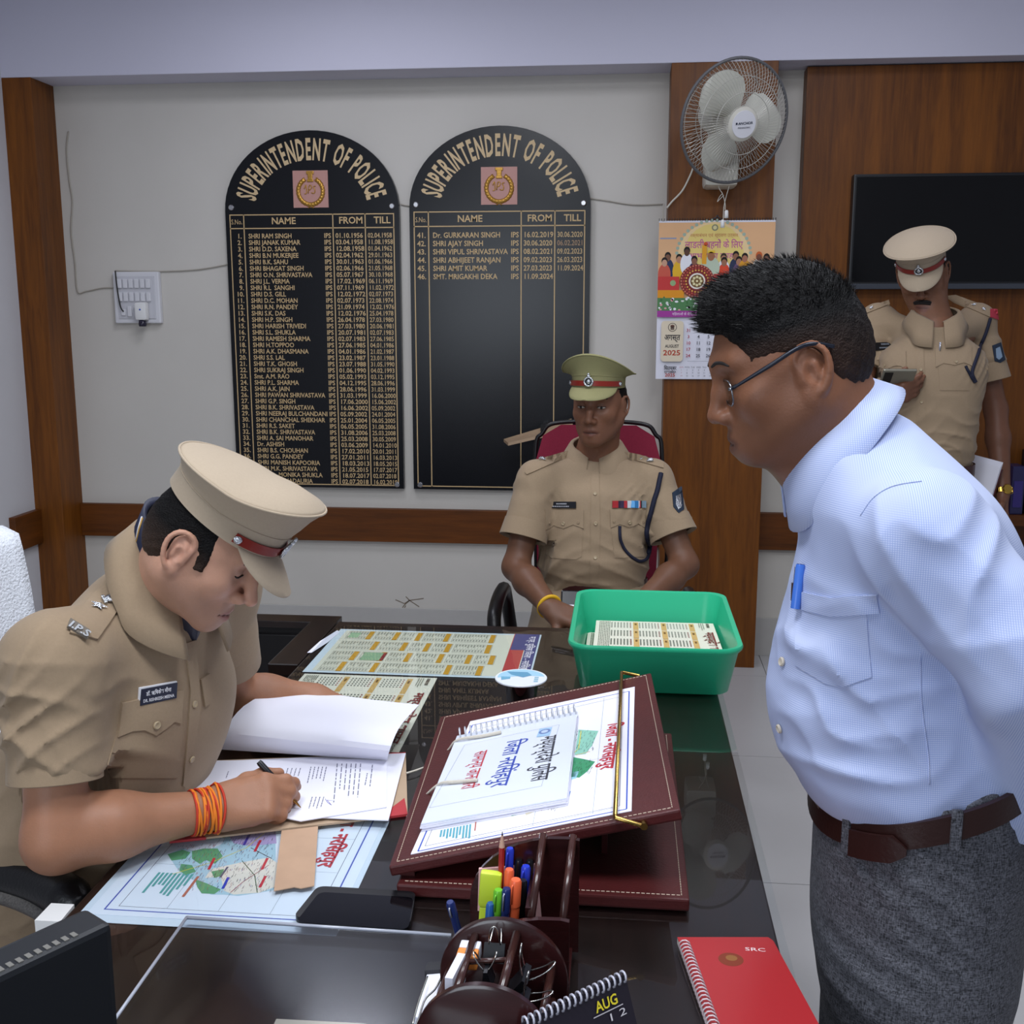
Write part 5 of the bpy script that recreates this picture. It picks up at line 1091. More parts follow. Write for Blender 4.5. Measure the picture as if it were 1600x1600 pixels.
def head(F, M, sc=1.0, jaw=1.0, nose=1.0, fat=0.0, E_=0.86, cran=(-0.006, 0.096)):
    L = Loc(F, M, sc)
    L.ell((0, cran[0], 0.042), (0.076, cran[1], 0.083), k=0.03)
    L.ell((0, 0.030, 0.000), (0.064+fat*0.4, 0.064, 0.088), k=0.03)
    L.ell((0, 0.030, -0.052*jaw), (0.054+fat, 0.054, 0.050), k=0.03)
    for s in (-1, 1):
        L.cap((s*(0.054+fat), -0.004, -0.040*jaw), (s*0.018, 0.074, -0.092*jaw), 0.022, 0.017, k=0.03)
        L.ell((s*0.043, 0.062, -0.014), (0.021, 0.022, 0.020), k=0.025)
        L.cap((s*0.010, 0.090, 0.037), (s*0.043, 0.077, 0.040), 0.0095, 0.009, k=0.018)
        L.ell((s*0.034, 0.100, 0.014), (0.019, 0.017, 0.013), k=0.014, op='sub')
        L.ell((s*0.0325, 0.0745, 0.0145), (0.0155, 0.0145, 0.0115), k=0.006)
    L.ell((0, 0.080, -0.092*jaw), (0.018, 0.016, 0.016), k=0.022)
    L.cap((0, 0.088, 0.026), (0, 0.100+0.006*nose, 0.000), 0.0085, 0.0085, k=0.016)
    L.cap((0, 0.098+0.005*nose, 0.002), (0, 0.108+0.012*nose, -0.026), 0.0090, 0.0115, k=0.008)
    for s in (-1, 1): L.ell((s*0.0135, 0.104, -0.031), (0.0085, 0.0115, 0.0085), k=0.007)
    for s in (-1, 1): L.ell((s*0.0068, 0.113, -0.040), (0.0036, 0.0055, 0.0040), k=0.003, op='sub')
    L.ell((0, 0.082, -0.058), (0.030, 0.017, 0.026), k=0.02)
    for s in (-1, 1):
        L.cap((s*0.024, 0.084, -0.0665), (s*0.007, 0.0980, -0.0612), 0.0048, 0.0068, k=0.006)
        L.cap((s*0.022, 0.083, -0.0690), (s*0.000, 0.0970, -0.0752), 0.0050, 0.0082, k=0.006)
    L.cap((-0.026, 0.092, -0.0680), (0, 0.1055, -0.0675), 0.0011, 0.0014, k=0.0045, op='sub'); L.cap((0.026, 0.092, -0.0680), (0, 0.1055, -0.0675), 0.0011, 0.0014, k=0.0045, op='sub')
    for s in (-1, 1):                                                    # ears
        q = lambda x, y, z: (s*(0.074+(x-0.074)*E_), y*E_, z*E_)
        L.ell(q(0.077, -0.006, 0.004), (0.010*E_, 0.018*E_, 0.028*E_), rot=(0.12, s*0.10, -s*0.32), k=0.010)
        rim = spline([(0.006, -0.012), (0.017, 0.008), (0.019, 0.024), (0.008, 0.037), (-0.010, 0.037), (-0.021, 0.022), (-0.021, 0.002), (-0.014, -0.016), (-0.004, -0.028)], 20)
        Q = [q(0.078+0.012*(0.022-a)/0.04, a-0.006, b+0.002) for a, b in rim]
        for a, b in zip(Q[:-1], Q[1:]): L.cap(a, b, 0.0040*E_, k=0.003)
        L.ell(q(0.079, -0.001, -0.027), (0.006*E_, 0.010*E_, 0.012*E_), k=0.008)
        L.ell(q(0.093, -0.003, 0.002), (0.011*E_, 0.010*E_, 0.016*E_), rot=(0.15, 0, -s*0.3), k=0.004, op='sub')
        L.ell(q(0.091, -0.010, 0.021), (0.007*E_, 0.010*E_, 0.008*E_), k=0.004, op='sub')
        L.cap(q(0.084, -0.012, -0.004), q(0.085, -0.010, 0.014), 0.0032*E_, k=0.004)
        L.cap(q(0.080, 0.009, -0.006), q(0.079, 0.010, 0.006), 0.0048*E_, k=0.004)
def face_cols(V, M, sc, skin, lip, stubble=0.0, flush=(0.62, 0.30, 0.22), dark=None):
    """local colours of skin: lips, stubble, lids, ears"""
    q = inv(M, V)/sc; C = np.tile(np.array(lin(skin)), (len(V), 1)); x, y, z = np.abs(q[:, 0]), q[:, 1], q[:, 2]
    def mix(w, c): C[:] = C*(1-w[:, None])+np.array(c)*w[:, None]
    g = lambda a, c, s: np.exp(-((a-c)/s)**2)
    inh = (np.linalg.norm(q, axis=1) < 0.19)
    mix(0.30*inh*g(x, 0.085, 0.012)*g(z, 0.005, 0.04), flush); mix(0.25*inh*g(x, 0.0, 0.018)*g(z, -0.028, 0.014)*(y > 0.09), flush); mix(0.22*inh*g(x, 0.042, 0.02)*g(z, -0.02, 0.02)*(y > 0.05), flush)
    if stubble:
        w = stubble*inh*np.clip((0.012-(z+0.040)-0.25*(y-0.05))/0.02, 0, 1)*np.clip((y+0.015)/0.02, 0, 1)*np.clip((z+0.13)/0.02, 0, 1)
        w = np.maximum(w, stubble*inh*((y > 0.085) & (z < -0.042) & (z > -0.06) & (x < 0.032))); w = np.where((x < 0.07) | (z < -0.01), w, 0); mix(w*0.8, (0.035, 0.030, 0.030))
    w = inh*np.clip(1.15-((x/0.026)**2+((z+0.0675)/0.0115)**2), 0, 1)*(y > 0.080); mix(np.clip(w*2, 0, 1)*0.75, lin(lip))
    w = inh*np.clip(1.2-((x/0.024)**2+((z+0.0678)/0.0022)**2), 0, 1)*(y > 0.080); mix(np.clip(w*1.5, 0, 1)*0.7, (0.03, 0.012, 0.01))
    w = inh*g(x, 0.033, 0.017)*g(z, 0.012, 0.013)*(y > 0.06); mix(w*0.35, np.array(lin(skin))*0.45)
    return C
def brow_lash(bvh, M, sc, parent, name, pts, r, m, flat=0.5):
    P = []
    for (x, z) in pts:
        o = xf(M, [(x*sc, 0.2*sc, z*sc)])[0]; p, n = cast(bvh, o, -M[:3, 1], 0.0004)
        if p is not None: P.append(p)
    if len(P) < 2: return None
    n = len(P)*4; t = np.linspace(0, 1, n); return MB().tube(spline(P, n), r*(0.35+0.65*np.sin(PI*np.clip(t*0.92+0.08, 0, 1))**0.7), 6).build(name, m, parent, True)
def finger(F, pts, r0, r1, k=0.006):
    pts = [np.asarray(p, float) for p in pts]; n = len(pts)-1
    for i in range(n): a, b = r0+(r1-r0)*i/n, r0+(r1-r0)*(i+1)/n; F.cap(pts[i], pts[i+1], a*1.03, b*1.03 if i < n-1 else b, k=k if i else 0.012)
def hand(F, W, fwd, back, side, sc=1.0, curl=(0.5, 0.6, 0.7, 0.8), thumb=(0.5, 0.4, 0.4), spread=0.06):
    """W wrist, fwd finger direction, back = normal of the back of the hand, side = towards the thumb"""
    f = nrm(fwd); b = nrm(np.asarray(back, float)-f*np.dot(back, f)); s = np.cross(f, b); s = s if np.dot(s, side) > 0 else -s
    T = lambda x, y, z: W+(s*x+f*y+b*z)*sc
    F.cap(T(0.0, -0.015, 0), T(0, 0.012, 0), 0.026*sc, 0.024*sc, k=0.015, flat=(b, 0.75))
    for x in (0.026, 0.009, -0.009, -0.026): F.cap(T(x*0.6, 0.008, 0.0), T(x, 0.078-abs(x-0.009)*0.18, 0.002), 0.0135*sc, 0.0120*sc, k=0.014)
    F.cap(T(0.020, 0.010, -0.006), T(0.026, 0.050, -0.008), 0.016*sc, 0.013*sc, k=0.014); F.cap(T(-0.022, 0.010, -0.006), T(-0.026, 0.050, -0.005), 0.014*sc, 0.012*sc, k=0.014)
    tips = []
    for i, (x, ln) in enumerate(((0.026, 0.078), (0.009, 0.086), (-0.009, 0.080), (-0.026, 0.064))):
        c = curl[i]; seg = [ln*0.46, ln*0.30, ln*0.24]; p = np.array([x, 0.080-abs(x-0.009)*0.18, 0.002]); a = 0.0; pts = [T(*p)]; sp = (x/0.026)*spread
        for j, q in enumerate(seg):
            a += c*(0.9, 1.1, 0.7)[j]; d = np.array([math.sin(sp)*math.cos(a), math.cos(sp)*math.cos(a), -math.sin(a)]); p = p+d*q; pts.append(T(*p))
        finger(F, pts, 0.0092*sc, 0.0072*sc); tips.append(pts)
    p = np.array([0.022, 0.018, -0.006]); pts = [T(*p)]; a0, a1, a2 = thumb
    for j, (q, ang) in enumerate(((0.040, a0), (0.030, a0-a1), (0.026, a0-a1-a2))):
        d = np.array([math.sin(ang+0.35), math.cos(ang+0.35), -0.35]); p = p+nrm(d)*q; pts.append(T(*p))
    finger(F, pts, 0.0125*sc, 0.0085*sc, k=0.008); tips.append(pts); return tips
# ---- peaked cap
M_khaki = mat('khaki_twill', '#96826a', 0.8, noise=0.04, nscale=220, bump=0.08, bscale=700, spec=0.15, sheen=0.1)
M_khakicap = mat('khaki_cap_cloth', '#ab9b86', 0.8, noise=0.03, nscale=260, bump=0.06, bscale=800, spec=0.15, sheen=0.1)
M_olive = mat('olive_cap_cloth', '#8a8660', 0.8, noise=0.03, nscale=260, bump=0.06, bscale=800, spec=0.15)
M_strap = mat('red_strap', '#7e2218', 0.35, spec=0.5); M_silver = mat('silver_badge', '#cfd2d6', 0.25, metal=1.0, bump=0.6, bscale=400)
M_dkbadge = mat('badge_gap', '#5a5d60', 0.4, metal=0.8)
def cap_hat(M, sc, m, parent, name='peaked_cap', rim=(0.118, 0.138), front=0.098, side=0.070, back=0.052, vis=0.055, drop=0.5, va=26, dome=0.0):
    """M: head frame moved to the centre of the band's lower edge"""
    root = bpy.data.objects.new(name, None); COL.objects.link(root); root.parent = parent; root.location = M[:3, 3]-ORG[parent.name]; ORG[root.name] = M[:3, 3].copy(); root.empty_display_size = 0.05
    n = 56; bx, by = 0.081, 0.100
    def rimz(a): f = math.sin(a); return (side+(front-side)*max(0, f)**1.3+(back-side)*max(0, -f)**1.2)
    rows = []
    for lv in range(9):
        row = []
        for j in range(n):
            a = 2*PI*j/n; cx, sy = math.cos(a), math.sin(a); z = rimz(a); bh = 0.030+0.012*max(0, sy)
            if lv == 0: p = (bx*cx, by*sy, 0)
            elif lv == 1: p = ((bx+0.001)*cx, (by+0.001)*sy, bh)
            elif lv == 2: p = ((bx+0.006)*cx, (by+0.006)*sy, bh+(z-bh)*0.30)
            elif lv == 3: t = 0.55; p = ((bx+(rim[0]-bx)*t)*cx, (by+(rim[1]-by)*t)*sy, bh+(z-bh)*0.62)
            elif lv == 4: t = 0.90; p = ((bx+(rim[0]-bx)*t)*cx, (by+(rim[1]-by)*t)*sy, bh+(z-bh)*0.90)
            elif lv == 5: p = (rim[0]*cx, rim[1]*sy, z)
            elif lv == 6: p = (rim[0]*0.95*cx, rim[1]*0.95*sy, z+0.004)
            elif lv == 7: p = (rim[0]*0.6*cx, rim[1]*0.6*sy, z*0.75+0.25*side+0.010+dome*0.7)
            else: p = (rim[0]*0.25*cx, rim[1]*0.25*sy, z*0.3+0.7*side+0.013+dome)
            row.append(p)
        rows.append(row)
    V = [p for r in rows for p in r]; F = [(i*n+j, i*n+(j+1) % n, (i+1)*n+(j+1) % n, (i+1)*n+j) for i in range(8) for j in range(n)]+[tuple(range(8*n, 9*n))]
    T = lambda V: xf(M, np.asarray(V, float)*sc)
    mk('crown', T(V), F, m, root, True)
    MB().tube(T([(rim[0]*math.cos(a), rim[1]*math.sin(a), rimz(a)) for a in np.linspace(0, 2*PI, n+1)[:-1]]), 0.0022*sc, 6, closed=True).build('piping', m, root, True)
    MB().tube(T([((bx+0.0015)*math.cos(a), (by+0.0015)*math.sin(a), 0.030+0.012*max(0, math.sin(a))) for a in np.linspace(0, 2*PI, n+1)[:-1]]), 0.0012*sc, 5, closed=True).build('band_seam', m, root, True)
    V = []; k = 21; nr = 7; a0, a1 = math.radians(va), math.radians(180-va)
    for i in range(nr):
        t = i/(nr-1)
        for j in range(k):
            a = a0+(a1-a0)*j/(k-1); e = math.sin((a-a0)/(a1-a0)*PI)**0.65; r = vis*e*t
            V.append(((bx+0.001+r*0.35)*math.cos(a), (by+0.001)*math.sin(a)+r*(0.35+0.65*math.sin(a)), 0.004-r*drop-0.10*r*abs(math.cos(a))*2.0-0.5*r*t*drop))
    V = np.array(V); F = [(i*k+j, (i+1)*k+j, (i+1)*k+j+1, i*k+j+1) for i in range(nr-1) for j in range(k-1)]; n0 = len(V)
    F = F+[tuple(q+n0 for q in f[::-1]) for f in F]; ring = list(range(k))+[i*k+k-1 for i in range(1, nr)]+[(nr-1)*k+j for j in range(k-2, -1, -1)]+[i*k for i in range(nr-2, 0, -1)]
    F += [(ring[i], ring[(i+1) % len(ring)], ring[(i+1) % len(ring)]+n0, ring[i]+n0) for i in range(len(ring))]
    mk('visor', T(np.vstack([V, V-A(0, 0, 0.003)])), F, m, root, True, autosmooth=50)
    b = []; aa = np.linspace(math.radians(va-9), math.radians(189-va), 40)
    for z0 in (0.006, 0.022):
        for q in (0.003, 0.005):
            b.append([((bx+q)*math.cos(a), (by+q)*math.sin(a), z0+0.004*math.sin(a)**2) for a in aa])
    V = np.array(b).reshape(-1, 3); kk = len(aa); F = []
    for j in range(kk-1): F += [(kk+j, kk+j+1, 3*kk+j+1, 3*kk+j), (j+1, j, 2*kk+j, 2*kk+j+1), (2*kk+j, 3*kk+j, 3*kk+j+1, 2*kk+j+1), (j, j+1, kk+j+1, kk+j)]
    F += [(0, kk, 3*kk, 2*kk), (kk-1, 3*kk-1, 4*kk-1, 2*kk-1)]
    mk('leather_band', T(V), F, M_strap, root, True, autosmooth=40)
    for a in (aa[1], aa[-2]):
        c = T([((bx+0.005)*math.cos(a), (by+0.005)*math.sin(a), 0.014)])[0]; MB().lathe([(0.0068*sc, 0), (0.0065*sc, 0.0025*sc), (0.004*sc, 0.0042*sc), (0, 0.0046*sc)], 16, frame(c, x=M[:3, 2], z=M[:3, :3]@A(math.cos(a), math.sin(a), 0))).build('side_button', M_silver, root, True, autosmooth=50)
    c = T([(0, by+0.006, 0.026)])[0]; Mb = frame(c, y=M[:3, :3]@A(0, -0.18, 1), z=M[:3, 1]); g = bpy.data.objects.new('cap_badge', None); COL.objects.link(g); g.parent = root; g.location = c-ORG[root.name]; ORG[g.name] = c; g.empty_display_size = 0.02
    mb = MB(); mb.tube([(0.013*sc*math.cos(a), 0.013*sc*math.sin(a)-0.003*sc, 0.002) for a in np.linspace(0, 2*PI, 25)[:-1]], 0.0032*sc, 6, Mb, closed=True); mb.lathe([(0.008*sc, 0.001), (0.006*sc, 0.004), (0, 0.0045)], 8, Mb@frame((0, -0.003*sc, 0), x=(1, 0, 0), z=(0, 0, 1)))
    mb.build('badge_wreath', M_silver, g, True); mb = MB(); mb.sphere((0, 0.014*sc, 0.003), (0.006*sc, 0.005*sc, 0.003), Mb); mb.sphere((0, 0.020*sc, 0.003), (0.0045*sc, 0.004*sc, 0.003), Mb); mb.build('badge_crest', M_silver, g, True)
    MB().lathe([(0.0105*sc, 0.0), (0.0105*sc, 0.0012), (0, 0.0012)], 20, Mb@frame((0, -0.003*sc, 0), x=(1, 0, 0), z=(0, 0, 1))).build('badge_field', M_dkbadge, g, True)
    return root
def collar(M, sc, m, parent, st, th=0.0022, name='collar'):
    """st: (angle deg from front through the wearer's right side, top r, top z, fold r, fold z, leaf r, leaf z, forward shift)"""
    st = np.asarray(st, float); q = spline(st, len(st)*5); V = []; n = len(q)
    for (a, rt_, zt_, rf, zf_, rl, zl, fs) in q:
        a = math.radians(a); d = A(math.sin(a), math.cos(a), 0); rows = [d*rt_+A(0, 0, zt_), d*(rt_+0.002)+A(0, 0, zt_+0.004), d*(rf)+A(0, 0, zf_), d*(rf*0.45+rl*0.55)+A(0, fs*0.5, zf_*0.45+zl*0.55), d*rl+A(0, fs, zl)]
        V += [p for p in rows]
    V = xf(M, np.array(V)*sc); k = 5; F = [(i*k+j, i*k+j+1, (i+1)*k+j+1, (i+1)*k+j) for i in range(n-1) for j in range(k-1)]
    o = mk(name, V, F, m, parent, True); s = o.modifiers.new('cloth_thickness', 'SOLIDIFY'); s.thickness = th; s.offset = 0
    return o
def disc_on(name, bvh, x, y, r, m, parent, h=0.0025, off=0.0008, prof=None):
    p, n = hit(bvh, x, y, off)
    if p is None: return None
    return MB().lathe(prof or [(r, 0), (r, h*0.6), (r*0.8, h), (r*0.55, h*0.75), (0, h*0.7)], 16, frame(p, x=nrm(np.cross(n, (0.1, 0.2, 1))), z=n)).build(name, m, parent, True, autosmooth=40)
def tube_on(name, bvh, px, r, m, parent, off=0.002, n=40):
    P = []
    for x, y in spline(px, n):
        p, nn = hit(bvh, x, y, off)
        if p is not None: P.append(p)
    if len(P) > 3:
        P = np.array(P); Q = P.copy(); Q[1:-1] = (P[:-2]+P[1:-1]*2+P[2:])/4; return MB().tube(Q, r, 6).build(name, m, parent, True)
def plate_on(name, bvh, P, m, parent, th=0.003, off=0.002):
    """flat rigid plate whose corner pixels rest on the cloth"""
    c = np.mean(P, axis=0); p, n = hit(bvh, *c, off); n = n if n is not None else -fw
    Q = []
    for x, y in P: d = ray(x, y); t = np.dot(p-CAM, n)/np.dot(d, n); Q.append(CAM+d*t)
    Q = np.array(Q); T = Q+n*th; k = len(Q); F = [tuple(range(k)), tuple(range(2*k-1, k-1, -1))]+[(i, k+i, k+(i+1) % k, (i+1) % k) for i in range(k)]
    o = mk(name, np.vstack([T, Q-n*0.002]), F, m, parent); return o, T, n
def plate_text(T, n, lines, parent, col='#d8d8dc', lift=0.0006):
    """T corners tl,tr,br,bl of a plate"""
    x = nrm(T[1]-T[0]); y = np.cross(n, x); w = np.linalg.norm(T[1]-T[0]); h = np.linalg.norm(T[3]-T[0]); M = frame(T[3]+n*lift, x=x, y=y); p = Print()
    for (s, fy, sz, fw_) in lines:
        if s is None: p.scribble(w*(1-fw_)/2, h*fy, w*(1+fw_)/2, h*(fy+sz), 1, col, 0.8, jag=False); continue        # print too small to read
        p.text(s, w*(1-fw_)/2, h*fy, h*sz, col, 0.02, width=w*fw_)
    return p.build('plate_lettering', M, parent)
def cloth_noise(seed, amp, scale):
    r = np.random.default_rng(seed); K = r.normal(size=(10, 3)).astype(np.float32)*scale; ph = r.uniform(0, 6.28, 10).astype(np.float32)
    def f(P):
        d = np.zeros(len(P), np.float32)
        for i in range(10): d += np.sin(P@K[i]+ph[i])
        return d*(amp/4)
    return f
M_skin = mat('skin', '#ffffff', 0.48, attr='Col', sss=0.12, bump=0.10, bscale=350, spec=0.4, noise=0.05, nscale=60)
M_hair = mat('black_hair', '#0b0908', 0.45, bump=0.9, bscale=240, stretch=(1, 1, 0.25), spec=0.35)
M_hairsoft = mat('cropped_hair', '#ffffff', 0.6, attr='Col', bump=0.8, bscale=420, spec=0.2)
M_button = mat('khaki_button', '#a59376', 0.35); M_sbutton = mat('clear_button', '#c9bfae', 0.25, spec=0.7)
M_navy = mat('navy_cord', '#12162e', 0.7, bump=0.4, bscale=500); M_belt = mat('brown_belt', '#2c1512', 0.35, bump=0.1, bscale=200)
M_plate = mat('black_plate', '#16171b', 0.3); M_patch = mat('navy_patch', '#1d2a3c', 0.6)

def hdir(x, y, pitch, up_=None):
    """unit direction over the ground (x, y), tipped down by pitch degrees"""
    h = nrm(A(x, y, 0)); p = math.radians(pitch); return h*math.cos(p)+A(0, 0, -math.sin(p)), h*math.sin(p)+A(0, 0, math.cos(p))
def headframe(ox, oy, oz, x, y, pitch, roll=0.0):
    f, u = hdir(x, y, pitch)
    if roll: r_ = np.cross(f, u); u = u*math.cos(roll)+r_*math.sin(roll)
    return frame((ox, oy, oz), y=f, z=u)
def folds(seed, amp, items, base=None, pw=1.0):
    """cloth folds: soft ridges radiating along directions; items = (centre, radius, direction across the ridges, wavelength)"""
    r = np.random.default_rng(seed); it = []
    for c, rad, d, wl in items: it.append((np.asarray(c, np.float32), rad, np.asarray(nrm(d), np.float32), 2*PI/wl, r.uniform(0, 6.28), np.asarray(r.normal(size=3), np.float32)*9))
    def f(P):
        d = base(P) if base else np.zeros(len(P), np.float32)
        for c, rad, dr, kf, ph, wv in it:
            q = P-c; r2 = (q*q).sum(1)/(rad*rad); near = np.nonzero(r2 < 4.5)[0]
            if not len(near): continue
            q = q[near]; w = np.exp(-r2[near]); s_ = np.sin(q@dr*kf+ph+1.9*np.sin(q@wv+ph)+0.8*np.sin(q@wv[::-1]*2.3)); d[near] -= amp*w*(1-np.abs(s_))**pw*1.7*(0.6+0.4*np.sin(q@wv*0.7))
        return d
    return f

# ================================================================ person 1: officer writing at the left of the desk
def cols_body(V, M, sc, skin, arm=None, **k): return face_cols(V, M, sc, skin, k.pop('lip', '#7a4038'), **k)
HS1 = 0.92; H1 = headframe(0, 0, 0, 0.998, 0.03, 35); H1[:3, 3] = ad(277, 862, 1.56)-H1[:3, :3]@A(0.082, -0.006, 0.004)*HS1
p1 = None
RS, RE, RW = ad(84, 1040, 1.54), az(88, 1312, 0.803), az(338, 1264, 0.790)
LS, LE, LW = A(-0.70, 1.80, 1.05), A(-0.73, 1.92, 0.80), A(-0.585, 1.985, 0.785)
P0, NB = A(-0.985, 1.625, 0.50), A(-0.700, 1.590, 1.105)
T1 = frame(P0, y=A(0.95, -0.28, 0), z=NB-P0)
B = Field(); head(B, H1, HS1, nose=1.0, E_=0.95, cran=(0.006, 0.085))
nk = xf(H1, [(0, -0.014, -0.035)])[0]; B.cap(nk, NB+A(-0.02, 0.01, -0.03), 0.053, 0.062, k=0.03)
IN = NB*0.72+P0*0.28-A(0.03, 0, 0); B.cap(IN, P0, 0.075, 0.085, k=0.05); B.cap(RS, IN, 0.040, 0.06, k=0.03); B.cap(LS, IN, 0.040, 0.06, k=0.03); B.cap(NB-A(0.03, 0, 0.04), IN, 0.05, 0.06, k=0.03)
B.cap(RS, RE, 0.045, 0.041, k=0.03); B.cap(LS, LE, 0.045, 0.04, k=0.03)
e2 = RE+(RW-RE)*0.35; B.cap(RE, e2+A(0, -0.004, 0.006), 0.040, 0.043, k=0.03); B.cap(e2+A(0, -0.004, 0.006), RW, 0.043, 0.027, k=0.03)
B.cap(LE, LE*0.6+LW*0.4, 0.04, 0.041, k=0.03); B.cap(LE*0.6+LW*0.4, LW, 0.041, 0.027, k=0.03)
f1 = nrm(az(452, 1240, 0.80)-RW); b1_ = A(0.30, -0.62, 0.72)
# writing hand: palm block, curled fingers, thumb against the pen
hs = np.cross(f1, nrm(b1_-f1*np.dot(b1_, f1))); hb = nrm(b1_-f1*np.dot(b1_, f1)); hs = hs if np.dot(hs, A(-0.6, 0.7, 0.4)) > 0 else -hs
hand(B, RW+A(0, 0, 0.002), f1, b1_, hs, 0.98, curl=(0.50, 0.66, 0.84, 0.95), thumb=(0.20, 0.25, 0.30), spread=0.02)
hand(B, LW, A(0.75, -0.55, -0.05), A(0.0, 0.1, 1), A(-0.5, -0.8, 0), 0.95, curl=(0.45, 0.5, 0.55, 0.6))
V, Fq = B.mesh(0.0026)
C = face_cols(V, H1, HS1, '#bd9078', '#96605a', stubble=0.28)
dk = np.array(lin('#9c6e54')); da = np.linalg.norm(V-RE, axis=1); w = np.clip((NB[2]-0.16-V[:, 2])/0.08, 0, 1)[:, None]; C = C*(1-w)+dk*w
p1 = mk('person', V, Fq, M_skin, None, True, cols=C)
tag(p1, 'seated officer in khaki uniform and peaked cap, bent over and signing papers', 'person')
bv1 = bvh_of(V, Fq)
# shirt
S = Field(); st = [(-0.06, 0, 0.0, 0.165, 0.135), (0.04, 0, 0.005, 0.172, 0.140), (0.16, 0, 0.012, 0.180, 0.140), (0.30, 0, 0.018, 0.192, 0.140), (0.42, 0, 0.022, 0.198, 0.138), (0.51, 0, 0.018, 0.188, 0.124), (0.585, 0, 0.006, 0.135, 0.098), (0.645, 0, 0.0, 0.078, 0.072)]
S.loft(P0, T1[:3, :3], st, n=2.2, k=0.03)
for s_, e_, nb_ in ((RS, RE, 1), (LS, LE, -1)):
    d = e_-s_; S.cap(NB-A(0.04, 0, 0.055), s_, 0.062, 0.064, k=0.06); S.cap(s_, s_+d*0.42, 0.068, 0.056, k=0.05); S.cap(s_+d*0.40, s_+d*0.80, 0.056, 0.0560, k=0.03)
    S.half(s_+d*0.885, d, k=0.004) if False else None
r = np.random.default_rng(5)
def fold(F, a, b, r_, k=0.02, op='add'): F.cap(a, b, r_, r_*0.7, k=k, op=op)
nz = folds(5, 0.0105, [(RS*0.5+RE*0.5+A(0, -0.05, 0.03), 0.09, A(0.5, 0.1, 1), 0.11), (RS+A(0.08, 0.02, -0.10), 0.09, A(0.8, 0.2, 0.7), 0.10), (P0+T1[:3, :3]@A(0.10, 0.12, 0.18), 0.14, A(0.4, 0, 1), 0.13), (P0+T1[:3, :3]@A(0.16, 0.05, 0.30), 0.10, A(0.7, 0.2, -0.6), 0.10), (RS*0.75+RE*0.25+A(0, -0.06, 0), 0.08, A(0.6, 0, -0.8), 0.09), (P0+T1[:3, :3]@A(0.12, 0.10, 0.02), 0.12, A(-0.3, 0.1, 1), 0.13), (RS+A(-0.02, -0.04, 0.02), 0.07, A(0.8, 0.3, -0.4), 0.14)], cloth_noise(11, 0.0014, 24), pw=2.0)
V, Fq = S.mesh(0.0045, disp=nz)
keep = np.ones(len(V), bool)
for s_, e_ in ((RS, RE), (LS, LE)):
    d = nrm(e_-s_); t = (V-s_)@d; L = np.linalg.norm(e_-s_); near = np.linalg.norm(V-s_-np.outer(t, d), axis=1) < 0.10
    m_ = near & (t > L*0.64); V[m_] -= np.outer((t[m_]-L*0.64)*0.97, d)
sh1 = mk('uniform_shirt', V, Fq, M_khaki, p1, True); bs1 = bvh_of(V, Fq)
# turn-up cuffs of the sleeves
for s_, e_ in ((RS, RE), (LS, LE)):
    d = nrm(e_-s_); L = np.linalg.norm(e_-s_); a = s_+d*L*0.46; Mz = frame(a, x=(0, 1, 0.2), z=d); MB().lathe([(0.0560, 0.0), (0.0625, 0.001), (0.0632, L*0.20), (0.0618, L*0.205), (0.0560, L*0.19)], 36, Mz, caps=False).build('sleeve_cuff', M_khaki, p1, True, autosmooth=50)
CF1 = frame(NB+A(0.000, 0, 0.020), y=A(0.9, -0.30, -0.25), z=nrm(H1[:3, 2]*0.45+nrm(NB-P0)*0.55))
collar(CF1, 0.90, M_khaki, p1, [(28, 0.072, -0.004, 0.080, -0.002, 0.108, -0.070, 0.055), (66, 0.072, 0.012, 0.081, 0.014, 0.136, -0.060, 0.026), (82, 0.072, 0.024, 0.083, 0.026, 0.128, -0.036, 0.010), (120, 0.072, 0.050, 0.083, 0.051, 0.110, 0.004, 0.0), (180, 0.070, 0.062, 0.080, 0.062, 0.094, 0.018, 0), (240, 0.072, 0.052, 0.082, 0.053, 0.103, 0.004, 0), (278, 0.072, 0.024, 0.083, 0.026, 0.128, -0.036, 0.010), (294, 0.072, 0.012, 0.081, 0.014, 0.136, -0.060, 0.026), (332, 0.072, -0.004, 0.080, -0.002, 0.108, -0.070, 0.055)])
sc1 = [(0, 0.050, 0.0, 0.068, 0.040, 0.068, -0.06, 0.03), (60, 0.056, 0.04, 0.0690, 0.062, 0.066, -0.03, 0.01), (120, 0.060, 0.07, 0.0690, 0.082, 0.064, 0.0, 0), (180, 0.06, 0.08, 0.0690, 0.088, 0.064, 0.0, 0), (240, 0.060, 0.07, 0.0690, 0.082, 0.064, 0.0, 0), (300, 0.056, 0.04, 0.0690, 0.062, 0.066, -0.03, 0.01), (360, 0.050, 0.0, 0.068, 0.040, 0.068, -0.06, 0.03)]
collar(CF1, 1.04, mat('navy_scarf', '#141a33', 0.55), p1, sc1, name='neck_scarf')
for a_ in (28, 52, 118):
    a_ = math.radians(a_); d_ = A(math.sin(a_), math.cos(a_), 0); zt_s = 0.052 if a_ < 0.7 else 0.06 if a_ < 1 else 0.083
    for o_s, m_s in ((0.0, mat('gold_stripe', '#b8904a', 0.6)), (0.05, mat('white_stripe', '#cfcfd6', 0.6))):
        d2 = A(math.sin(a_+o_s), math.cos(a_+o_s), 0); MB().tube(xf(CF1, [d2*0.0730+A(0, 0.012, zt_s-0.05), d2*0.0738+A(0, 0.004, zt_s-0.02), d2*0.0732+A(0, 0, zt_s-0.002)]), 0.0014, 5).build('scarf_stripe', m_s, p1, True)
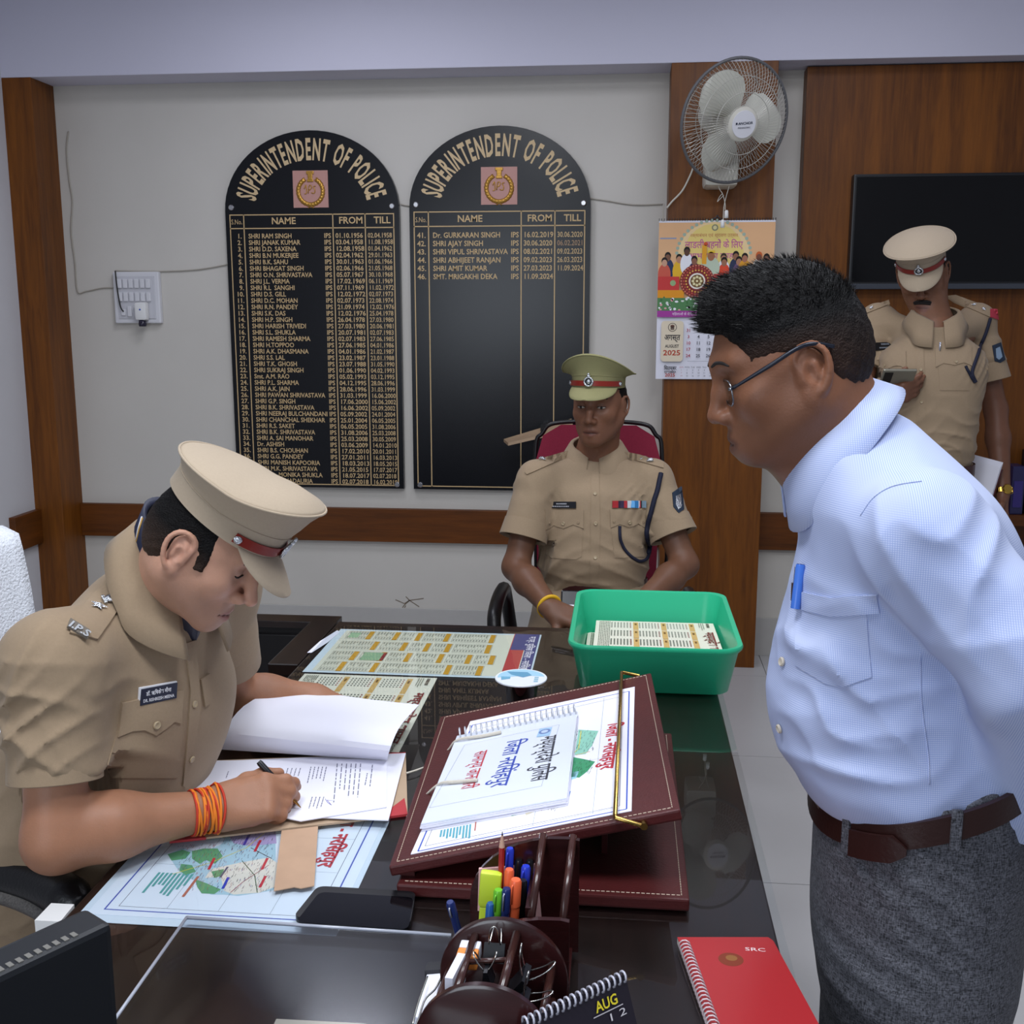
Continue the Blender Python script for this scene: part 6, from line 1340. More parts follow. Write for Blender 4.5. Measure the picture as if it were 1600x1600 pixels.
# hair
Hf = Field(); L = Loc(Hf, H1, HS1); L.ell((0, 0.004, 0.040), (0.0795, 0.090, 0.087), k=0.02); L.ell((0, -0.032, -0.002), (0.070, 0.056, 0.06), k=0.03)
L.half((0, 0.040, 0), (0, 1, 0.10), k=0.004); L.half((0, 0, -0.050), (0, 0.25, -1), k=0.004); L.box((0, 0.03, -0.055), (0.2, 0.050, 0.050), 0.01, k=0.01, op='sub'); L.ell((0.090, -0.002, 0.0), (0.03, 0.020, 0.034), k=0.006, op='sub')
for s in (-1, 1): L.box((s*0.0705, 0.032, 0.016), (0.005, 0.008, 0.024), 0.003, rot=(0.12, 0, 0), k=0.006)
V, Fq = Hf.mesh(0.0030, disp=cloth_noise(3, 0.0010, 420)); q = inv(H1, V)/HS1; w = np.clip((0.030-q[:, 2])/0.05, 0, 1)[:, None]*0.28; mk('hair', V, Fq, M_hairsoft, p1, True, cols=np.array(lin('#0c0a0a'))*(1-w)+np.array(lin('#6a5040'))*w)
Mc = H1.copy(); Mc[:3, :3] = H1[:3, :3]@np.array(Matrix.Rotation(math.radians(-5), 3, 'X')); Mc[:3, 3] = xf(H1, [(0, 0.010*HS1, 0.064*HS1)])[0]
cap_hat(Mc, 0.945, M_khakicap, p1, rim=(0.112, 0.118), front=0.108, side=0.070, back=0.052, vis=0.056, drop=0.40, va=33, dome=0.006)
M_br = mat('eyebrow', '#17100d', 0.7)
for s in (1, -1):
    brow_lash(bv1, H1, HS1, p1, 'eyebrow', [(s*0.014, 0.040), (s*0.026, 0.045), (s*0.040, 0.043), (s*0.051, 0.036)], 0.0030, M_br)
    brow_lash(bv1, H1, HS1, p1, 'eyelashes', [(s*0.019, 0.009), (s*0.027, 0.0065), (s*0.036, 0.0065), (s*0.046, 0.010)], 0.0019, M_br)
# pockets, placket, plate, shoulder marks
patch('pocket', [(190, 1118), (282, 1084), (284, 1150), (276, 1215), (175, 1215), (166, 1200)], bs1, M_khaki, p1, off=0.0016)
patch('pocket_flap', [(189, 1098), (284, 1078), (281, 1130), (270, 1127), (258, 1137), (242, 1148), (224, 1140), (205, 1142), (182, 1152)], bs1, M_khaki, p1, off=0.0045)
patch('placket', [(288, 1005), (304, 1000), (312, 1100), (300, 1190), (290, 1230), (284, 1228), (292, 1150), (296, 1080)], bs1, M_khaki, p1, off=0.003)
disc_on('button', bs1, 242, 1132, 0.0062, M_button, p1, off=0.005)
for x, y in ((301, 1100), (297, 1185)): disc_on('button', bs1, x, y, 0.0055, M_button, p1, off=0.0035)
plate_on('plate_edge', bs1, [(217.5, 1074.5), (275.5, 1064), (275, 1088), (216, 1101)], mat('white_edge', '#e4e4e8', 0.4), p1, th=0.002, off=0.001)
pl, T, n = plate_on('name_plate', bs1, [(219.5, 1076.5), (275.5, 1066), (274, 1090), (217.5, 1102)], mat('navy_plate', '#161a2e', 0.3), p1, th=0.0035)
plate_text(T, n, [('डॉ. ऋषिकेश मीना', 0.55, 0.34, 0.7), ('DR. RISHIKESH MEENA', 0.16, 0.28, 0.86)], pl)
patch('shoulder_strap', [(118, 962), (178, 898), (196, 938), (150, 1000), (108, 990)], bs1, M_khaki, p1, off=0.004)
p, n = hit(bs1, 152, 952, 0.006); sd = nrm(ad(175, 930, 1.5)-ad(130, 975, 1.5)); Ms = frame(p, y=sd, z=n)
P_ = []
for k in range(10): a = PI/2+k*PI/5; r_ = 0.0135 if k % 2 == 0 else 0.0055; P_.append((r_*math.cos(a), r_*math.sin(a), 0.001))
mk('rank_star', xf(Ms, P_+[(0, 0, 0.005)]), [(i, (i+1) % 10, 10) for i in range(10)], M_silver, p1)
p, n = hit(bs1, 167, 942, 0.006); Ms = frame(p, y=sd, z=n); mb = MB(); mb.box((-0.009, -0.006, 0), (0.009, -0.002, 0.003), Ms); mb.sphere((0, 0.003, 0.002), (0.008, 0.006, 0.003), Ms); mb.sphere((-0.005, 0.006, 0.002), (0.003, 0.003, 0.002), Ms); mb.sphere((0.005, 0.006, 0.002), (0.003, 0.003, 0.002), Ms); mb.build('rank_emblem', M_silver, p1, True, autosmooth=40)
pl, T, n = plate_on('service_title', bs1, [(110, 966), (140, 984), (137, 998), (105, 979)], mat('title_shadow', '#6a6258', 0.6), p1, th=0.001, off=0.004)
x = nrm(T[1]-T[0]); y = np.cross(n, x); pr = Print(); pr.text('I.P.S', 0, 0, 0.019, '#c8ccd0', 0.03, width=np.linalg.norm(T[1]-T[0])*0.98); pr.build('title_letters', frame(T[3]+n*0.002, x=x, y=y), pl, mat('silver_print', '#ffffff', 0.3, attr='Col', metal=0.7))
# left pocket edge, whistle pin, navy cord
patch('pocket_flap', [(312, 1062), (325, 1052), (327, 1098), (318, 1104)], bs1, M_khaki, p1, off=0.004)
# sacred thread bracelet on the right wrist
mb = MB(); ax_ = nrm(RW-RE); c0 = RE+(RW-RE)*0.93
cols = [M_rd, M_or]; thr = []
for k in range(14):
    c = c0-ax_*0.022+ax_*0.0030*k; tl = nrm(ax_+A(*r.normal(0, 0.09, 3))); u = nrm(np.cross(tl, (0, 0, 1))); v = np.cross(tl, u); P = []
    for a in np.linspace(0, 2*PI, 25)[:-1]:
        d = u*math.cos(a)+v*math.sin(a); o, nn = cast(bv1, c+d*0.12, -d, 0.0015+0.0012*r.random()); P.append(o if o is not None else c+d*0.03)
    MB().tube(np.array(P), 0.0019, 6, closed=True).build('wrist_thread', mat('red_thread', '#b8321c', 0.7) if k % 3 == 0 else mat('orange_thread', '#e07a1c', 0.7), p1, True)
# trousers
Tr = Field()
for o_ in (-0.085, 0.085):
    lat = T1[:3, 0]*o_; h0 = P0+lat+A(0.0, 0, -0.015); kn_ = A(-0.50, h0[1]-0.10 if o_ > 0 else h0[1]+0.05, 0.515); ft = kn_+A(0.03, 0, -0.44)
    Tr.cap(h0, kn_, 0.090, 0.066, k=0.04); Tr.cap(kn_, ft, 0.064, 0.046, k=0.03)
Tr.loft(P0, T1[:3, :3], [(-0.12, 0, 0, 0.16, 0.13), (-0.02, 0, 0, 0.170, 0.138), (0.06, 0, 0, 0.168, 0.136)], k=0.04)
V, Fq = Tr.mesh(0.008, disp=cloth_noise(4, 0.002, 24)); mk('trousers', V, Fq, M_khaki, p1, True)
for o_ in (-0.085, 0.085):
    lat = T1[:3, 0]*o_; h0 = P0+lat; y_ = h0[1]-0.10 if o_ > 0 else h0[1]+0.05; Sf = Field(); Sf.cap((-0.49, y_, 0.045), (-0.30, y_, 0.035), 0.042, 0.034, k=0.02); Sf.half((0, 0, 0.002), (0, 0, -1)); V, Fq = Sf.mesh(0.008); mk('shoe', V, Fq, mat('brown_shoe', '#2e1a12', 0.3), p1, True)
# pen in the hand
pt, pe = az(470, 1262, 0.764), ad(404, 1190, np.dot(az(430, 1235, 0.80)-CAM, fw)+0.02)
t = thing('fountain_pen', 'black and gold pen held by the writing officer', 'pen', pt); d = nrm(pe-pt); L = np.linalg.norm(pe-pt); Mp = frame(pt, x=nrm(np.cross(d, (0.3, 1, 0))), z=d)
MB().lathe([(0.0006, 0), (0.0022, 0.010), (0.0040, 0.018), (0.0046, L*0.55)], 14, Mp, caps=False).build('gold_barrel', mat('gold_pen', '#b5854a', 0.25, metal=0.9), t, True, autosmooth=40)
MB().lathe([(0.0048, L*0.45), (0.0050, L*0.96), (0.0040, L), (0, L)], 14, Mp).build('black_cap', mat('black_plastic'), t, True, autosmooth=40)
MB().tube([pe-d*0.003+nrm(np.cross(d, hs))*0.005, pe-d*0.035+nrm(np.cross(d, hs))*0.0062], 0.0010, 6).build('pocket_clip', M_wirec, t)

# ---------------------------------------------------------------- chair of person 1 with a white towel
ch = thing('office_chair', 'black and maroon office chair under the writing officer', 'chair', (-1.05, 1.62, 0))
M_mar = mat('maroon_fabric', '#5a1620', 0.85, noise=0.08, nscale=200, bump=0.2, bscale=500); M_lth = mat('black_leather', '#121214', 0.35, bump=0.15, bscale=220)
MB().box((-1.27, 1.36, 0.375), (-0.76, 1.90, 0.415), bev=0.018).build('seat', M_mar, ch, True, autosmooth=40)
Mb = frame((-1.225, 1.735, 0.42), x=(0.25, 0.97, 0), z=(-0.10, 0.02, 1)); MB().box((-0.25, -0.05, 0.0), (0.25, 0.045, 0.655), Mb, bev=0.035).build('backrest', M_lth, ch, True, autosmooth=40)
MB().tube([(-1.05, 1.62, 0.06), (-1.05, 1.62, 0.375)], 0.03, 14).build('gas_column', M_black, ch, True)
for k in range(5):
    a = 2*PI*k/5+0.3; e = A(-1.05+0.28*math.cos(a), 1.62+0.28*math.sin(a), 0.06); MB().tube([(-1.05, 1.62, 0.10), e], [0.028, 0.016], 8).build('base_arm', M_black, ch, True); MB().sphere(e-A(0, 0, 0.03), 0.03).build('caster', M_black, ch, True)
zA = 0.690; P = [az(-70, 1350, zA), az(0, 1362, zA), az(60, 1380, zA), az(105, 1402, zA), az(128, 1418, zA)]
V = spline(P, 24); MB().tube(V, np.interp(np.linspace(0, 1, 24), [0, 0.8, 1], [0.034, 0.032, 0.014]), 12).build('armrest_pad', M_lth, ch, True)
P2 = spline([az(-70, 1392, zA-0.02), az(0, 1400, zA-0.02), az(50, 1418, zA-0.02), az(85, 1440, zA-0.025)], 20); MB().tube(P2, 0.012, 8).build('armrest_trim', mat('grey_mesh', '#55524f', 0.7, noise=0.5, nscale=400), ch, True)
MB().tube(spline([az(-60, 1412, 0.60), az(0, 1432, 0.60), az(25, 1455, 0.58), az(40, 1490, 0.55), A(-0.86, 1.33, 0.42), A(-0.92, 1.40, 0.40)], 30), 0.014, 10).build('chrome_arm', mat('chrome'), ch, True)
tw = thing('white_towel', 'white terry towel draped over the back of the office chair', 'towel', (-1.2, 1.74, 0.6))
V = []; nu, nv = 30, 40
for i in range(nu):
    for j in range(nv):
        u = -0.262+0.524*i/(nu-1); t = j/(nv-1)*1.15; 
        if t < 0.52: v, w_ = -0.066, 0.16+(t/0.52)*0.505
        elif t < 0.63: a = (t-0.52)/0.11*PI; v, w_ = -0.066*math.cos(a)*1.0, 0.665+0.028*math.sin(a)
        else: v, w_ = 0.066, 0.665-(t-0.63)/0.52*0.56
        V.append((u+0.004*math.sin(j*0.6), v*1.04+0.005*math.sin(u*38)+0.003*math.sin(u*71+j*0.2), w_))
F = [(i*nv+j, (i+1)*nv+j, (i+1)*nv+j+1, i*nv+j+1) for i in range(nu-1) for j in range(nv-1)]
o = mk('towel_cloth', xf(Mb, V), F, mat('terry_cloth', '#e8ecf4', 0.95, bump=1.0, bscale=190, noise=0.06, nscale=190), tw, True); s = o.modifiers.new('cloth_thickness', 'SOLIDIFY'); s.thickness = 0.006
q = az(95, 1437, 0.735); ad_ = thing('white_adapter', 'white plastic box hanging at the left desk edge', 'adapter', q)
MB().prism([tuple(az(x, y, 0.742)[:2]) for x, y in ((80, 1411), (116, 1413), (94, 1440), (54, 1438))], 0.705, 0.742).build('case', M_wh, ad_); MB().tube(spline([(q[0], q[1], 0.705), (q[0], q[1]+0.01, 0.62), (q[0]+0.02, q[1]+0.03, 0.5)], 14), 0.003, 6).build('cable', M_wiredk, ad_, True)

# ================================================================ person 3: man in the blue shirt standing at the right
HS3 = 0.93; H3 = headframe(0, 0, 0, -0.995, -0.06, 17); H3[:3, 3] = ad(1270, 580, 1.262)-H3[:3, :3]@A(-0.080, -0.006, 0.003)*HS3
O3 = ad(1425, 1236, 1.41); T3 = frame(O3, y=A(-0.985, 0.10, 0), z=A(0, 0, 1))
G3 = lambda x, y, z: O3+T3[:3, :3]@A(x, y, z)                                     # x his right (away), y forward, z up from the belt
LS3, LE3, LW3 = ad(1440, 838, 1.225), ad(1600, 1040, 1.175), ad(1612, 1275, 1.30)
RS3, RE3, RW3 = G3(0.175, 0.02, 0.355), G3(0.22, -0.14, 0.12), G3(0.06, -0.20, -0.05)
NB3 = ad(1303, 690, 1.37)
B = Field(); head(B, H3, HS3, jaw=0.88, nose=0.45, fat=0.005, E_=0.92, cran=(0.0, 0.092))
nk = xf(H3, [(0, -0.022, -0.02)])[0]; B.cap(nk, NB3+A(0.01, 0, -0.01), 0.058, 0.066, k=0.04); B.cap(xf(H3, [(0, 0.03, -0.075)])[0], NB3+A(-0.02, 0, -0.02), 0.026, 0.045, k=0.04)
B.cap(G3(0, 0.02, 0.30), G3(0, 0, 0.0), 0.085, 0.085, k=0.05); B.cap(NB3, G3(0, 0.02, 0.30), 0.06, 0.07, k=0.05)
for s_, e_, w_ in ((LS3, LE3, LW3), (RS3, RE3, RW3)): B.cap(G3(0, 0.02, 0.30), s_, 0.06, 0.04, k=0.04); B.cap(s_, e_, 0.040, 0.035, k=0.03); B.cap(e_, w_, 0.036, 0.024, k=0.03)
hand(B, LW3, A(0.1, 0.75, -0.6), A(0.8, -0.4, 0), A(0, 0.3, -1), 0.95, curl=(0.4, 0.5, 0.5, 0.6)); hand(B, RW3, A(0.2, -0.75, -0.5), A(0.8, 0.4, 0), A(0, 0.3, -1), 0.95, curl=(0.4, 0.5, 0.5, 0.6))
for k in (-0.075, 0.075): B.cap(G3(k, 0, -0.02), G3(k, 0.01, -0.45), 0.07, 0.05, k=0.03); B.cap(G3(k, 0.01, -0.45), G3(k, -0.01, -0.86), 0.05, 0.035, k=0.03)
V, Fq = B.mesh(0.0027)
C = face_cols(V, H3, HS3, '#7c523b', '#5c3a30', stubble=0.12, flush=lin('#8a5a44'))
p3 = mk('person', V, Fq, M_skin, None, True, cols=C); tag(p3, 'man with glasses in light blue shirt standing beside the desk, hands behind back', 'person'); bv3 = bvh_of(V, Fq)
# shirt
M_check = bpy.data.materials.new('blue_micro_check'); M_check.use_nodes = True
def _check():
    nt = M_check.node_tree; b = nt.nodes['Principled BSDF']; N = nt.nodes.new; L = nt.links.new; tc = N('ShaderNodeTexCoord'); sp = N('ShaderNodeSeparateXYZ'); L(tc.outputs['Object'], sp.inputs[0]); w = []
    ad_ = N('ShaderNodeMath'); ad_.operation = 'ADD'; L(sp.outputs[0], ad_.inputs[0]); L(sp.outputs[1], ad_.inputs[1])
    ge = N('ShaderNodeNewGeometry'); sn = N('ShaderNodeSeparateXYZ'); L(ge.outputs['Normal'], sn.inputs[0])
    for src, f, ax in ((sp.outputs[2], 2700.0, 2), (sp.outputs[0], 2700.0, 0)):
        m = N('ShaderNodeMath'); m.operation = 'MULTIPLY'; m.inputs[1].default_value = f; L(src, m.inputs[0]); s = N('ShaderNodeMath'); s.operation = 'SINE'; L(m.outputs[0], s.inputs[0])
        nb = N('ShaderNodeMath'); nb.operation = 'MULTIPLY'; L(sn.outputs[ax], nb.inputs[0]); L(sn.outputs[ax], nb.inputs[1]); mr = N('ShaderNodeMapRange'); mr.inputs[1].default_value = 0.10; mr.inputs[2].default_value = 0.50; mr.inputs[3].default_value = 1.0; mr.inputs[4].default_value = 0.0; L(nb.outputs[0], mr.inputs[0]); mm = N('ShaderNodeMath'); mm.operation = 'MULTIPLY'; L(s.outputs[0], mm.inputs[0]); L(mr.outputs[0], mm.inputs[1]); w.append(mm.outputs[0])
    mx = N('ShaderNodeMath'); mx.operation = 'MAXIMUM'; L(w[0], mx.inputs[0]); L(w[1], mx.inputs[1])
    r = N('ShaderNodeValToRGB'); r.color_ramp.elements[0].position = 0.2; r.color_ramp.elements[1].position = 0.9; r.color_ramp.elements[0].color = (*lin('#b7c1de'), 1); r.color_ramp.elements[1].color = (*lin('#93a3d0'), 1); L(mx.outputs[0], r.inputs[0]); L(r.outputs[0], b.inputs['Base Color'])
    b.inputs['Roughness'].default_value = 0.75; b.inputs['Specular IOR Level'].default_value = 0.2
_check()
S = Field(); st = [(0.0, 0, 0.004, 0.150, 0.128), (0.030, 0, 0.010, 0.166, 0.140), (0.065, 0, 0.026, 0.168, 0.149), (0.120, 0, 0.036, 0.156, 0.150), (0.195, 0, 0.032, 0.146, 0.146), (0.275, 0, 0.020, 0.146, 0.142), (0.330, 0, 0.026, 0.160, 0.128), (0.380, 0, 0.040, 0.150, 0.112), (0.420, 0, 0.058, 0.112, 0.090), (0.455, 0, 0.078, 0.078, 0.070), (0.480, 0, 0.088, 0.055, 0.052)]
S.loft(O3, T3[:3, :3], st, n=2.15, k=0.03)
for s_, e_, w_ in ((LS3, LE3, LW3), (RS3, RE3, RW3)):
    S.cap(NB3-A(-0.015, 0, 0.035), s_+A(0, 0, 0.0), 0.056, 0.064, k=0.05); S.cap(s_, s_*0.35+e_*0.65, 0.074, 0.060, k=0.010); S.cap(s_*0.4+e_*0.6, e_, 0.060, 0.055, k=0.008); S.cap(e_, e_*0.2+w_*0.8, 0.056, 0.044, k=0.03)
def g3(x, y, d): return ad(x, y, d)
fl_ = [(g3(1400, 930, 1.2), 0.10, A(0.75, 0, 0.6), 0.17), (g3(1330, 960, 1.27), 0.10, A(0.35, 0, 1), 0.14), (g3(1300, 1100, 1.28), 0.12, A(0.35, 0, 1), 0.15), (g3(1290, 1195, 1.3), 0.10, A(-0.5, 0, 1), 0.11), (g3(1420, 1150, 1.24), 0.12, A(0.7, 0, 0.7), 0.16), (g3(1530, 930, 1.13), 0.12, A(0.85, 0, -0.45), 0.17), (g3(1590, 1070, 1.12), 0.09, A(0.2, 0, 1), 0.11), (g3(1365, 830, 1.2), 0.06, A(1, 0, 0.2), 0.08), (g3(1250, 1010, 1.33), 0.08, A(0.4, 0, 1), 0.12)]
S.half(G3(0, 0, 0.030), T3[:3, :3]@A(0, -0.36, -1), k=0.004) if False else None
V, Fq = S.mesh(0.0042, disp=folds(9, 0.0062, fl_, cloth_noise(12, 0.0016, 22)))
sh3 = mk('blue_shirt', V, Fq, M_check, p3, True); bs3 = bvh_of(V, Fq)
collar(frame(NB3+A(-0.010, 0, 0.014), y=A(-0.72, 0.06, -0.69), z=A(-0.69, 0.0, 0.72)), 1.0, M_check, p3, [(14, 0.066, 0.000, 0.076, 0.002, 0.098, -0.056, 0.016), (48, 0.067, 0.008, 0.078, 0.010, 0.126, -0.056, 0.008), (75, 0.067, 0.013, 0.079, 0.015, 0.124, -0.036, 0.0), (120, 0.067, 0.017, 0.080, 0.019, 0.112, -0.024, 0.0), (180, 0.066, 0.018, 0.077, 0.020, 0.100, -0.022, 0), (240, 0.067, 0.017, 0.080, 0.019, 0.112, -0.024, 0), (285, 0.067, 0.013, 0.079, 0.015, 0.124, -0.036, 0), (312, 0.067, 0.008, 0.078, 0.010, 0.126, -0.056, 0.008), (346, 0.066, 0.000, 0.076, 0.002, 0.098, -0.056, 0.016)])
cz = LE3*0.16+LW3*0.84; Mz = frame(cz, x=(0, 1, 0.2), z=LW3-LE3); MB().lathe([(0.040, -0.035), (0.0475, -0.034), (0.0490, 0.030), (0.0475, 0.034), (0.038, 0.030)], 32, Mz, caps=False).build('shirt_cuff', M_check, p3, True, autosmooth=50)
patch('chest_pocket', [(1241, 922), (1300, 934), (1352, 932), (1362, 1058), (1320, 1072), (1290, 1068), (1244, 1040)], bs3, M_check, p3, off=0.0015)
patch('pocket_hem', [(1241, 922), (1300, 934), (1372, 928), (1374, 958), (1300, 962), (1242, 950)], bs3, M_check, p3, off=0.0030)
for x, y in ((1249, 822), (1224, 1034), (1220, 1138)): disc_on('button', bs3, x, y, 0.0058, M_sbutton, p3, off=0.0015, h=0.003)
tube_on('shoulder_seam', bs3, [(1345, 805), (1365, 778), (1395, 760), (1440, 752)], 0.0008, M_check, p3, off=0.0006)
tube_on('side_seam', bs3, [(1438, 1020), (1440, 1100), (1450, 1180), (1452, 1225)], 0.0008, M_check, p3, off=0.0005)
# pens in the chest pocket
p, n = hit(bs3, 1252, 912, 0.004); b = ad(1251, 882, np.dot(p-CAM, fw)); d = nrm(b-p)
t = thing('pocket_pen', 'blue ballpoint pen standing in the blue shirt pocket', 'pen', p-d*0.03); M_lb = mat('light_blue_pen', '#3f6fc8', 0.3)
Mp = frame(p-d*0.03, x=nrm(np.cross(d, n)), z=d); L = np.linalg.norm(b-p)+0.03; MB().lathe([(0.0058, 0), (0.0058, L-0.002), (0.005, L)], 14, Mp).build('cap', M_lb, t, True, autosmooth=40); MB().lathe([(0.0044, L), (0.0044, L+0.0006), (0, L+0.0006)], 12, Mp).build('cap_end', mat('dark_blue_pen', '#1c2c70', 0.4), t)
q, n2 = hit(bs3, 1244, 915, 0.003); q2 = ad(1244, 884, np.dot(q-CAM, fw)); t = thing('steel_pen', 'slim steel pen clipped beside the blue pen in the pocket', 'pen', q); MB().tube([q-A(0, 0, 0.02), q2], 0.0018, 8).build('barrel', M_wirec, t, True); MB().box(q-A(0.003, 0.004, 0.018), q+A(0.003, 0.0, 0.004)).build('clip_end', mat('brown_clip', '#5a4038', 0.4, metal=0.5), t)
# trousers, belt
M_tr = bpy.data.materials.new('grey_tweed'); M_tr.use_nodes = True
def _tweed():
    nt = M_tr.node_tree; b = nt.nodes['Principled BSDF']; N = nt.nodes.new; L = nt.links.new; tc = N('ShaderNodeTexCoord'); outs = []
    for sc_, st_ in ((900, (1, 1, 0.12)), (900, (0.12, 0.12, 1)), (420, (1, 1, 1))):
        mp = N('ShaderNodeMapping'); mp.inputs['Scale'].default_value = st_; L(tc.outputs['Object'], mp.inputs[0]); n = N('ShaderNodeTexNoise'); n.inputs['Scale'].default_value = sc_; n.inputs['Detail'].default_value = 2; L(mp.outputs[0], n.inputs[0]); outs.append(n.outputs[0])
    a = N('ShaderNodeMath'); a.operation = 'ADD'; L(outs[0], a.inputs[0]); L(outs[1], a.inputs[1]); a2 = N('ShaderNodeMath'); a2.operation = 'ADD'; L(a.outputs[0], a2.inputs[0]); L(outs[2], a2.inputs[1])
    r = N('ShaderNodeValToRGB'); r.color_ramp.elements[0].position = 0.40; r.color_ramp.elements[1].position = 0.60; r.color_ramp.elements[0].color = (*lin('#1b1c21'), 1); r.color_ramp.elements[1].color = (*lin('#65666e'), 1)
    dv = N('ShaderNodeMath'); dv.operation = 'DIVIDE'; dv.inputs[1].default_value = 3.0; L(a2.outputs[0], dv.inputs[0]); L(dv.outputs[0], r.inputs[0]); L(r.outputs[0], b.inputs['Base Color']); b.inputs['Roughness'].default_value = 0.85
_tweed()
Tr = Field(); st = [(-0.30, 0, -0.010, 0.150, 0.104), (-0.20, 0, -0.010, 0.176, 0.127), (-0.10, 0, -0.012, 0.178, 0.132), (-0.03, 0, -0.010, 0.172, 0.129), (0.03, 0, -0.010, 0.166, 0.124), (0.10, 0, -0.010, 0.163, 0.125)]
Tr.loft(O3, T3[:3, :3], st, n=2.2, k=0.03)
for k in (-0.082, 0.082): Tr.cap(G3(k, -0.006, -0.22), G3(k, 0.006, -0.50), 0.100, 0.082, k=0.04); Tr.cap(G3(k, 0.012, -0.50), G3(k, -0.005, -0.875), 0.080, 0.066, k=0.03)
Tr.half(G3(0, 0, 0.046), T3[:3, :3]@A(0, 0.36, 1), k=0.003)
V, Fq = Tr.mesh(0.0055, disp=folds(21, 0.0042, [(g3(1330, 1330, 1.3), 0.10, A(1, 0, 0.25), 0.06), (g3(1300, 1480, 1.3), 0.10, A(0.3, 0, 1), 0.07), (g3(1420, 1440, 1.25), 0.12, A(0.5, 0, 1), 0.09), (g3(1500, 1350, 1.25), 0.12, A(1, 0, 0.1), 0.10)], cloth_noise(8, 0.0010, 18)))
mk('trousers', V, Fq, M_tr, p3, True); bt3 = bvh_of(V, Fq); TV3, TF3 = V, Fq
V = []; n = 60; F = []
for i in range(n):
    a = 2*PI*i/n; c, s = math.cos(a), math.sin(a); w2 = 2/2.2; x = math.copysign(abs(c)**w2, c); y = math.copysign(abs(s)**w2, s)
    for (z, e) in ((-0.028, 0.006), (-0.028, 0.012), (0.004, 0.012), (0.004, 0.006)): V.append(G3(x*(0.167+e), y*(0.126+e)-0.010, z+0.046-0.050*y))
for i in range(n):
    for j in range(4): F.append((i*4+j, ((i+1) % n)*4+j, ((i+1) % n)*4+(j+1) % 4, i*4+(j+1) % 4))
bl = mk('belt', V, F, M_belt, p3, True, autosmooth=40); bms = bvh_of(np.vstack([np.array(V), TV3]), list(F)+[tuple(int(q)+len(V) for q in f) for f in TF3])
def belt_at(px):
    best = None
    for a in np.linspace(PI*0.5, PI*1.5, 400):
        c, s = math.cos(a), math.sin(a); w2 = 2/2.2; x = math.copysign(abs(c)**w2, c); y = math.copysign(abs(s)**w2, s); q = G3(x*0.180, y*0.139-0.010, 0.034-0.050*y); v = q-CAM; e = abs(800+FPX*np.dot(v, rt)/np.dot(v, fw)-px)
        if best is None or e < best[0]: best = (e, q, T3[:3, :3]@nrm(A(x/0.18, y/0.148, 0)))
    return best[1], best[2]
for px in (1322, 1494):
    q, n_ = belt_at(px); MB().box((-0.006, -0.026, -0.004), (0.006, 0.022, 0.002), frame(q, y=A(0, 0, 1), z=n_), bev=0.0015).build('belt_loop', M_tr, p3)
ms = bms; V = []; tt = np.linspace(1332, 1420, 12)
for k, px in enumerate(tt):
    q, n_ = belt_at(px); h0, h1 = (0.016, -0.017) if k < 9 else (0.016-0.006*(k-8)*0.9, -0.017+0.003*(k-8))
    for e in (0.003, 0.007): V += [q+n_*e+A(0, 0, h0-0.008-0.0004*k), q+n_*e+A(0, 0, h1-0.008-0.0004*k)]
F = []
for k in range(11): o_ = k*4; F += [(o_+2, o_+3, o_+7, o_+6), (o_, o_+4, o_+5, o_+1), (o_, o_+2, o_+6, o_+4), (o_+1, o_+5, o_+7, o_+3)]
F += [(0, 1, 3, 2), (44, 46, 47, 45)]
mk('belt_tongue', np.array(V), F, M_belt, p3, True, autosmooth=40)
p, n_ = hit(ms, 1290, 1258, 0.004); p = G3(-0.05, 0.13, -0.01) if p is None else p; MB().tube([ad(x, y, np.dot(p-CAM, fw)-0.004) for x, y in ((1262, 1234), (1288, 1272), (1296, 1270))], 0.0022, 6).build('belt_buckle', mat('buckle_metal', '#6d6a62', 0.3, metal=0.9), p3, True)
for k in (-0.082, 0.082):
    a, b = G3(k, -0.03, -O3[2]+0.045), G3(k, 0.17, -O3[2]+0.035); Sf = Field(); Sf.cap(a, b, 0.046, 0.038, k=0.02); Sf.half((0, 0, 0.002), (0, 0, -1)); V, Fq = Sf.mesh(0.008); mk('shoe', V, Fq, mat('black_shoe', '#101012', 0.25), p3, True)
# hair: thick crop on top fading at the sides
Hf = Field(); L = Loc(Hf, H3, HS3)
L.ell((0, 0.002, 0.050), (0.080, 0.100, 0.097), k=0.02); L.ell((0, -0.034, 0.010), (0.074, 0.068, 0.070), k=0.03); L.ell((0, 0.040, 0.098), (0.060, 0.060, 0.038), rot=(0.30, 0, 0), k=0.03); L.ell((0, 0.054, 0.086), (0.054, 0.040, 0.028), rot=(-0.15, 0, 0), k=0.02)
L.box((0, 0.118, 0.026), (0.2, 0.048, 0.050), 0.02, rot=(-0.2, 0, 0), k=0.014, op='sub'); L.box((0, 0.060, -0.055), (0.2, 0.060, 0.085), 0.015, k=0.010, op='sub'); L.half((0, 0, -0.060), (0, 0.1, -1), k=0.004); L.box((0, 0.02, -0.07), (0.2, 0.05, 0.062), 0.01, k=0.008, op='sub')
for s in (-1, 1): L.ell((s*0.088, -0.002, 0.000), (0.030, 0.024, 0.034), k=0.006, op='sub')
V, Fq = Hf.mesh(0.0028, disp=cloth_noise(13, 0.0011, 380)); q = inv(H3, V)/HS3; w = (np.clip((0.066-q[:, 2])/0.06, 0, 1)*np.clip((q[:, 1]+0.10)/0.12, 0.25, 1))[:, None]*0.30
hr = mk('hair', V, Fq, M_hairsoft, p3, True, cols=np.array(lin('#0b0a0b'))*(1-w)+np.array(lin('#7a5440'))*w); hb3 = bvh_of(V, Fq)
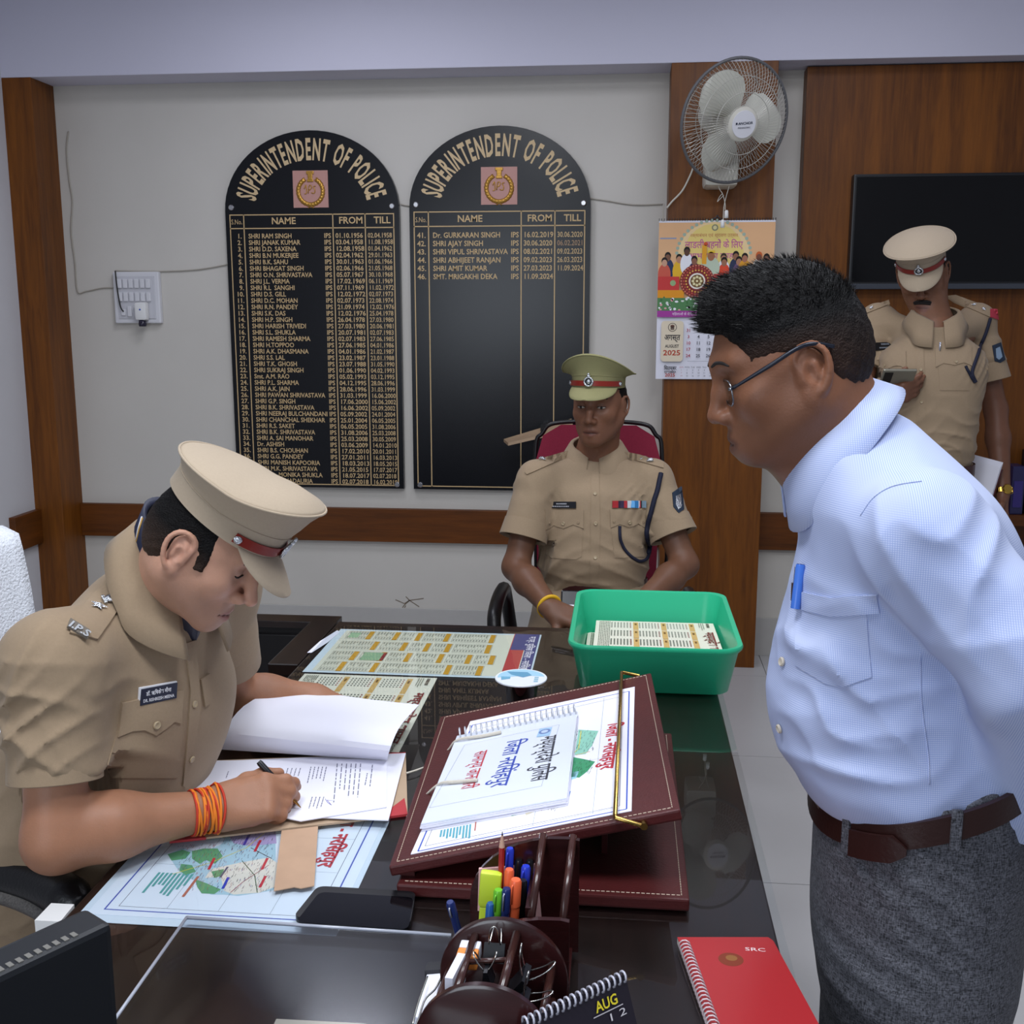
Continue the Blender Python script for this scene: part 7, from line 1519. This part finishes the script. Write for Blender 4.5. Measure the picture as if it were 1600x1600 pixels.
VV, FF = [], []; rg = np.random.default_rng(2)                                  # short strands give the crop its bristly outline
ql = inv(H3, V)/HS3; cand = np.nonzero((ql[:, 2] > 0.075))[0]
for i in rg.choice(cand, 5200):
    p = V[i]; l = ql[i]; n_ = nrm(H3[:3, :3]@A(l[0]*0.9, l[1]*0.8, l[2]-0.02)); gd = nrm(n_*0.75+H3[:3, 1]*(0.75 if l[1] > -0.02 else 0.25)+rg.normal(0, 0.16, 3)); ln = rg.uniform(0.006, 0.013)*(1.2 if l[1] > 0.05 else 0.9); sd = nrm(np.cross(gd, rg.normal(size=3)))*0.0005; k = len(VV)
    VV += [p-gd*0.002-sd, p-gd*0.002+sd, p+gd*ln]; FF.append((k, k+1, k+2))
mk('hair_strands', np.array(VV), np.array(FF), M_hair, p3, kind='stuff')
for s in (1, -1): brow_lash(bv3, H3, HS3, p3, 'eyebrow', [(s*0.013, 0.038), (s*0.026, 0.042), (s*0.040, 0.041), (s*0.050, 0.036)], 0.0024, mat('eyebrow')); brow_lash(bv3, H3, HS3, p3, 'eyelashes', [(s*0.019, 0.010), (s*0.027, 0.008), (s*0.036, 0.008), (s*0.046, 0.011)], 0.0016, mat('eyebrow'))
# glasses
def hl(x, y, lat):
    d = ray(x, y); n_ = H3[:3, 0]; o = H3[:3, 3]+n_*lat; return inv(H3, CAM+d*(np.dot(o-CAM, n_)/np.dot(d, n_)))
gl = thing('eyeglasses', 'thin metal half-rim glasses worn by the man in blue', 'glasses', xf(H3, [(0, 0.1, 0)])[0]); M_gf = mat('dark_frame', '#20242e', 0.3, metal=0.4)
h0, h1, h2 = hl(1143, 608, -0.066), hl(1258, 539, -0.084), hl(1303, 541, -0.078)
for s in (-1, 1):
    Q = [A(s*abs(q[0]), q[1], q[2]) for q in (h0, (h0+h1)/2+A(-0.004, 0, 0.001), h1, h2)]; MB().tube(xf(H3, spline(Q, 24)), np.interp(np.linspace(0, 1, 24), [0, 0.3, 1], [0.0016, 0.0026, 0.0024]), 8).build('temple', M_gf, gl, True)
    c = A(s*0.036, h0[1]+0.004, h0[2]-0.006); R_l = [(c[0]+p[0], c[1]-0.004*abs(p[0]/0.026)-0.10*p[1], c[2]+p[1]) for p in rrect(0.052, 0.030, 0.012, 5)]
    MB().tube(xf(H3, R_l), 0.0011, 6, closed=True).build('rim', mat('silver_frame', '#8a8e94', 0.25, metal=1.0), gl, True); k = len(R_l); Vl = xf(H3, R_l); nn = H3[:3, 1]*0.0008; mk('lens', np.vstack([Vl+nn, Vl-nn]), [tuple(range(k)), tuple(range(2*k-1, k-1, -1))]+[(i, k+i, k+(i+1) % k, (i+1) % k) for i in range(k)], glassy('lens_glass', '#f4f6f6', 1.5, 0.01), gl)
    MB().tube(xf(H3, [(s*0.0615, h0[1]+0.002, h0[2]), h0*A(-s, 1, 1)*A(1, 1, 1) if False else (s*abs(h0[0]), h0[1], h0[2])]), 0.0020, 6).build('hinge', mat('silver_frame'), gl, True)
MB().tube(xf(H3, spline([(-0.011, h0[1]+0.004, h0[2]-0.002), (0, h0[1]+0.009, h0[2]+0.002), (0.011, h0[1]+0.004, h0[2]-0.002)], 10)), 0.0012, 6).build('bridge', mat('silver_frame'), gl, True)

# ================================================================ persons 2 and 4: officers facing the camera
def officer(label, T, zsc, H, hs, joints, skin, lip, capm, capkw, capoff, rims, hands, hcol='#0d0b0b', stub=0.15, gaze=0.0, wide=1.0, waist=0.16, seated=True, h=0.0036, arms='#6a4634', nose=0.8, scarf=None):
    O = T[:3, 3]; G = lambda x, y, z: O+T[:3, :3]@A(x*wide, y, z*zsc)
    RS_, RE_, RW_, LS_, LE_, LW_ = joints; NBk = G(0, 0.0, 0.455)
    B = Field(); head(B, H, hs, nose=nose); nk = xf(H, [(0, -0.030*hs, -0.03*hs)])[0]; B.cap(nk, NBk-A(0, 0, 0.02), 0.056, 0.064, k=0.03); inn = G(0, -0.01, 0.33); B.cap(NBk-A(0, 0, 0.02), inn, 0.055, 0.07, k=0.04); B.cap(inn, G(0, 0, -0.02), 0.075, 0.085, k=0.04)
    for s_, e_, w_, hd in ((RS_, RE_, RW_, hands[0]), (LS_, LE_, LW_, hands[1])):
        B.cap(inn, s_, 0.055, 0.040, k=0.03); B.cap(s_, e_, 0.044, 0.038, k=0.03); m_ = e_*0.65+w_*0.35; B.cap(e_, m_, 0.038, 0.040, k=0.02); B.cap(m_, w_, 0.040, 0.026, k=0.02); hand(B, w_, *hd[:3], 0.97, **hd[3])
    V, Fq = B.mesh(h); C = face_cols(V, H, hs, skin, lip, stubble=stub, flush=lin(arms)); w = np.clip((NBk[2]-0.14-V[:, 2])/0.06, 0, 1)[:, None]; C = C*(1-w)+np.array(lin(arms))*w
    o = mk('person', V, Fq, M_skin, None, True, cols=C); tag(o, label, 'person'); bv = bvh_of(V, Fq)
    S = Field(); S.loft(O, T[:3, :3], [(z*zsc, 0, cy, rx*wide, ry) for z, cy, rx, ry in ((-0.05, 0.006, waist-0.004, 0.118), (0.0, 0.010, waist, 0.124), (0.06, 0.022, waist+0.010, 0.134), (0.14, 0.022, waist+0.012, 0.132), (0.24, 0.020, 0.178, 0.126), (0.32, 0.016, 0.182, 0.118), (0.37, 0.006, 0.165, 0.102), (0.41, 0.0, 0.115, 0.082), (0.45, 0.0, 0.072, 0.068))], n=2.25, k=0.03)
    for s_, e_ in ((RS_, RE_), (LS_, LE_)):
        d = e_-s_; S.cap(G(0, 0, 0.395), s_, 0.046, 0.054, k=0.05); S.cap(s_, s_+d*0.4, 0.060, 0.058, k=0.03); S.cap(s_+d*0.35, s_+d*0.60, 0.060, 0.066, k=0.02)
    fi = [(G(0.12, 0.10, 0.08), 0.12, T[:3, :3]@A(0.5, 0, 1), 0.10), (G(-0.12, 0.10, 0.08), 0.12, T[:3, :3]@A(-0.5, 0, 1), 0.10), (RS_*0.6+RE_*0.4, 0.09, RE_-RS_+A(0.1, 0, 0), 0.14), (LS_*0.6+LE_*0.4, 0.09, LE_-LS_-A(0.1, 0, 0), 0.14), (G(0, 0.12, 0.02), 0.10, A(0.2, 0, 1), 0.12), (G(0.14, 0.06, 0.30), 0.07, T[:3, :3]@A(1, 0, -0.6), 0.045), (G(-0.14, 0.06, 0.30), 0.07, T[:3, :3]@A(-1, 0, -0.6), 0.045)]
    V, Fq = S.mesh(0.0062, disp=folds(31 if seated else 32, 0.0100, fi, cloth_noise(7, 0.0014, 22), pw=1.8))
    for s_, e_ in ((RS_, RE_), (LS_, LE_)):
        d = nrm(e_-s_); L = np.linalg.norm(e_-s_); t = (V-s_)@d; m_ = (np.linalg.norm(V-s_-np.outer(t, d), axis=1) < 0.095) & (t > L*0.62); V[m_] -= np.outer((t[m_]-L*0.62)*0.97, d)
    mk('uniform_shirt', V, Fq, M_khaki, o, True); bs = bvh_of(V, Fq)
    for s_, e_ in ((RS_, RE_), (LS_, LE_)):
        d = nrm(e_-s_); L = np.linalg.norm(e_-s_); MB().lathe([(0.060, 0), (0.0665, 0.001), (0.0715, L*0.20), (0.0695, L*0.205), (0.062, L*0.17)], 32, frame(s_+d*L*0.47, x=(0.3, 1, 0.2), z=d), caps=False).build('sleeve_cuff', M_khaki, o, True, autosmooth=50)
    cf = frame(NBk+A(0, 0, 0.010), y=T[:3, 1], z=A(0, 0, 1)+T[:3, 1]*0.12)
    collar(cf, 1.0, M_khaki, o, [(12, 0.064, 0.002, 0.074, 0.004, 0.094, -0.072, 0.030), (40, 0.066, 0.016, 0.077, 0.018, 0.112, -0.066, 0.022), (58, 0.067, 0.022, 0.078, 0.024, 0.106, -0.040, 0.008), (100, 0.067, 0.032, 0.078, 0.034, 0.104, -0.008, 0.0), (180, 0.066, 0.042, 0.076, 0.044, 0.092, 0.006, 0), (260, 0.067, 0.032, 0.078, 0.034, 0.104, -0.008, 0), (302, 0.067, 0.022, 0.078, 0.024, 0.106, -0.040, 0.008), (320, 0.066, 0.016, 0.077, 0.018, 0.112, -0.066, 0.022), (348, 0.064, 0.002, 0.074, 0.004, 0.094, -0.072, 0.030)])
    Hf = Field(); L = Loc(Hf, H, hs); L.ell((0, -0.010, 0.040), (0.0795, 0.101, 0.088), k=0.02); L.ell((0, -0.045, 0.0), (0.070, 0.060, 0.06), k=0.03); L.half((0, 0.040, 0), (0, 1, 0.0), k=0.004); L.half((0, 0, -0.050), (0, 0.2, -1), k=0.004); L.box((0, 0.03, -0.05), (0.2, 0.055, 0.055), 0.01, k=0.01, op='sub')
    for s in (-1, 1): L.ell((s*0.085, 0.0, 0.0), (0.03, 0.022, 0.034), k=0.006, op='sub')
    V, Fq = Hf.mesh(0.0045, disp=cloth_noise(3, 0.0010, 350)); q = inv(H, V)/hs; w = np.clip((0.045-q[:, 2])/0.05, 0, 1)[:, None]*0.45; mk('hair', V, Fq, M_hairsoft, o, True, cols=np.array(lin(hcol))*(1-w)+np.array(lin(skin))*w)
    Mc = H.copy(); Mc[:3, :3] = H[:3, :3]@np.array(Matrix.Rotation(math.radians(capoff[2]), 3, 'X')); Mc[:3, 3] = xf(H, [(0, capoff[0]*hs, capoff[1]*hs)])[0]; cap_hat(Mc, hs*1.0, capm, o, **capkw)
    for s in (1, -1):
        brow_lash(bv, H, hs, o, 'eyebrow', [(s*0.012, 0.040), (s*0.026, 0.046), (s*0.040, 0.045), (s*0.051, 0.037)], 0.0042, mat('eyebrow'))
        brow_lash(bv, H, hs, o, 'eyelashes', [(s*0.019, 0.012), (s*0.027, 0.012+gaze), (s*0.036, 0.012+gaze), (s*0.046, 0.013)], 0.0022, mat('eyebrow'))
    if seated is False:
        Tr = Field(); Tr.loft(O, T[:3, :3], [(-0.22, 0, 0, 0.150, 0.105), (-0.12, 0, -0.004, 0.170, 0.125), (-0.03, 0, 0.0, 0.160, 0.118), (0.012, 0, 0.0, 0.154, 0.116)], k=0.03)
        for k in (-0.085, 0.085): Tr.cap(G(k, 0, -0.16), G(k, 0.01, -0.50), 0.095, 0.075, k=0.04); Tr.cap(G(k, 0.01, -0.50), G(k, -0.01, -0.875), 0.074, 0.060, k=0.03)
        V, Fq = Tr.mesh(0.010, disp=cloth_noise(4, 0.002, 20)); mk('trousers', V, Fq, M_khaki, o, True)
    else:
        Tr = Field(); Tr.loft(O, T[:3, :3], [(-0.16, 0, 0, 0.165, 0.130), (-0.06, 0, 0, 0.168, 0.130), (0.0, 0, 0.004, 0.160, 0.124)], k=0.04)
        for k in (-0.095, 0.095):
            kn_ = G(k*1.3, 0.40, 0)*A(1, 1, 0)+A(0, 0, 0.53); Tr.cap(G(k, 0, 0)*A(1, 1, 0)+A(0, 0, O[2]-0.09), kn_, 0.090, 0.068, k=0.04); Tr.cap(kn_, kn_*A(1, 1, 0)+A(0, 0.02, 0.09), 0.066, 0.050, k=0.03)
        V, Fq = Tr.mesh(0.009, disp=folds(6, 0.004, [(G(0, 0.2, -0.05), 0.16, T[:3, 0], 0.06)], cloth_noise(4, 0.002, 20))); mk('trousers', V, Fq, M_khaki, o, True)
    V = []; n = 48; F = []; eb = 0.0 if seated else 0.012
    for i in range(n):
        a = 2*PI*i/n
        for (z, e) in ((-0.030, 0.002+eb), (-0.030, 0.006+eb), (0.006, 0.006+eb), (0.006, 0.002+eb)): V.append(O+T[:3, :3]@A(math.cos(a)*(waist*wide+e), math.sin(a)*(0.124+e)+0.004, z))
    for i in range(n):
        for j in range(4): F.append((i*4+j, ((i+1) % n)*4+j, ((i+1) % n)*4+(j+1) % 4, i*4+(j+1) % 4))
    mk('belt', V, F, mat('maroon_belt', '#3a1512', 0.4), o, True, autosmooth=40)
    for k, side_ in ((-0.09, 'l'), (0.09, 'r')):
        a = (O*A(1, 1, 0)+T[:3, :3]@A(k*(1.3 if seated else 1), 0.38 if seated else -0.03, 0)); a[2] = 0.045; b = a+T[:3, 1]*0.20; Sf = Field(); Sf.cap(a, b, 0.044, 0.036, k=0.02); Sf.half((0, 0, 0.002), (0, 0, -1)); Vs, Fs = Sf.mesh(0.010); mk('shoe', Vs, Fs, mat('brown_shoe'), o, True)
    return o, bs, bv, G
def epaulette(bs, P, o, marks, m_end=None):
    patch('shoulder_strap', P, bs, M_khaki, o, off=0.004, step=4)
    for (x, y, k) in marks:
        p, n = hit(bs, x, y, 0.006)
        if p is None: continue
        Ms = frame(p, x=nrm(A(1, 0, 0)), z=n)
        if k == 'star': mk('rank_star', xf(Ms, [((0.010 if i % 2 == 0 else 0.0042)*math.sin(i*PI/5), (0.010 if i % 2 == 0 else 0.0042)*math.cos(i*PI/5), 0.001) for i in range(10)]+[(0, 0, 0.004)]), [(i, 10, (i+1) % 10) for i in range(10)], M_silver, o)
        else: mb = MB(); mb.sphere((0, 0, 0.002), (0.009, 0.007, 0.003), Ms); mb.box((-0.01, -0.009, 0), (0.01, -0.005, 0.003), Ms); mb.build('rank_emblem', M_silver, o, True, autosmooth=40)
# ---------------------------------------------------------------- person 2, seated behind the far desk end
O2 = ay(928, 903, 3.24); T2 = frame(O2, y=A(-0.06, -1, 0), z=A(0, 0.10, 1))
H2 = headframe(*ad(937, 636, 3.19), -0.28, -1, 3); hs2 = 0.92
J2 = (ad(840, 752, 3.24), ad(806, 886, 3.20), ad(862, 952, 2.98), ad(1018, 750, 3.24), ad(1070, 882, 3.18), ad(1000, 944, 3.00))
o2, bs2, bv2, G2 = officer('seated officer in khaki with olive cap behind the green tub', T2, 0.80, H2, hs2, J2, '#7a513c', '#63392f', M_olive, dict(rim=(0.114, 0.122), front=0.104, side=0.044, back=0.034, vis=0.050, drop=0.42), (0.010, 0.064, 3), None,
    ((A(0.85, -0.3, -0.25), A(-0.1, -0.4, 1), A(-0.3, -1, 0), dict(curl=(0.5, 0.55, 0.6, 0.65))), (A(-0.85, -0.4, -0.2), A(0.1, -0.3, 1), A(0.3, -1, 0), dict(curl=(0.5, 0.55, 0.6, 0.65)))), wide=0.92, waist=0.168, arms='#6a4835')
patch('placket', [(924, 738), (936, 738), (938, 830), (934, 912), (922, 912), (923, 830)], bs2, M_khaki, o2, off=0.0025, step=4)
for x, y in ((930, 772), (931, 818), (930, 872)): disc_on('button', bs2, x, y, 0.0055, M_button, o2, off=0.003)
for P, Q, bx_ in (([(852, 818), (911, 818), (909, 870), (900, 874), (862, 872), (854, 866)], [(851, 796), (912, 797), (912, 826), (896, 820), (881, 826), (866, 821), (852, 828)], (881, 818)), ([(954, 818), (1008, 818), (1006, 870), (960, 872)], [(953, 796), (1010, 797), (1009, 826), (996, 819), (983, 824), (968, 819), (954, 825)], (983, 816))):
    patch('pocket', P, bs2, M_khaki, o2, off=0.0016, step=4); patch('pocket_flap', Q, bs2, M_khaki, o2, off=0.004, step=4); disc_on('button', bs2, *bx_, 0.0055, M_button, o2, off=0.0045)
    for dx in (-24, 23): disc_on('button', bs2, bx_[0]+dx, bx_[1]-1, 0.0035, M_khaki, o2, off=0.0045)
pl, T, n = plate_on('name_plate', bs2, [(858, 784), (900, 784), (900, 794), (858, 794)], M_plate, o2); plate_text(T, n, [(None, 0.52, 0.26, 0.45), (None, 0.14, 0.22, 0.72)], pl, '#9a9aa0')
rb = bpy.data.objects.new('ribbon_bar', None); COL.objects.link(rb); rb.parent = o2; c_, n_ = hit(bs2, 983, 788, 0.003); rb.location = c_-ORG[o2.name]; ORG[rb.name] = c_
for i, (w0, w1, c) in enumerate([(0, 9, '#a8262c'), (9, 12, '#2a1a34'), (12, 18, '#2c1c3c'), (18, 23, '#b02a30'), (23, 29, '#d8dce0'), (29, 35, '#5a9cd0'), (35, 40, '#3a86c4'), (40, 42, '#d8d8dc'), (42, 44, '#b03038'), (44, 46, '#1c1c20'), (46, 52, '#7f98a8')]):
    q, T, n = plate_on('ribbon', bs2, [(957+w0, 782.5), (957+w1, 782.5), (957+w1, 793.5), (957+w0, 793.5)], mat('ribbon_%s' % c[1:], c, 0.7), rb, th=0.002)
epaulette(bs2, [(820, 738), (852, 716), (888, 706), (890, 714), (860, 726), (824, 742)], o2, [(847, 719, 'e'), (857, 716, 'e')]); epaulette(bs2, [(968, 706), (1000, 712), (1036, 724), (1036, 732), (1000, 722), (966, 714)], o2, [(1006, 718, 'e'), (1016, 721, 'e')])
for x, y in ((884, 711), (972, 711)): disc_on('button', bs2, x, y, 0.0055, M_silver, o2, off=0.005)
tube_on('lanyard', bs2, [(1032, 740), (1026, 770), (1018, 800), (1012, 830), (1014, 850), (1012, 865)], 0.0075, M_navy, o2, off=0.004); tube_on('lanyard', bs2, [(968, 822), (968, 838), (974, 856), (985, 870), (1000, 878), (1012, 868), (1014, 850)], 0.0050, M_navy, o2, off=0.004)
patch('sleeve_patch', [(1050, 770), (1064, 760), (1068, 796), (1060, 802), (1052, 792)], bs2, M_patch, o2, off=0.003, step=3); patch('sleeve_crest', [(1055, 776), (1062, 772), (1064, 792), (1059, 797), (1055, 789)], bs2, M_silver, o2, off=0.004, step=3)
for s in (1, -1):
    brow_lash(bv2, H2, hs2, o2, 'eye_white', [(s*0.021, 0.0105), (s*0.028, 0.0105), (s*0.037, 0.0105), (s*0.044, 0.0110)], 0.0034, mat('eye_white', '#a89c92', 0.4)); q, n = cast(bv2, xf(H2, [(s*0.033*hs2, 0.2, 0.0105*hs2)])[0], -H2[:3, 1], 0.0012); MB().sphere(q, 0.0042).build('iris', mat('dark_iris', '#120c0a', 0.2), o2, True)
# wrist band
d = nrm(J2[2]-J2[1]); c = J2[1]*0.06+J2[2]*0.94; u = nrm(np.cross(d, (0, 0, 1))); v = np.cross(d, u); MB().tube([c+(u*math.cos(a)+v*math.sin(a))*0.031 for a in np.linspace(0, 2*PI, 29)[:-1]], 0.0055, 8, closed=True).build('yellow_wristband', mat('yellow_band', '#d8a818', 0.6), o2, True)
ph2 = thing('phone_in_case', 'black phone with a white slip on the seated officer\'s lap', 'phone', ad(892, 940, 3.02)); Mp = frame(ad(893, 938, 3.04), x=A(1, 0, 0), z=A(0, -0.7, 0.7)); MB().box((-0.03, -0.06, -0.006), (0.035, 0.03, 0.006), Mp, bev=0.005).build('case', mat('phone_body'), ph2); MB().box((-0.015, -0.03, 0.0062), (0.03, -0.018, 0.0072), Mp).build('slip', M_paper, ph2)
# chair of person 2
c2 = thing('maroon_chair', 'maroon fabric office chair of the officer behind the tub', 'chair', (O2[0], O2[1]+0.05, 0))
cx2 = ay(935, 690, 3.52)
Q = [(-0.19, 0.0), (0.19, 0.0), (0.20, 0.45), (0.178, 0.53), (0.12, 0.565), (-0.12, 0.565), (-0.178, 0.53), (-0.20, 0.45)]; zt2 = ay(935, 667, 3.47)[2]; Mb2 = frame((cx2[0], 3.50, zt2-0.565), x=(1, 0, 0), y=(0, 0.10, 1))
MB().prism(Q, -0.02, 0.035, Mb2).build('backrest', mat('maroon_fabric_bright', '#7c1430', 0.85, noise=0.08, nscale=200, bump=0.2, bscale=500), c2)
MB().tube(xf(Mb2, spline([(x*1.02, y*1.01+0.002, 0.01) for x, y in Q+Q[:1]], 60)), 0.007, 8).build('back_frame', M_black, c2, True)
MB().box((cx2[0]-0.24, 3.02, 0.38), (cx2[0]+0.24, 3.48, 0.42), bev=0.02).build('seat', mat('maroon_fabric_bright'), c2, True, autosmooth=40)
for s in (-1, 1): MB().tube(spline([(cx2[0]+s*0.27, 3.48, 0.44), (cx2[0]+s*0.29, 3.46, 0.60), (cx2[0]+s*0.29, 3.36, 0.66), (cx2[0]+s*0.29, 3.16, 0.655), (cx2[0]+s*0.285, 3.08, 0.60), (cx2[0]+s*0.26, 3.10, 0.42)], 30), 0.021, 10).build('armrest', M_black, c2, True)
MB().tube([(cx2[0], 3.26, 0.08), (cx2[0], 3.26, 0.38)], 0.03, 12).build('gas_column', M_black, c2, True)
for k in range(5): a = 2*PI*k/5+0.3; e = A(cx2[0]+0.27*math.cos(a), 3.26+0.27*math.sin(a), 0.06); MB().tube([(cx2[0], 3.26, 0.10), e], [0.028, 0.016], 8).build('base_arm', M_black, c2, True); MB().sphere(e-A(0, 0, 0.03), 0.03).build('caster', M_black, c2, True)

# ---------------------------------------------------------------- person 4, standing at the back right
O4 = ay(1446, 724, 3.88); T4 = frame(O4, y=A(-0.10, -1, 0), z=A(0, 0, 1))
H4 = headframe(*ad(1442, 430, 3.73), -0.30, -1, 27, roll=0.12); hs4 = 0.96
J4 = (ad(1372, 502, 3.88), ad(1340, 618, 3.80), ad(1378, 622, 3.62), ad(1526, 502, 3.88), ad(1556, 640, 3.90), ad(1566, 770, 3.84))
o4, bs4, bv4, G4 = officer('officer with moustache standing by the television, looking at his phone', T4, 1.04, H4, hs4, J4, '#7d553f', '#6a4238', M_khakicap, dict(rim=(0.118, 0.132), front=0.086, side=0.062, back=0.052, vis=0.050, drop=0.42, dome=0.022), (0.010, 0.064, -8), None,
    ((A(0.88, -0.25, 0.30), A(-0.3, -0.8, -0.45), A(0.3, -0.3, 1), dict(curl=(0.35, 0.4, 0.45, 0.5), thumb=(0.3, 0.2, 0.2))), (A(0.0, -0.15, -1), A(1, 0, 0), A(0, -1, 0), dict(curl=(0.5, 0.55, 0.6, 0.65)))), seated=False, wide=0.94, waist=0.150, arms='#6f4a38')
for P in ([(-0.030, -0.056), (-0.018, -0.050), (0, -0.0475), (0.018, -0.050), (0.030, -0.056)], [(-0.028, -0.060), (0, -0.053), (0.028, -0.060)]): brow_lash(bv4, H4, hs4, o4, 'moustache', P, 0.0052, mat('eyebrow'))
patch('placket', [(1431, 520), (1442, 520), (1446, 640), (1448, 716), (1436, 716), (1434, 640)], bs4, M_khaki, o4, off=0.0025, step=4)
for x, y in ((1438, 530), (1439, 578), (1440, 628)): disc_on('button', bs4, x, y, 0.0052, M_button, o4, off=0.003)
for P, Q, bx_ in (([(1362, 570), (1414, 570), (1414, 610), (1364, 610)], [(1360, 550), (1416, 549), (1416, 576), (1402, 571), (1385, 577), (1370, 572), (1360, 578)], (1384, 571)), ([(1466, 566), (1516, 566), (1514, 610), (1468, 610)], [(1461, 544), (1517, 542), (1518, 572), (1506, 567), (1491, 571), (1474, 568), (1462, 574)], (1493, 566))):
    patch('pocket', P, bs4, M_khaki, o4, off=0.0016, step=4); patch('pocket_flap', Q, bs4, M_khaki, o4, off=0.004, step=4); disc_on('button', bs4, *bx_, 0.005, M_button, o4, off=0.0045)
pl, T, n = plate_on('name_plate', bs4, [(1366, 536), (1406, 534), (1406, 546), (1366, 548)], M_plate, o4); plate_text(T, n, [(None, 0.56, 0.26, 0.36), (None, 0.16, 0.20, 0.58)], pl, '#7a8088')
epaulette(bs4, [(1478, 464), (1494, 462), (1556, 486), (1556, 500), (1490, 472)], o4, [(1508, 472, 'star'), (1522, 478, 'star'), (1536, 484, 'star')]); epaulette(bs4, [(1354, 482), (1388, 470), (1390, 476), (1354, 490)], o4, [(1362, 482, 'star')])
patch('strap_end', [(1546, 484), (1556, 484), (1558, 500), (1546, 496)], bs4, mat('red_blue_tab', '#a83040', 0.6), o4, off=0.006, step=3)
for x, y in ((1484, 467), (1384, 474)): disc_on('button', bs4, x, y, 0.0055, M_silver, o4, off=0.005)
tube_on('lanyard', bs4, [(1546, 498), (1538, 524), (1526, 556), (1518, 582), (1524, 598)], 0.0060, M_navy, o4, off=0.004); tube_on('lanyard', bs4, [(1508, 572), (1514, 584), (1522, 598)], 0.0050, M_navy, o4, off=0.004)
patch('sleeve_patch', [(1550, 540), (1563, 535), (1570, 562), (1562, 567), (1554, 564)], bs4, M_patch, o4, off=0.003, step=3); patch('sleeve_crest', [(1555, 545), (1561, 542), (1565, 558), (1560, 562), (1556, 559)], bs4, mat('blue_grey_crest', '#7f93a8', 0.5), o4, off=0.004, step=3)
p, n = hit(bs4, 1468, 546, 0.006)
if p is not None: t = thing('shirt_pen', 'silver pen clipped in the standing officer\'s left pocket', 'pen', p); MB().tube([p-A(0, 0, 0.012), p+A(0, 0, 0.020)], 0.0032, 8).build('barrel', M_si, t, True); MB().tube([p+A(0, -0.004, 0.018), p+A(0, -0.005, -0.008)], 0.0012, 6).build('pocket_clip', M_wirec, t, True)
# phone in his right hand, watch, papers under his left arm
pc = ad(1402, 588, 3.555); ph = thing('smartphone', 'silver smartphone held up by the standing officer', 'phone', pc); Mp = frame(pc, x=A(-1, 0.05, -0.04), y=A(0, -0.70, 0.60)); MB().box((-0.055, -0.040, -0.0045), (0.050, 0.035, 0.0045), Mp, bev=0.004).build('body', mat('phone_silver', '#8a8678', 0.3, metal=0.4), ph); MB().box((0.018, -0.028, -0.007), (0.044, 0.024, -0.004), Mp).build('camera_bump', M_black, ph); MB().box((-0.053, -0.038, 0.0042), (0.048, 0.033, 0.0050), Mp).build('screen', mat('phone_glass'), ph)
mc = J4[4]*0.02+J4[5]*0.98; d = nrm(J4[5]-J4[4]); u = nrm(np.cross(d, (0, 1, 0))); v = np.cross(d, u)
wt = thing('wristwatch', 'gold wristwatch on the standing officer\'s left wrist', 'watch', mc); M_au = mat('gold_metal', '#c8a24a', 0.22, metal=1.0)
for k in range(22): a = 2*PI*k/22; e = u*math.cos(a)+v*math.sin(a); MB().box((-0.0042, -0.009, -0.002), (0.0042, 0.009, 0.002), frame(mc+e*0.0335, y=d, z=e), bev=0.001).build('band_link', M_au, wt)
e = nrm(u*-0.2-v*1.0); e = e if e[1] < 0 else -e; MB().lathe([(0.017, -0.002), (0.018, 0.002), (0.015, 0.006), (0, 0.006)], 22, frame(mc+e*0.034, x=d, z=e)).build('watch_case', M_au, wt, True, autosmooth=40)
fp = ad(1528, 752, 3.84); t = thing('file_papers', 'maroon file with white papers held against the officer\'s left hip', 'file', fp); Mf = frame(fp, x=A(0.75, -0.65, 0), y=A(0.22, 0, 1)); MB().box((-0.075, -0.10, -0.016), (0.065, 0.06, -0.008), Mf).build('cover', mat('maroon_card', '#4a1a1c', 0.5), t)
for k in range(3): MB().box((-0.07+0.004*k, -0.09, -0.007+0.004*k), (0.062, 0.085-0.008*k, -0.0045+0.004*k), Mf).build('page', M_paper, t)
